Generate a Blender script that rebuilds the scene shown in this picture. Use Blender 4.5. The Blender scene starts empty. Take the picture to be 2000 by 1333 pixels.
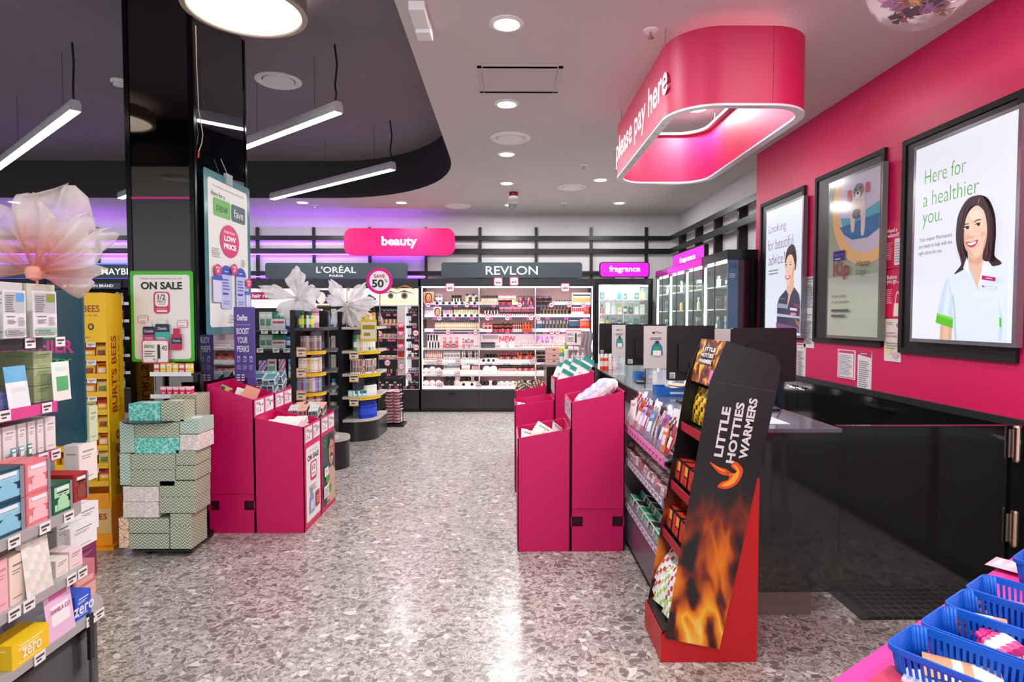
import bpy, bmesh, math, random
from mathutils import Vector, Matrix
C = bpy.context.scene.collection
SC = bpy.context.scene
V = Vector
PI = math.pi
random.seed(7)

# ---------------------------------------------------------------- camera, world, exposure
CAM = V((0.0, 0.0, 1.49)); FPX = 1200.0
PITCH = math.radians(2.22); YAW = math.radians(0.48)
cam_d = bpy.data.cameras.new('camera'); cam = bpy.data.objects.new('camera', cam_d); C.objects.link(cam)
cam_d.sensor_width = 36.0; cam_d.lens = FPX / 2000.0 * 36.0; cam_d.clip_start = 0.05; cam_d.clip_end = 100
cam.location = CAM; cam.rotation_euler = (PI / 2 - PITCH, 0, -YAW)
SC.camera = cam
RM = cam.rotation_euler.to_matrix()

w = bpy.data.worlds.new('world'); SC.world = w; w.use_nodes = True
w.node_tree.nodes['Background'].inputs[0].default_value = (0.93, 0.95, 1.0, 1)
w.node_tree.nodes['Background'].inputs[1].default_value = 1.55      # added even fill light, let in by leaving the front open behind the camera

SC.view_settings.view_transform = 'Standard'; SC.view_settings.look = 'None'
SC.view_settings.gamma = 1; SC.view_settings.use_curve_mapping = False
SC.view_settings.exposure = 0.32
SC.cycles.use_denoising = True
SC.cycles.max_bounces = 8; SC.cycles.transparent_max_bounces = 16
SC.cycles.sample_clamp_indirect = 6.0

H = 3.18          # main ceiling
H2 = 3.70         # raised dark ceiling

def area(name, loc, size, power, color=(1, 1, 1), rot=(0, 0, 0), size_y=None, disk=False, spread=None):
    l = bpy.data.lights.new(name, 'AREA'); l.energy = power; l.color = color
    l.shape = 'DISK' if disk else ('RECTANGLE' if size_y else 'SQUARE')
    l.size = size
    if size_y: l.size_y = size_y
    if spread: l.spread = spread
    o = bpy.data.objects.new(name, l); C.objects.link(o); o.location = loc; o.rotation_euler = rot
    return o

DL = [(0.0, 3.6), (0.0, 4.93), (0.0, 6.42), (0.0, 7.8), (-3.0, 9.12), (-1.55, 9.12), (0.05, 9.3), (1.66, 9.12), (0.0, 2.2), (0.0, 0.8), (1.535, 5.02), (1.66, 2.2), (1.66, 0.6), (-5.2, 9.12), (-7.2, 9.12), (1.15, 7.6), (1.40, 3.8)]
DISCS = [(-1.72, 4.14), (-4.05, 1.95), (-4.6, 4.4)]

# ---------------------------------------------------------------- helpers
def pt(px, py, Y=None, Z=None, X=None):
    d = RM @ V(((px - 1000) / FPX, (666.5 - py) / FPX, -1.0))
    t = Y / d.y if Y is not None else ((Z - CAM.z) / d.z if Z is not None else X / d.x)
    return CAM + d * t

def lin(h):
    if isinstance(h, str):
        h = h.lstrip('#'); c = [int(h[i:i+2], 16) / 255 for i in (0, 2, 4)]
        return tuple((x / 12.92 if x <= .04045 else ((x + .055) / 1.055) ** 2.4) for x in c)
    return tuple(h[:3])

_mc = {}
def mat(c, rough=0.5, metal=0.0, emit=0.0, alpha=1.0, trans=0.0, ior=1.45, spec=0.5, coat=0.0, backlit=False):
    key = (backlit, c if isinstance(c, str) else tuple(c), rough, metal, emit, alpha, trans, ior, spec, coat)
    if key in _mc: return _mc[key]
    m = bpy.data.materials.new('m_%s' % (c if isinstance(c, str) else 'rgb')); m.use_nodes = True
    b = m.node_tree.nodes['Principled BSDF']; col = lin(c) + (1,)
    b.inputs['Base Color'].default_value = (tuple(x * .3 for x in col[:3]) + (1,)) if backlit else col; b.inputs['Roughness'].default_value = rough
    b.inputs['Metallic'].default_value = metal; b.inputs['IOR'].default_value = ior
    b.inputs['Specular IOR Level'].default_value = spec
    if coat: b.inputs['Coat Weight'].default_value = coat; b.inputs['Coat Roughness'].default_value = 0.05
    if alpha < 1: b.inputs['Alpha'].default_value = alpha
    if trans: b.inputs['Transmission Weight'].default_value = trans
    if emit:
        b.inputs['Emission Color'].default_value = col; b.inputs['Emission Strength'].default_value = emit
    _mc[key] = m; return m

def nodemat(name, fn):
    if name in _mc: return _mc[name]
    m = bpy.data.materials.new(name); m.use_nodes = True
    nt = m.node_tree; b = nt.nodes['Principled BSDF']
    def N(t, **kw):
        n = nt.nodes.new(t)
        for k, v in kw.items():
            if k in n.inputs: n.inputs[k].default_value = v
            else: setattr(n, k, v)
        return n
    def L(a, b2): nt.links.new(a, b2)
    fn(nt, b, N, L)
    _mc[name] = m; return m

def ramp(N, stops, interp='LINEAR'):
    r = N('ShaderNodeValToRGB'); e = r.color_ramp; e.interpolation = interp
    while len(e.elements) < len(stops): e.elements.new(0.5)
    for i, (p, c) in enumerate(stops):
        e.elements[i].position = p; e.elements[i].color = lin(c) + (1,)
    return r

class MB:
    def __init__(s): s.v = []; s.f = []; s.m = []; s.sm = []
    def add(s, vs, fs, m=0, smooth=False):
        o = len(s.v); s.v += [tuple(x) for x in vs]
        for f in fs: s.f.append(tuple(i + o for i in f)); s.m.append(m); s.sm.append(smooth)
        return s
    def box(s, x0, x1, y0, y1, z0, z1, m=0):
        vs = [(x0, y0, z0), (x1, y0, z0), (x1, y1, z0), (x0, y1, z0), (x0, y0, z1), (x1, y0, z1), (x1, y1, z1), (x0, y1, z1)]
        return s.add(vs, [(0, 3, 2, 1), (4, 5, 6, 7), (0, 1, 5, 4), (1, 2, 6, 5), (2, 3, 7, 6), (3, 0, 4, 7)], m)
    def obox(s, c, sx, sy, sz, rz=0, m=0, rx=0, ry=0):      # centre, sizes, rotated
        R = Matrix.Rotation(rz, 3, 'Z') @ Matrix.Rotation(rx, 3, 'X') @ Matrix.Rotation(ry, 3, 'Y'); c = V(c)
        vs = [c + R @ V((a * sx / 2, b * sy / 2, d * sz / 2)) for d in (-1, 1) for a, b in ((-1, -1), (1, -1), (1, 1), (-1, 1))]
        return s.add(vs, [(0, 3, 2, 1), (4, 5, 6, 7), (0, 1, 5, 4), (1, 2, 6, 5), (2, 3, 7, 6), (3, 0, 4, 7)], m)
    def prism(s, pts, a, b, axis='z', m=0, caps=True, smooth=False):     # pts 2D ccw; extruded a..b along axis
        n = len(pts)
        def P(p, t):
            return {'z': (p[0], p[1], t), 'y': (p[0], t, p[1]), 'x': (t, p[0], p[1])}[axis]
        vs = [P(p, a) for p in pts] + [P(p, b) for p in pts]
        fs = [(i, (i + 1) % n, n + (i + 1) % n, n + i) for i in range(n)]
        s.add(vs, fs, m, smooth)
        if caps:
            o = len(s.v); s.v += [tuple(x) for x in vs]
            s.f.append(tuple(o + i for i in reversed(range(n)))); s.f.append(tuple(o + n + i for i in range(n)))
            s.m += [m, m]; s.sm += [False, False]
        return s
    def shell(s, pts, a, b, th, m=0, m2=None):              # open ring wall following pts in xy, thickness inward
        n = len(pts); inn = []
        for i in range(n):
            p0 = V(pts[i - 1]); p1 = V(pts[i]); p2 = V(pts[(i + 1) % n])
            d = (p1 - p0).normalized() + (p2 - p1).normalized(); d = d.normalized() if d.length > 1e-6 else V((1, 0))
            inn.append((p1.x - d.y * th, p1.y + d.x * th))
        m2 = m if m2 is None else m2
        for (P, z0, z1, mm, sgn) in ((pts, a, b, m, 1), (inn, a, b, m2, -1)):
            vs = [(p[0], p[1], z0) for p in P] + [(p[0], p[1], z1) for p in P]
            fs = [(i, (i + 1) % n, n + (i + 1) % n, n + i) for i in range(n)]
            if sgn < 0: fs = [tuple(reversed(f)) for f in fs]
            s.add(vs, fs, mm, True)
        for z, r in ((a, 1), (b, 0)):
            vs = [(p[0], p[1], z) for p in pts] + [(p[0], p[1], z) for p in inn]
            fs = [(i, (i + 1) % n, n + (i + 1) % n, n + i) for i in range(n)]
            if r: fs = [tuple(reversed(f)) for f in fs]
            s.add(vs, fs, m)
        return s
    def tube(s, path, r, seg=8, m=0, cap=True):
        path = [V(p) for p in path]; n = len(path); rings = []
        up = None
        for i, p in enumerate(path):
            t = (path[min(i + 1, n - 1)] - path[max(i - 1, 0)]).normalized()
            if up is None:
                up = V((0, 0, 1)) if abs(t.z) < .9 else V((1, 0, 0))
            a = t.cross(up); a = a.normalized() if a.length > 1e-6 else t.orthogonal().normalized()
            b = a.cross(t).normalized(); up = b
            rr = r[i] if isinstance(r, (list, tuple)) else r
            rings.append([p + a * math.cos(2 * PI * k / seg) * rr + b * math.sin(2 * PI * k / seg) * rr for k in range(seg)])
        vs = [v for rg in rings for v in rg]
        fs = [(i * seg + k, i * seg + (k + 1) % seg, (i + 1) * seg + (k + 1) % seg, (i + 1) * seg + k) for i in range(n - 1) for k in range(seg)]
        s.add(vs, fs, m, True)
        if cap:
            s.add(rings[0], [tuple(range(seg))], m); s.add(rings[-1], [tuple(reversed(range(seg)))], m)
        return s
    def lathe(s, prof, c=(0, 0, 0), seg=16, m=0, sx=1.0, sy=1.0, smooth=True):   # prof: (r,z[,m])
        c = V(c); n = len(prof)
        for i in range(n - 1):
            (r0, z0), (r1, z1) = prof[i][:2], prof[i + 1][:2]
            mm = prof[i][2] if len(prof[i]) > 2 else m
            vs = [c + V((r0 * sx * math.cos(2 * PI * k / seg), r0 * sy * math.sin(2 * PI * k / seg), z0)) for k in range(seg)] + \
                 [c + V((r1 * sx * math.cos(2 * PI * k / seg), r1 * sy * math.sin(2 * PI * k / seg), z1)) for k in range(seg)]
            if r0 < 1e-6: s.add(vs, [(k, seg + (k + 1) % seg, seg + k) for k in range(seg)], mm, smooth)
            elif r1 < 1e-6: s.add(vs, [(k, (k + 1) % seg, seg + k) for k in range(seg)], mm, smooth)
            else: s.add(vs, [(k, (k + 1) % seg, seg + (k + 1) % seg, seg + k) for k in range(seg)], mm, smooth)
        return s
    def poly(s, pts, m=0): return s.add(pts, [tuple(range(len(pts)))], m)
    def mesh(s, name, mats, origin=(0, 0, 0)):
        o = V(origin); me = bpy.data.meshes.new(name)
        me.from_pydata([tuple(V(v) - o) for v in s.v], [], s.f)
        for mm in (mats if isinstance(mats, (list, tuple)) else [mats]): me.materials.append(mm)
        me.polygons.foreach_set('material_index', s.m); me.polygons.foreach_set('use_smooth', s.sm)
        me.update(); return me

def add_bevel(o, w, seg=2):
    b = o.modifiers.new('bevel', 'BEVEL'); b.width = w; b.segments = seg; b.limit_method = 'ANGLE'; b.angle_limit = math.radians(40)
    b.harden_normals = False
    return o

WL = {}
def thing(name, label, cat, loc=(0, 0, 0), rz=0, group=None):
    o = bpy.data.objects.new(name, None); C.objects.link(o); o.location = loc; o.rotation_euler = (0, 0, rz)
    o.empty_display_size = 0.05
    o['label'] = label; o['category'] = cat
    if group: o['group'] = group
    WL[o] = V(loc); return o

def part(mb, name, mats, parent, bevel=0, label=None, local=False, stuff=False):
    """mb in world coordinates (parent unrotated) unless local=True"""
    off = V((0, 0, 0)) if local else WL[parent]
    # origin at the part's own base centre
    xs = [v[0] for v in mb.v]; ys = [v[1] for v in mb.v]; zs = [v[2] for v in mb.v]
    org = V(((min(xs) + max(xs)) / 2, (min(ys) + max(ys)) / 2, min(zs)))
    o = bpy.data.objects.new(name, mb.mesh(name, mats, org)); C.objects.link(o); o.parent = parent
    o.location = org - off
    WL[o] = org
    if bevel: add_bevel(o, bevel)
    if label: o['label'] = label
    if stuff: o['kind'] = 'stuff'
    return o

def solo(mb, name, label, cat, mats, group=None, bevel=0):
    xs = [v[0] for v in mb.v]; ys = [v[1] for v in mb.v]; zs = [v[2] for v in mb.v]
    org = V(((min(xs) + max(xs)) / 2, (min(ys) + max(ys)) / 2, min(zs)))
    o = bpy.data.objects.new(name, mb.mesh(name, mats, org)); C.objects.link(o); o.location = org
    o['label'] = label; o['category'] = cat
    if group: o['group'] = group
    if bevel: add_bevel(o, bevel)
    WL[o] = org; return o

def struct(mb, name, mats, bevel=0):
    o = bpy.data.objects.new(name, mb.mesh(name, mats)); C.objects.link(o); o['kind'] = 'structure'
    if bevel: add_bevel(o, bevel)
    return o

def put(me, name, label, cat, loc, rz=0, group=None, rx=0, ry=0, s=None):
    o = bpy.data.objects.new(name, me); C.objects.link(o); o.location = loc; o.rotation_euler = (rx, ry, rz)
    if s: o.scale = s if isinstance(s, (tuple, list)) else (s, s, s)
    o['label'] = label; o['category'] = cat
    if group: o['group'] = group
    return o

def dup(root, loc, rz=None, label=None, group=None):
    r = root.copy(); C.objects.link(r); r.location = loc
    if rz is not None: r.rotation_euler = (0, 0, rz)
    if label: r['label'] = label
    if group: r['group'] = group
    for ch in list(root.children):
        c = ch.copy(); C.objects.link(c); c.parent = r
        for g in list(ch.children):
            d = g.copy(); C.objects.link(d); d.parent = c
    return r

def arc(cx, cy, r, a0, a1, n=8):
    return [(cx + r * math.cos(math.radians(a0 + (a1 - a0) * i / n)), cy + r * math.sin(math.radians(a0 + (a1 - a0) * i / n))) for i in range(n + 1)]
def rrect(x0, y0, x1, y1, r, n=6):
    return arc(x1 - r, y0 + r, r, -90, 0, n) + arc(x1 - r, y1 - r, r, 0, 90, n) + arc(x0 + r, y1 - r, r, 90, 180, n) + arc(x0 + r, y0 + r, r, 180, 270, n)
def smooth(pts, k=4):
    n = len(pts); out = []
    for i in range(n):
        p0, p1, p2, p3 = pts[i - 1], pts[i], pts[(i + 1) % n], pts[(i + 2) % n]
        for j in range(k):
            t = j / k
            out.append(tuple(0.5 * ((2 * p1[a]) + (-p0[a] + p2[a]) * t + (2 * p0[a] - 5 * p1[a] + 4 * p2[a] - p3[a]) * t * t + (-p0[a] + 3 * p1[a] - 3 * p2[a] + p3[a]) * t ** 3) for a in (0, 1)))
    return out

_tc = {}
def glyphs(s, bold=0.0):
    k = (s, bold)
    if k in _tc: return _tc[k]
    cu = bpy.data.curves.new('t', 'FONT'); cu.body = s; cu.size = 1; cu.offset = bold; cu.resolution_u = 3
    o = bpy.data.objects.new('t', cu); me = o.to_mesh()
    vs = [(v.co.x, v.co.y) for v in me.vertices]; fs = [tuple(p.vertices) for p in me.polygons]
    o.to_mesh_clear(); bpy.data.objects.remove(o); bpy.data.curves.remove(cu)
    _tc[k] = (vs, fs); return _tc[k]

class Frame:      # surface frame: u to the right, v up, n outwards
    def __init__(s, org, face='-Y', u=None, v=None):
        s.o = V(org)
        d = {'-Y': (1, 0, 0), '+X': (0, 1, 0), '-X': (0, -1, 0), '+Y': (-1, 0, 0)}
        s.u = V(u).normalized() if u is not None else V(d[face]); s.v = V(v).normalized() if v is not None else V((0, 0, 1)); s.n = s.u.cross(s.v)
    def p(s, a, b, c=0): return s.o + s.u * a + s.v * b + s.n * c

class Pic:
    """flat printed artwork: layers of coloured shapes lying on a frame (one mesh)"""
    def __init__(s, fr, step=0.0006, emit=0.0, rough=0.45):
        s.fr = fr; s.mb = MB(); s.mats = []; s.k = 1; s.step = step; s.emit = emit; s.rough = rough
    def mi(s, c):
        m = mat(c, rough=s.rough, emit=s.emit, backlit=s.emit > .5) if not isinstance(c, bpy.types.Material) else c
        if m not in s.mats: s.mats.append(m)
        return s.mats.index(m)
    def up(s): s.k += 1; return s
    def shape(s, pts, c, sm=False):
        if sm: pts = smooth(pts)
        a = sum(pts[i][0] * pts[(i + 1) % len(pts)][1] - pts[(i + 1) % len(pts)][0] * pts[i][1] for i in range(len(pts)))
        if a < 0: pts = list(reversed(pts))
        s.mb.poly([s.fr.p(x, y, s.k * s.step) for x, y in pts], s.mi(c)); s.k += 1; return s
    def rect(s, x0, y0, x1, y1, c, r=0):
        return s.shape(rrect(x0, y0, x1, y1, r, 4) if r else [(x0, y0), (x1, y0), (x1, y1), (x0, y1)], c)
    def ell(s, cx, cy, rx, ry, c, n=24):
        return s.shape([(cx + rx * math.cos(2 * PI * i / n), cy + ry * math.sin(2 * PI * i / n)) for i in range(n)], c)
    def text(s, t, cx, cy, w, h=None, c='#ffffff', bold=0.0, align='c', rot=0, extr=0):
        vs, fs = glyphs(t, bold)
        x0 = min(v[0] for v in vs); x1 = max(v[0] for v in vs); y0 = min(v[1] for v in vs); y1 = max(v[1] for v in vs)
        sx = w / (x1 - x0); sy = h / (y1 - y0) if h else sx
        mx = {'c': (x0 + x1) / 2, 'l': x0, 'r': x1}[align]; my = (y0 + y1) / 2
        cr, sr = math.cos(rot), math.sin(rot); out = []
        for x, y in vs:
            a = (x - mx) * sx; b = (y - my) * sy
            out.append(s.fr.p(cx + a * cr - b * sr, cy + a * sr + b * cr, s.k * s.step))
        s.mb.add(out, fs, s.mi(c)); s.k += 1; return s
    def lines(s, x0, y0, x1, y1, n, c, fill=0.45, jag=0.3):
        rnd = random.Random(int(abs(x0 * 1000 + y0 * 777 + n)))
        d = (y1 - y0) / n
        for i in range(n):
            xe = x1 - rnd.random() * jag * (x1 - x0); y = y1 - d * (i + 1)
            s.mb.poly([s.fr.p(a, b, s.k * s.step) for a, b in ((x0, y), (xe, y), (xe, y + d * fill), (x0, y + d * fill))], s.mi(c))
        s.k += 1; return s
    def build(s, name, parent=None, local=False, **kw):
        return part(s.mb, name, s.mats, parent, local=local, **kw)

# common materials
BLACK = mat('#141316', .35); BLACKG = mat('#171517', .07, ior=1.75); WHITE = mat('#eeeeee', .45); STEEL = mat('#b9b4ac', .25, metal=1)
GREYM = mat('#8c8c90', .4); CHROME = mat('#e0dcd4', .12, metal=1)
PINK = mat('#e0005f', .42); PINKD = mat('#d8005e', .4)
CARD = '#f4f2ee'
LED = mat('#ffffff', .5, emit=9.0); LEDC = mat('#fff8e0', .5, emit=2.2)
GLASS = mat('#ffffff', .02, trans=1.0, ior=1.1)
CLEAR = mat('#f4f8ff', .05, alpha=.22)
# ================================================================ THE SHELL
def terrazzo(nt, b, N, L):
    tc = N('ShaderNodeTexCoord'); mp = N('ShaderNodeMapping'); L(tc.outputs['Object'], mp.inputs[0])
    nz = N('ShaderNodeTexNoise'); nz.inputs['Scale'].default_value = 9; L(mp.outputs[0], nz.inputs['Vector'])
    mx = N('ShaderNodeMixRGB', blend_type='ADD'); mx.inputs[0].default_value = 0.09; L(mp.outputs[0], mx.inputs[1]); L(nz.outputs['Color'], mx.inputs[2])
    base = ramp(N, [(0.3, '#aca69f'), (0.7, '#c2bcb5')]); nb = N('ShaderNodeTexNoise'); nb.inputs['Scale'].default_value = 2.3; nb.inputs['Detail'].default_value = 5
    L(mp.outputs[0], nb.inputs['Vector']); L(nb.outputs['Fac'], base.inputs[0])
    cur = base.outputs[0]
    for sc, thr, stops in ((130, .42, [(0.0, '#827b75'), (.3, '#9b948e'), (.6, '#d0cbc4'), (.75, '#8d8680')]),
                           (56, .50, [(0.0, '#79726d'), (.25, '#8e8781'), (.5, '#7f7873'), (.75, '#cdc8c1'), (.86, '#a09993')]),
                           (28, .28, [(0.0, '#77706a'), (.35, '#918a84'), (.6, '#706a65'), (.86, '#d6d1ca')])):
        v1 = N('ShaderNodeTexVoronoi'); v1.inputs['Scale'].default_value = sc; L(mx.outputs[0], v1.inputs['Vector'])
        v2 = N('ShaderNodeTexVoronoi', feature='DISTANCE_TO_EDGE'); v2.inputs['Scale'].default_value = sc; L(mx.outputs[0], v2.inputs['Vector'])
        sep = N('ShaderNodeSeparateColor'); L(v1.outputs['Color'], sep.inputs[0])
        lt = N('ShaderNodeMath', operation='LESS_THAN'); L(sep.outputs[0], lt.inputs[0]); lt.inputs[1].default_value = thr
        gt = N('ShaderNodeMath', operation='GREATER_THAN'); L(v2.outputs['Distance'], gt.inputs[0]); gt.inputs[1].default_value = 0.07
        ml = N('ShaderNodeMath', operation='MULTIPLY'); L(lt.outputs[0], ml.inputs[0]); L(gt.outputs[0], ml.inputs[1])
        rp = ramp(N, stops, 'CONSTANT'); L(sep.outputs[1], rp.inputs[0])
        mm = N('ShaderNodeMixRGB'); L(ml.outputs[0], mm.inputs[0]); L(cur, mm.inputs[1]); L(rp.outputs[0], mm.inputs[2]); cur = mm.outputs[0]
    L(cur, b.inputs['Base Color']); b.inputs['Roughness'].default_value = 0.3
    b.inputs['Coat Weight'].default_value = 0.25; b.inputs['Coat Roughness'].default_value = 0.18
FLOOR = nodemat('terrazzo_floor', terrazzo)
def paint(c, c2, rough=.6, sc=1.2):
    def fn(nt, b, N, L):
        tc = N('ShaderNodeTexCoord'); n = N('ShaderNodeTexNoise'); n.inputs['Scale'].default_value = sc; n.inputs['Detail'].default_value = 4
        L(tc.outputs['Object'], n.inputs['Vector']); r = ramp(N, [(.3, c), (.7, c2)]); L(n.outputs['Fac'], r.inputs[0]); L(r.outputs[0], b.inputs['Base Color'])
        b.inputs['Roughness'].default_value = rough
        n2 = N('ShaderNodeTexNoise'); n2.inputs['Scale'].default_value = 160; bp = N('ShaderNodeBump'); bp.inputs['Strength'].default_value = .04; L(tc.outputs['Object'], n2.inputs['Vector']); L(n2.outputs['Fac'], bp.inputs['Height']); L(bp.outputs[0], b.inputs['Normal'])
    return fn
CEIL = nodemat('ceiling_paint', paint('#cac5c2', '#cec9c6', .7))
DARKC = nodemat('recess_paint', paint('#7c727c', '#827882', .7))
FASC = nodemat('fascia_paint', paint('#26242a', '#2a282e', .5))
WALLW = nodemat('wall_white', paint('#d6d4d4', '#dcdada', .7))
WALLP = nodemat('wall_pink', paint('#d20a56', '#d60c59', .45))

XL, XR, YB, YF = -9.2, 2.85, 10.3, -1.5
struct(MB().box(XL, XR + .2, YF, YB + .2, -0.1, 0), 'floor', FLOOR)
# recess outline (ccw seen from above)
rx0, rx1, ry0, ry1 = -8.6, -0.60, 1.37, 8.82
rec = arc(rx1 - .5, ry0 + .5, .5, -90, 0, 6) + [(rx1, 6.2)] + [(rx1 - 1.9 + 1.9 * math.cos(t), 6.6 + (ry1 - 6.6) * math.sin(t)) for t in [PI / 2 * i / 14 for i in range(0, 15)]][0:] + [(rx0, ry1), (rx0, ry0)]
bm = bmesh.new()
def loop(pts, z):
    vs = [bm.verts.new((x, y, z)) for x, y in pts]
    return [bm.edges.new((vs[i], vs[(i + 1) % len(vs)])) for i in range(len(vs))]
out = [(XL, YF), (XR + .2, YF), (XR + .2, YB + .2), (XL, YB + .2)]
bmesh.ops.triangle_fill(bm, edges=loop(out, H) + loop(rec, H), use_beauty=True)
# drop any triangle inside the hole
def inside(p, poly):
    c = False
    for i in range(len(poly)):
        (x1, y1), (x2, y2) = poly[i - 1], poly[i]
        if (y1 > p[1]) != (y2 > p[1]) and p[0] < (x2 - x1) * (p[1] - y1) / (y2 - y1) + x1: c = not c
    return c
bad = [f for f in bm.faces if inside(f.calc_center_median(), rec)]
bmesh.ops.delete(bm, geom=bad, context='FACES')
me = bpy.data.meshes.new('ceiling'); bm.to_mesh(me); bm.free(); me.materials.append(CEIL)
o = bpy.data.objects.new('ceiling', me); C.objects.link(o); o['kind'] = 'structure'
mb = MB(); n = len(rec)
mb.add([(x, y, H) for x, y in rec] + [(x, y, H2) for x, y in rec], [(i, (i + 1) % n, n + (i + 1) % n, n + i) for i in range(n)], 0, True)
struct(mb, 'trim_1', FASC)
mb = MB(); mb.poly([(x, y, H2) for x, y in rec]); struct(mb, 'ceiling', DARKC).name = 'ceiling_raised'
struct(MB().box(XL, XR + .2, YB, YB + .15, 0, H), 'wall_back', WALLW)
struct(MB().box(XR, XR + .15, 6.43, YB, 0, H), 'wall_right', WALLW)
struct(MB().box(2.60, XR + .15, -1.5, 6.43, 0.97, H, 0).box(2.62, XR + .15, -1.5, 6.42, 0, .97, 0), 'wall_right_pink', WALLP)
struct(MB().box(XL - .15, XL, YF, YB, 0, H), 'wall_left', WALLW)

# fittings on the ceiling -------------------------------------------------------
def downlight(i, x, y, z=H):
    lab = {0: 'round recessed ceiling downlight nearest the camera in the aisle row', 1: 'round recessed downlight just beyond the square ceiling hatch',
           2: 'round recessed downlight just beyond the round vent in the aisle', 3: 'small round downlight in front of the red ceiling beacon',
           4: 'round downlight above the left end of the L\'OREAL sign', 5: 'round downlight above the beauty sign', 6: 'round downlight behind the ceiling camera',
           7: 'round downlight above the flat fragrance sign', 10: 'bright round downlight seen inside the pink pay canopy', 15: 'round downlight partly hidden behind the pay canopy rim', 16: 'round downlight hidden above the near end of the pay canopy'}.get(i, None)
    grp = None
    if lab is None: lab = 'recessed round downlight outside the picture'; grp = 'downlights outside the picture'
    t = thing('ceiling_downlight', lab, 'ceiling light', (x, y, z), 0, grp)
    r = .1
    part(MB().lathe([(r, 0.0), (r, -.006), (.075, -.012), (.072, -.002)], (x, y, z), 28), 'trim_ring', WHITE, t)
    part(MB().lathe([(0, -.004), (.074, -.004)], (x, y, z), 28), 'lens', LED, t)
    area('downlight_lamp', (x, y, z - .02), .14, 13 if i in (10, 16) else (20 if y < 9 else 18), (1, .985, .97), disk=True)
for i, (x, y) in enumerate(DL): downlight(i, x, y)

def vent(x, y, z, r, lab):
    t = thing('ceiling_vent', lab, 'ceiling vent', (x, y, z))
    part(MB().lathe([(r, 0), (r, -.008), (r * .88, -.022), (r * .72, -.006), (r * .7, .0)], (x, y, z), 36), 'outer_ring', WHITE, t)
    part(MB().lathe([(r * .66, -.004), (r * .64, -.018), (0, -.02)], (x, y, z), 36), 'centre_disc', WHITE, t)
p = pt(544, 157, Z=H2); vent(p.x, p.y, H2, .21, 'white round vent in the dark raised ceiling')
p = pt(997, 269, Z=H); vent(p.x, p.y, H, .19, 'large white round vent between downlights in the aisle row')
p = pt(1117, 365, Z=H); vent(p.x, p.y, H, .19, 'white round vent left of the pay here canopy')
p = pt(895, 402, Z=H); vent(p.x, p.y, H, .19, 'white round vent above the right end of the beauty sign')
vent(-4.0, .8, H, .19, 'white round vent mirrored in the column front')
vent(1.52, 4.62, H, .19, 'white round vent seen inside the pink canopy')

# hatch
c = [pt(*q, Z=H) for q in ((947, 132), (1085, 132), (1074, 178), (955, 178))]
x0, x1, y0, y1 = c[3].x, c[1].x * .985, c[2].y, c[0].y
x0 = -.2; x1 = .38
t = thing('ceiling_hatch', 'square access hatch set flush in the grey ceiling', 'ceiling hatch', ((x0 + x1) / 2, (y0 + y1) / 2, H))
mb = MB(); w_ = .03
for a in ((x0, x1, y0, y0 + w_), (x0, x1, y1 - w_, y1), (x0, x0 + w_, y0 + w_, y1 - w_), (x1 - w_, x1, y0 + w_, y1 - w_)): mb.box(a[0], a[1], a[2], a[3], H - .005, H)
part(mb, 'frame', mat('#c0bab8', .6), t)
part(MB().box(x0 + w_ + .006, x1 - w_ - .006, y0 + w_ + .006, y1 - w_ - .006, H - .005, H), 'panel', mat('#c6c0be', .6), t)

def sprinkler(px, py, z, lab, x=None, y=None):
    p = pt(px, py, Z=z) if x is None else V((x, y, z))
    t = thing('sprinkler_head', lab, 'sprinkler', (p.x, p.y, z))
    part(MB().lathe([(.045, 0), (.042, -.008), (.015, -.012), (0, -.012)], (p.x, p.y, z), 20), 'cover_plate', WHITE, t)
    part(MB().tube([(p.x, p.y, z - .01), (p.x, p.y, z - .045)], .006, 8).lathe([(0, -.05), (.018, -.048), (.018, -.043), (0, -.043)], (p.x, p.y, z), 12), 'nozzle', STEEL, t)
sprinkler(1271, 59, H, 'sprinkler head in the grey ceiling left of the pink canopy')
sprinkler(1140, 322, H, 'small sprinkler head near the round vent left of the canopy')
sprinkler(1102, 397, H, 'tiny sprinkler head by the back wall above REVLON sign')
sprinkler(616, 401, H, 'tiny sprinkler head beyond the dark recess, above L\'OREAL sign')
sprinkler(0, 0, H2, 'sprinkler head mirrored in the column front', -2.75, 2.9)

def detector(p, z, lab, r=.055):
    t = thing('smoke_detector', lab, 'smoke detector', (p.x, p.y, z))
    part(MB().lathe([(r, 0), (r, -.02), (r * .8, -.03)], (p.x, p.y, z), 20), 'base', WHITE, t)
    part(MB().lathe([(r * .7, -.03), (r * .65, -.05), (0, -.055)], (p.x, p.y, z), 20), 'sensor_cap', WHITE, t)
p = pt(232, 157, Z=H2); detector(p, H2, 'white smoke detector beside the mirrored column on dark ceiling', .07)
p = pt(35, 403, Z=H); detector(p, H, 'white smoke detector on lower ceiling at far left', .08)

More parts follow.
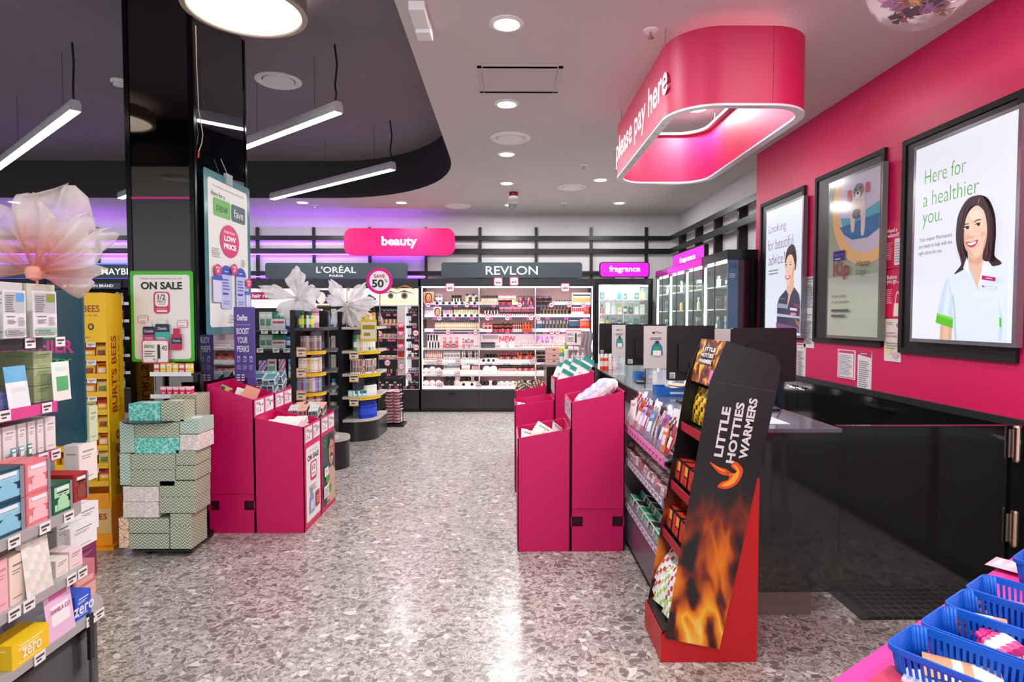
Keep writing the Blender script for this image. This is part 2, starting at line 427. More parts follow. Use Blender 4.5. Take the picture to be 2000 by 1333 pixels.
# red beacon and camera
p = pt(1003, 376, Z=H)
t = thing('alarm_beacon', 'red alarm beacon on the ceiling over the aisle', 'alarm', (p.x, p.y, H))
part(MB().lathe([(.06, 0), (.06, -.035), (.045, -.05)], (p.x, p.y, H), 20), 'red_base', mat('#8c1c22', .4), t)
part(MB().lathe([(.05, -.05), (.075, -.07), (.07, -.08), (0, -.08)], (p.x, p.y, H), 20), 'lens', mat('#dfe2e4', .2), t)
p = pt(1001, 393, Z=H)
t = thing('security_camera', 'small dome security camera hanging from ceiling above the aisle', 'camera', (p.x, p.y, H))
part(MB().lathe([(.09, 0), (.085, -.03), (.06, -.04), (.06, -.05)], (p.x, p.y, H), 20), 'mount', WHITE, t)
part(MB().lathe([(.065, -.05), (.06, -.08), (.03, -.12), (0, -.13)], (p.x, p.y, H), 20), 'dome', mat('#9ea0a4', .1, spec=.8), t)
# white ceiling sensor box top left of aisle
a = pt(815, 0, Z=H - .04); b_ = pt(822, 52, Z=H - .06)
t = thing('ceiling_sensor', 'white rectangular sensor unit on the ceiling beside the dark recess', 'sensor', (b_.x, b_.y, H))
x, y = b_.x, b_.y + .05
part(MB().box(x - .045, x + .045, y - .22, y - .01, H - .05, H), 'rear_block', WHITE, t, .006)
part(MB().box(x - .04, x + .05, y, y + .11, H - .07, H), 'front_block', WHITE, t, .006)

# raised ceiling disc lights
for i, (x, y) in enumerate(DISCS):
    lab = ['huge round glowing disc light against the mirrored column', 'round disc light behind the camera, mirrored in the column front', 'round disc light above the left shelves, outside the picture'][i]
    if i == 2: continue
    t = thing('disc_light', lab, 'ceiling light', (x, y, 3.50))
    r = .365
    part(MB().lathe([(r + .02, .12), (r + .025, .0), (r - .01, -.006), (r - .02, .01)], (x, y, 3.50), 56), 'rim', mat('#b8ab9c', .4), t)
    part(MB().lathe([(0, .004), (r - .012, .004)], (x, y, 3.50), 56), 'diffuser', LEDC, t)

# linear pendants
def linear(px, py, L_, lab, z=3.15, rev=False):
    e = pt(px, py, Z=z)
    d = V((-2.05, 1.79, 0)).normalized()
    if rev: s = e; e = e - d * L_
    ang = math.atan2(d.y, d.x)
    t = thing('linear_pendant_light', lab, 'pendant light', (e.x, e.y, z), ang)
    WL[t] = V((0, 0, 0))
    hw = .04
    body = MB().prism([(-hw, .0), (hw, .0), (hw, .05), (hw * .7, .085), (-hw * .7, .085), (-hw, .05)], 0.0, L_, 'x')
    part(body, 'housing', mat('#c8c4cc', .4), t, local=True)
    part(MB().box(.01, L_ - .01, -hw + .006, hw - .006, -.006, .002), 'diffuser', LED, t, local=True)
    mb = MB()
    k = H2 - z
    part(MB().tube([(.05, 0, .085), (.02, .01, .15), (.05, 0, k * .4), (.02, .0, k * .7), (.05, 0, k)], .008, 8), 'power_cable', mat('#0a0a0a', .5), t, local=True)
    for q in (.35, L_ * .5, L_ - .3):
        part(MB().tube([(q, 0, .085), (q, 0, k)], .0018, 5), 'suspension_wire', mat('#2a2a2a', .4), t, local=True)
linear(148, 216, 3.9, 'long glowing linear light hanging left of the mirrored column')
linear(662, 219, 2.7, 'hanging linear light just right of the mirrored column, higher of two')
linear(768, 331, 2.7, 'farthest hanging linear light, above the L\'OREAL sign')
linear(235, 388, 2.2, 'hanging linear light showing only its tip beside the column', rev=True)
linear(-700, 100, 2.7, 'linear light hung left of the picture, mirrored in the column')
# ================================================================ PRODUCT KINDS (shared meshes)
_pc = {}
def cached(fn):
    def g(*a, **k):
        key = (fn.__name__, a, tuple(sorted(k.items())))
        if key not in _pc: _pc[key] = fn(*a, **k)
        return _pc[key]
    return g
@cached
def m_carton(w, d, h, c, c2='#ffffff', c3='#666666', style=0, side=None):
    """printed cardboard box: front faces -Y; printed panels are part of the carton"""
    e = min(w, d, h) * .03
    mb = MB()
    pts = [(-w/2 + e, -d/2), (w/2 - e, -d/2), (w/2, -d/2 + e), (w/2, d/2 - e), (w/2 - e, d/2), (-w/2 + e, d/2), (-w/2, d/2 - e), (-w/2, -d/2 + e)]
    mb.prism(pts, 0, h, 'z', 0)
    t = .0005
    def fp(x0, x1, z0, z1, m): mb.box(x0 * w, x1 * w, -d/2 - t, -d/2 + .0002, z0 * h, z1 * h, m)
    def sp(y0, y1, z0, z1, m):
        mb.box(w/2 - .0002, w/2 + t, y0 * d, y1 * d, z0 * h, z1 * h, m); mb.box(-w/2 - t, -w/2 + .0002, y0 * d, y1 * d, z0 * h, z1 * h, m)
    mb.box(-w * .47, w * .47, -.0006, .0006, h - .0002, h + t, 3)          # lid seam
    if style == 0:
        fp(-.5 + .08, .5 - .08, .55, .9, 1); fp(-.3, .3, .68, .72, 2); fp(-.2, .2, .6, .63, 2); fp(-.42, .42, .1, .32, 1); fp(-.3, .25, .2, .23, 2); sp(-.35, .35, .5, .85, 1); sp(-.3, .2, .2, .24, 2)
    elif style == 1:
        fp(-.5, .5, .72, 1, 1); fp(-.5, .5, .66, .69, 2); fp(-.25, .25, .3, .36, 2); fp(-.25, .1, .22, .25, 2); sp(-.5, .5, .72, 1, 1)
    elif style == 2:
        fp(-.3, .3, .78, .82, 2); fp(-.35, .2, .68, .70, 2); fp(-.35, .1, .62, .64, 2); fp(-.35, .25, .12, .14, 2); sp(-.3, .3, .75, .78, 2)
    elif style == 3:
        fp(-.5, .5, 0, .35, 1); fp(-.4, .1, .75, .85, 2); fp(-.4, .4, .45, .6, 1); sp(-.5, .5, 0, .35, 1)
    elif style == 4:
        fp(-.45, -.02, .08, .92, 1); fp(.04, .45, .5, .92, 2); fp(.04, .45, .08, .42, 1); sp(-.4, .4, .1, .9, 1); mb.box(-w*.44, w*.44, -d*.42, d*.42, h - .0002, h + t * .5, 1)
    elif style == 5:
        for k in range(4): fp(-.42 + .22 * k, -.42 + .22 * k + .16, .15, .85, 1 if k % 2 else 2)
        sp(-.4, .4, .1, .9, 1)
    mats = [mat(side or c, .45), mat(c2, .45), mat(c3, .45), mat('#6a6a6a', .6)]
    return mb.mesh('carton', mats)
@cached
def m_bottle(r, h, c, cap, label='#ffffff', sy=1.0, neck=.45, kind=0):
    mb = MB(); bh = h * (.74 if kind != 2 else .62)
    mb.lathe([(0, 0), (r * .93, 0), (r, r * .12), (r, bh * .28)], seg=12, m=0, sy=sy)
    mb.lathe([(r, bh * .28), (r * 1.01, bh * .28), (r * 1.01, bh * .74), (r, bh * .74)], seg=12, m=2, sy=sy)
    mb.lathe([(r, bh * .74), (r, bh * .9), (r * .85, bh * .97), (r * neck, bh), (r * neck, bh + h * .03)], seg=12, m=0, sy=sy)
    if kind == 0: mb.lathe([(r * neck * 1.15, bh + h * .02), (r * neck * 1.15, h * .98), (r * neck, h), (0, h)], seg=12, m=1, sy=sy)
    elif kind == 1: mb.lathe([(r * .8, bh + .001), (r * .8, h * .98), (r * .7, h), (0, h)], seg=12, m=1, sy=sy)
    else:
        mb.lathe([(r * neck * 1.2, bh), (r * neck * 1.2, bh + h * .1), (r * .15, bh + h * .12), (r * .15, h * .92), (r * .5, h * .93), (r * .5, h), (0, h)], seg=10, m=1)
        mb.box(-r * .15, r * .15, -r * 1.3, 0, h * .93, h * .99, 1)
    return mb.mesh('bottle', [mat(c, .25), mat(cap, .35), mat(label, .45)])
@cached
def m_tube(r, h, c, cap, mid=None):
    """small cosmetic tube / lipstick: darker cap above"""
    mb = MB(); k = 8
    mb.lathe([(0, 0), (r, 0), (r, h * .52)], seg=k, m=0); mb.lathe([(r, h * .52), (r * .86, h * .53), (r * .86, h * .6)], seg=k, m=2)
    mb.lathe([(r * .86, h * .6), (r * .96, h * .61), (r * .92, h), (0, h)], seg=k, m=1)
    return mb.mesh('cosmetic_tube', [mat(c, .3), mat(cap, .3), mat(mid or '#c9a46b', .25, metal=.8)])
@cached
def m_compact(r, c, lid, powder):
    mb = MB()
    mb.lathe([(0, 0), (r, 0), (r, .008), (r * .86, .009), (r * .84, .007)], seg=18, m=0); mb.lathe([(r * .84, .007), (0, .0075)], seg=18, m=2)
    # open lid standing up behind
    fr = [(r * math.cos(2 * PI * i / 18), r * math.sin(2 * PI * i / 18) + r + .004) for i in range(18)]
    mb.prism(fr, r * .95, r * .95 + .006, 'y', 1)
    return mb.mesh('compact', [mat(c, .3), mat(lid, .25), mat(powder, .6)])
@cached
def m_pouch(w, h, c, c2, c3='#ffffff', t=.02, style=0):
    """foil or plastic packet, pillow shaped with crimped ends; front -Y, standing"""
    mb = MB(); nx, nz = 6, 8
    def dep(i, j):
        a = math.sin(PI * i / nx); b = math.sin(PI * min(max((j - .6) / (nz - 1.2), 0), 1)); return t / 2 * (a * b) ** .6 if a * b > 0 else .0005
    for sgn in (-1, 1):
        vs = []; 
        for j in range(nz + 1):
            for i in range(nx + 1):
                vs.append((w * (i / nx - .5), sgn * dep(i, j), h * j / nz))
        for j in range(nz):
            for i in range(nx):
                q = (j * (nx + 1) + i, j * (nx + 1) + i + 1, (j + 1) * (nx + 1) + i + 1, (j + 1) * (nx + 1) + i)
                if sgn > 0: q = tuple(reversed(q))
                m = 0
                if style == 0: m = 1 if (2 <= j <= 4 and 1 <= i <= 4) else (2 if j in (6,) and 1 <= i <= 4 else 0)
                elif style == 1: m = (i + j * 2) % 3
                elif style == 2: m = 1 if j >= 5 else (2 if j == 3 and i % 5 else 0)
                mb.add([vs[k] for k in q], [(0, 1, 2, 3)], m, True)
    return mb.mesh('packet', [mat(c, .3), mat(c2, .3), mat(c3, .3)])
@cached
def m_tag(w, h, c='#f4f4f4', c2='#444444', border=None, tilt=0):
    """shelf price ticket, faces -Y, origin at bottom centre"""
    mb = MB(); mb.box(-w/2, w/2, -.0012, 0, 0, h, 0)
    if border: mb.box(-w/2 * .88, w/2 * .88, -.0016, -.0011, h * .12, h * .88, 2)
    mb.box(-w * .38, w * .38, -.002, -.0011, h * .55, h * .75, 1); mb.box(-w * .3, w * .1, -.002, -.0011, h * .25, h * .4, 1)
    return mb.mesh('price_ticket', [mat(border or c, .5), mat(c2, .6), mat(c, .5)])
@cached
def m_perfume(w, d, h, c, cap, shape=0):
    mb = MB(); b = h * .72
    if shape == 0: mb.prism(rrect(-w/2, -d/2, w/2, d/2, min(w, d) * .2, 3), 0, b, 'z', 0)
    elif shape == 1: mb.lathe([(0, 0), (w * .4, 0), (w * .5, h * .2), (w * .45, b * .8), (w * .15, b)], seg=14, m=0, sy=d / w)
    else: mb.prism(rrect(-w/2, -d/2, w/2, d/2, .004, 2), 0, b, 'z', 0); mb.box(-w * .35, w * .35, -d/2 - .001, -d/2, b * .3, b * .7, 2)
    mb.lathe([(w * .12, b), (w * .12, b + h * .05), (w * .2, b + h * .06), (w * .2, h), (0, h)], seg=10, m=1)
    return mb.mesh('perfume_bottle', [mat(c, .08, spec=.8, coat=.5), mat(cap, .2, metal=.6), mat('#f2e9da', .5)])
# ================================================================ MIRRORED COLUMN
cx1 = pt(378, 300, Y=4.19).x          # near right corner
cx0 = pt(246, 300, Y=4.19).x
CY0, CY1 = 4.19, 5.03
MIRR = nodemat('tinted_mirror', lambda nt, b, N, L: (setattr(b.inputs['Base Color'], 'default_value', lin('#8a8f94') + (1,)), setattr(b.inputs['Metallic'], 'default_value', 1.0), setattr(b.inputs['Roughness'], 'default_value', .03)))
MIRRD = mat('#55504e', .03, metal=1.0)
t = thing('mirrored_column', 'floor to ceiling column clad in dark mirror with black metal corner trims', 'column', ((cx0 + cx1) / 2, (CY0 + CY1) / 2, 0))
part(MB().box(cx0 + .01, cx1 - .01, CY0 + .01, CY1 - .01, 0, H2), 'core', mat('#111114', .3), t)
part(MB().box(cx0 + .03, cx1 - .03, CY0, CY0 + .008, 2.3, H2), 'front_mirror', MIRRD, t, label='dark tinted mirror panel')
mb = MB().box(cx0 + .03, cx1 - .03, CY0, CY0 + .008, 1.78, 2.29)
part(mb, 'front_panel', mat('#1c1a1d', .22), t, label='dull black panel above the sale poster')
part(MB().box(cx0 + .03, cx1 - .03, CY0, CY0 + .008, .18, 1.77), 'lower_mirror', MIRRD, t)
part(MB().box(cx0 + .03, cx1 - .03, CY0 - .004, CY0, 2.285, 2.30), 'pink_edge_strip', mat('#c0147a', .4), t)
part(MB().box(cx1 - .008, cx1, CY0 + .03, CY1 - .03, .18, H2), 'side_mirror', MIRR, t)
for q, (x, y) in enumerate(((cx0, CY0), (cx1, CY0), (cx1, CY1), (cx0, CY1))):
    sx = 1 if x == cx0 else -1; sy = 1 if y == CY0 else -1
    mb = MB().box(min(x, x + sx * .03), max(x, x + sx * .03), min(y - sy * .006, y + sy * .006), max(y - sy * .006, y + sy * .006), 0, H2).box(min(x - sx * .006, x + sx * .006), max(x - sx * .006, x + sx * .006), min(y, y + sy * .03), max(y, y + sy * .03), 0, H2)
    part(mb, 'corner_trim', mat('#0d0c0e', .15, metal=.6), t)
part(MB().box(cx0 - .004, cx1 + .004, CY0 - .006, CY1 + .004, 0, .18), 'kick_plate', STEEL, t)

# ON SALE poster on the column front
def price_card(P, x0, y0, x1, y1, big='1', cents='40', head='ESSENTIALS'):
    W = x1 - x0; Hh = y1 - y0
    P.rect(x0, y0, x1, y1, '#e0468c', W * .08).rect(x0 + W * .04, y0 + Hh * .05, x1 - W * .04, y1 - Hh * .05, '#f6f4f2', W * .06)
    P.text(head, x0 + W * .28, y0 + Hh * .72, W * .38, Hh * .14, '#333333', .02).lines(x0 + W * .1, y0 + Hh * .28, x0 + W * .5, y0 + Hh * .58, 3, '#777777')
    P.text(big, x0 + W * .63, y0 + Hh * .5, W * .1, Hh * .6, '#111111', .03).text(cents, x0 + W * .83, y0 + Hh * .65, W * .2, Hh * .22, '#111111')
def frm(px, py, Y, n=.0, face='-Y'):
    p = pt(px, py, Y=Y); return Frame((p.x, Y - n, p.z), face)
Yp = CY0 - .012
a = pt(259, 707, Y=Yp); b_ = pt(377, 530, Y=Yp); W = b_.x - a.x; Hh = b_.z - a.z
t = thing('sale_poster', 'green framed ON SALE half price poster on the column front', 'poster', (a.x + W / 2, Yp, a.z))
part(MB().prism(rrect(a.x, a.z, b_.x, b_.z, .012), Yp - .006, Yp + .002, 'y'), 'green_frame', mat('#3fbf1e', .4), t)
P = Pic(Frame((a.x, Yp - .006, a.z)))
u = lambda x: x * W; v = lambda y: y * Hh
P.rect(u(.05), v(.03), u(.95), v(.96), '#f1efe9', .02)
P.text('Thursday 5 June until Wednesday 25 June 2025', u(.5), v(.915), u(.66), None, '#555555')
P.text('ON SALE', u(.5), v(.84), u(.66), v(.085), '#17171f', .035)
P.rect(u(.37), v(.53), u(.63), v(.775), '#d6336c', .025).rect(u(.395), v(.61), u(.605), v(.76), '#f6f2ee', .02)
P.text('1/2', u(.5), v(.715), u(.12), v(.06), '#17171f', .02).text('PRICE', u(.5), v(.665), u(.13), v(.025), '#17171f').text('OFF RRP', u(.5), v(.635), u(.1), v(.014), '#777777').text('Supporting the', u(.5), v(.585), u(.16), v(.014), '#ffffff').rect(u(.42), v(.55), u(.59), v(.572), '#ffd7e2')
for x0, y0 in ((.12, .43), (.75, .38)):
    P.rect(u(x0), v(y0), u(x0 + .16), v(y0 + .08), '#d6336c', .008).rect(u(x0 + .008), v(y0 + .005), u(x0 + .152), v(y0 + .075), '#f8f4f0', .006).text('$27.99', u(x0 + .08), v(y0 + .055), u(.1), v(.014), '#333333').lines(u(x0 + .03), v(y0 + .01), u(x0 + .13), v(y0 + .035), 2, '#aaaaaa')
for x0, x1, y1, c1, c2 in ((.2, .39, .39, '#1d2350', '#b8386c'), (.4, .63, .42, '#20244f', '#2fb6a4')):
    P.rect(u(x0 + .05), v(y1 - .01), u(x1 - .05), v(y1 + .06), '#e9e7e2', .006).rect(u(x0), v(.12), u(x1), v(y1), c1, .012).rect(u(x0), v(.2), u(x1), v(y1 - .09), c2).text('Ostelin', u((x0 + x1) / 2), v(y1 - .05), u(.15), v(.03), '#ffffff').lines(u(x0 + .03), v(.22), u(x1 - .02), v(.28), 3, '#f0d8e8')
P.rect(u(.69), v(.31), u(.8), v(.37), '#c21f50', .006).rect(u(.66), v(.13), u(.83), v(.31), '#c21f50', .012).rect(u(.66), v(.2), u(.83), v(.265), '#1d2350').text('Ostelin', u(.745), v(.235), u(.12), v(.024), '#ffffff')
P.build('print', t)
# small clipped price card
a2 = pt(278, 710, Y=Yp - .03); b2 = pt(330, 664, Y=Yp - .03)
t = thing('price_card', 'pink edged card priced 1.40 hung over the sale poster', 'price card', ((a2.x + b2.x) / 2, Yp - .03, a2.z))
part(MB().prism(rrect(a2.x, a2.z, b2.x, b2.z, .01), Yp - .032, Yp - .03, 'y'), 'card', mat('#e0468c', .4), t)
P = Pic(Frame((a2.x, Yp - .032, a2.z))); price_card(P, 0, 0, b2.x - a2.x, b2.z - a2.z); P.build('print', t)
q = pt(303, 708, Y=Yp - .035); q2 = pt(303, 735, Y=Yp - .035)
part(MB().tube([(q.x, q.y, q.z + .01), (q.x - .014, q.y, q.z + .022), (q.x + .02, q.y, q.z + .022), (q.x, q.y, q.z - .02), (q.x, q.y, q2.z - .1)], .002, 6), 'wire_clip', mat('#222222', .3, metal=1), t)

# hanging poster on column side (faces +X)
Xs = cx1 + .03
ca = pt(397, 325, X=Xs); cb = pt(487, 383, X=Xs); cc = pt(488, 640, X=Xs); cd = pt(400, 655, X=Xs)
y0, y1 = ca.y, cb.y; z0 = cd.z; z1 = ca.z
W = y1 - y0; Hh = z1 - z0
t = thing('clip_poster', 'tall poster saying Here for a new fave clipped to the column side', 'poster', (Xs, (y0 + y1) / 2, z0))
part(MB().prism(rrect(y0, z0, y1, z1, .02), Xs - .002, Xs + .001, 'x'), 'plastic_sleeve', mat('#3f7c80', .15), t)
P = Pic(Frame((Xs + .001, y0, z0), '+X'))
P.rect(u(.07), v(.045), u(.93), v(.955), '#e3e8e4', .03)
P.text('Thursday 5 June until Wednesday 18 June 2025', u(.5), v(.915), u(.68), v(.014), '#555555').text('Here for a', u(.27), v(.868), u(.28), v(.03), '#3a3f42', .01)
P.rect(u(.17), v(.735), u(.53), v(.845), '#5fb548', .02).rect(u(.55), v(.735), u(.87), v(.845), '#34555c', .02).text('new', u(.35), v(.785), u(.24), v(.04), '#2f4a44').text('fave', u(.71), v(.79), u(.22), v(.055), '#f0f4f2')
P.ell(u(.5), v(.595), u(.21), v(.105), '#d0286e').text('EVERYDAY', u(.5), v(.65), u(.25), v(.016), '#ffffff').text('LOW', u(.5), v(.61), u(.26), v(.035), '#ffffff', .04).text('PRICE', u(.5), v(.56), u(.28), v(.035), '#ffffff', .04)
P.lines(u(.12), v(.48), u(.32), v(.54), 5, '#bdc3c0').lines(u(.75), v(.45), u(.88), v(.5), 5, '#bdc3c0')
for bx, by, bw, bh in ((.28, .16, .24, .27), (.6, .16, .24, .27)):
    P.rect(u(bx), v(by), u(bx + bw), v(by + bh * .82), '#b4bde6', .03).shape([(u(bx + bw * .5 + bw * .5 * math.cos(k * PI / 10)), v(by + bh * .8 + .06 * math.sin(k * PI / 10))) for k in range(11)], '#1f49b8').lines(u(bx + bw * .3), v(by + bh * .87), u(bx + bw * .7), v(by + bh * .9), 1, '#ffffff').lines(u(bx + .03), v(by + .12), u(bx + .2), v(by + .2), 4, '#5a6abf').rect(u(bx + .03), v(by + .09), u(bx + .15), v(by + .102), '#2a3f9a').lines(u(bx + .05), v(by + .03), u(bx + .2), v(by + .06), 2, '#8a96cf')
P.rect(u(.1), v(.2), u(.27), v(.36), '#cdd3ee', .01).rect(u(.1), v(.335), u(.29), v(.365), '#2850b8').rect(u(.82), v(.16), u(.93), v(.28), '#cdd3ee', .01).rect(u(.8), v(.26), u(.93), v(.285), '#3a5cc0')
for bx, by in ((.2, .4), (.55, .42), (.88, .34)): P.ell(u(bx), v(by), u(.075), v(.035), '#d0286e').text('ONLY', u(bx), v(by + .012), u(.09), v(.011), '#ffffff', .03).text('$7', u(bx), v(by - .01), u(.05), v(.02), '#ffffff', .02)
P.text('Priceline', u(.5), v(.115), u(.16), v(.018), '#4a4a4a').lines(u(.42), v(.085), u(.72), v(.1), 1, '#999999')
P.build('print', t)
my = (y0 + y1) / 2
part(MB().box(Xs - .01, Xs + .012, my - .05, my + .05, z1 - .05, z1 + .03), 'bulldog_clip', mat('#cfe0e0', .1, alpha=.5), t)
part(MB().tube([(Xs, my, z1 + .02), (Xs - .006, my - .1, z1 + .12)], .002), 'hanger', mat('#dddddd', .3), t)
# loose white cord with red tip on the column side
p = pt(383, 60, X=cx1 + .01)
pts = [pt(382, 50, X=cx1 + .012), pt(384, 130, X=cx1 + .012), pt(386, 170, X=cx1 + .012), pt(388, 215, X=cx1 + .012), pt(396, 262, X=cx1 + .015), pt(394, 280, X=cx1 + .015), pt(388, 296, X=cx1 + .015)]
t = thing('loose_cord', 'thin white cord with a red tip dangling down column side', 'cord', tuple(pts[-1]))
part(MB().tube(pts, .003, 6), 'cord', mat('#c9bfae', .5), t)
part(MB().tube([pts[-1], pt(387, 308, X=cx1 + .015)], .006, 8), 'red_tip', mat('#c8401e', .4), t)

# OnePass sign
Yq = 4.98
Yq = 4.12
a = pt(459, 765, Y=4.578); b_ = pt(497, 600, Y=4.578); Yq = 4.578
W = b_.x - a.x; Hh = b_.z - a.z
t = thing('membership_sign', 'tall purple Boost Your Perks sign behind the left pink bins', 'sign', (a.x + W / 2, Yq, a.z))
part(MB().box(a.x, b_.x, Yq, Yq + .006, a.z, b_.z), 'board', mat('#5a4a9a', .4), t)
P = Pic(Frame((a.x, Yq, a.z))); wh = '#f2effa'
P.text('OnePass', u(.4), v(.875), u(.5), v(.075), wh, .03).text('LIVE YOUR BEST LIFE', u(.45), v(.79), u(.66), v(.02), '#c9c0ee').text('BOOST', u(.43), v(.715), u(.6), v(.075), wh, .02).text('YOUR', u(.4), v(.61), u(.5), v(.075), wh, .02).text('PERKS', u(.43), v(.505), u(.58), v(.075), wh, .02)
for x_ in (.15, .45, .75): P.rect(u(x_), v(.35), u(x_ + .13), v(.42), '#c9c0ee', .004).rect(u(x_ + .03), v(.36), u(x_ + .1), v(.4), '#5a4a9a').lines(u(x_ - .03), v(.26), u(x_ + .17), v(.32), 4, '#b5aadf')
P.lines(u(.12), v(.13), u(.3), v(.22), 3, wh).lines(u(.36), v(.13), u(.52), v(.22), 3, wh)
P.build('print', t)
part(MB().box(a.x + W * .4, a.x + W * .6, Yq - .001, Yq, a.z - .12, a.z + .1), 'support_strip', BLACK, t)

# ================================================================ BACK WALL RAILS AND SIGNS
YW = YB
def vpost(px, lab, z0=None, z1=None):
    x = pt(px, 480, Y=YW - .03).x
    mb = MB().box(x - .022, x + .022, YW - .05, YW, pt(px, 545, Y=YW).z - .1, pt(px, 445, Y=YW).z)
    for k in range(18): 
        z = pt(px, 545, Y=YW).z + .02 + k * .048
        mb.box(x - .004, x + .004, YW - .051, YW - .05, z, z + .02, 1)
    solo(mb, 'wall_upright', lab, 'upright', [BLACK, mat('#4a4a50', .5)], group='slotted uprights on the back wall')
for i, px in enumerate((250 - 60, 92, 503, 613, 722, 832, 938, 1047, 1155, 1262)):
    vpost(px, {503: 'black slotted upright at left end of the L\'OREAL sign', 613: 'black slotted upright rising behind the L\'OREAL sign', 722: 'black upright behind the beauty sign, left one', 832: 'black upright behind the beauty sign, right one', 938: 'black slotted upright left of the word REVLON, above sign', 1047: 'black slotted upright above the N of REVLON', 1155: 'black slotted upright between the REVLON and fragrance signs', 1262: 'black slotted upright above right end of flat fragrance sign', 92: 'black slotted upright behind the organza flower', 190: 'black slotted upright left of mirrored column on back wall'}[px])
for py0, py1, lab in ((461, 470, 'upper long black rail across the back wall'), (486, 496, 'middle long black rail across the back wall'), (530, 538, 'lowest black rail behind the brand signs')):
    x0 = XL + .05; x1 = 2.72 if py0 < 500 else pt(1200, 500, Y=YW).x
    z1 = pt(1000, py0, Y=YW - .07).z; z0 = pt(1000, py1, Y=YW - .07).z
    solo(MB().box(x0, x1, YW - .08, YW - .05, z0, z1), 'wall_rail', lab, 'rail', BLACK, group=None)
for py0, py1, lab in ((461, 470, 'upper black rail along the white right wall'), (486, 496, 'lower black rail along the white right wall')):
    z1 = pt(1000, py0, Y=YW - .07).z; z0 = pt(1000, py1, Y=YW - .07).z
    solo(MB().box(2.70, 2.74, 6.5, YW - .09, z0, z1), 'wall_rail', lab, 'rail', BLACK)
for i, (px, lab) in enumerate(((1331, 'black upright on the right wall nearest its far corner'), (1363, 'second black upright from the corner, right wall'), (1400, 'third black upright from the corner, right wall'), (1447, 'tall looking black upright beside the pink wall end'))):
    Yx = pt(px, 450, X=2.78).y
    solo(MB().box(2.745, 2.85, Yx - .03, Yx + .03, 2.0, 2.83), 'wall_upright', lab, 'upright', BLACK)

def signboard(px0, px1, py0, py1, Y, lab, cat, mats, r, emit=0, depth=.06):
    a = pt(px0, py1, Y=Y); b_ = pt(px1, py0, Y=Y)
    t = thing('wall_sign', lab, cat, ((a.x + b_.x) / 2, Y, a.z))
    part(MB().prism(rrect(a.x, a.z, b_.x, b_.z, r), Y, Y + depth, 'y'), 'board', mats, t)
    for q in (.25, .75):
        x = a.x + (b_.x - a.x) * q
        part(MB().box(x - .015, x + .015, Y + depth, YW - .08, (a.z + b_.z) / 2 - .02, (a.z + b_.z) / 2 + .02), 'bracket', BLACK, t)
    return t, a, b_.x - a.x, b_.z - a.z
t, a, W, Hh = signboard(672, 888, 446, 499, 9.75, 'large pink rounded sign reading beauty', 'sign', mat('#e6006a', .4), .13)
P = Pic(Frame((a.x, 9.75, a.z)), step=.001); P.text('beauty', W * .5, Hh * .48, W * .32, Hh * .44, '#fdf0f6', .03); P.build('lettering', t)
BR = mat('#3d4a50', .35)
t, a, W, Hh = signboard(518, 795, 514, 544, 9.75, 'dark slate brand sign reading L\'OREAL PARIS', 'sign', BR, .04)
P = Pic(Frame((a.x, 9.75, a.z)), step=.001, emit=.8); P.text("L'ORÉAL", W * .5, Hh * .6, W * .28, Hh * .5, '#f6f6f6', .008).text('PARIS', W * .5, Hh * .17, W * .095, Hh * .14, '#f6f6f6', .01); P.build('lettering', t)
t, a, W, Hh = signboard(862, 1137, 513, 543, 9.75, 'dark slate brand sign reading REVLON', 'sign', mat('#3a434b', .35), .04)
P = Pic(Frame((a.x, 9.75, a.z)), step=.001, emit=.8); P.text("REVLON", W * .5, Hh * .48, W * .37, Hh * .55, '#f6f6f6', .006); P.build('lettering', t)
t, a, W, Hh = signboard(-40, 250, 517, 544, 9.75, 'dark slate sign with blue lit edges left of the column', 'sign', BR, .04)
P = Pic(Frame((a.x, 9.75, a.z)), step=.001, emit=.8); P.text("MAYBELLINE", W * 1.0, Hh * .5, W * .36, Hh * .45, '#f6f6f6', .01, align='c'); P.build('lettering', t)
mb = MB().box(a.x, a.x + W, 9.745, 9.76, a.z + Hh, a.z + Hh + .022).box(a.x, a.x + W, 9.745, 9.76, a.z - .022, a.z)
part(mb, 'blue_light_edge', mat('#5060ff', .4, emit=1.6), t, label='glowing blue edge strips')
# backlit fragrance sign
t, a, W, Hh = signboard(1171, 1269, 512, 542, 9.7, 'lit magenta fragrance sign facing forward above glass cabinet', 'sign', mat('#2a0a2a', .4), .05)
P = Pic(Frame((a.x, 9.7, a.z)), step=.001, emit=1.05); P.rect(.015, .015, W - .015, Hh - .015, '#ff10d2', .04).text('fragrance', W * .5, Hh * .5, W * .62, Hh * .5, '#ffffff', .025); P.build('lit_face', t)
X2 = 2.30
a = pt(1314, 532, X=X2); b_ = pt(1376, 478, X=X2); yA, yB = a.y, b_.y; z0 = a.z; z1 = pt(1314, 499, X=X2).z
W = yA - yB; Hh = z1 - z0
t = thing('wall_sign', 'lit magenta fragrance sign turned sideways along the right wall', 'sign', (X2, (yA + yB) / 2, z0))
part(MB().prism(rrect(yB, z0, yA, z1, .03), X2, X2 + .05, 'x'), 'board', mat('#150a15', .4), t)
P = Pic(Frame((X2, yA, z0), '-X'), step=.001, emit=1.05); P.rect(.02, .015, W - .02, Hh - .015, '#ff10d2', .03).text('fragrance', W * .5, Hh * .5, W * .5, Hh * .42, '#ffffff', .025); P.build('lit_face', t)
part(MB().box(X2 + .05, 2.70, (yA + yB) / 2 - .02, (yA + yB) / 2 + .02, z0 + .05, z0 + .09), 'bracket', BLACK, t)

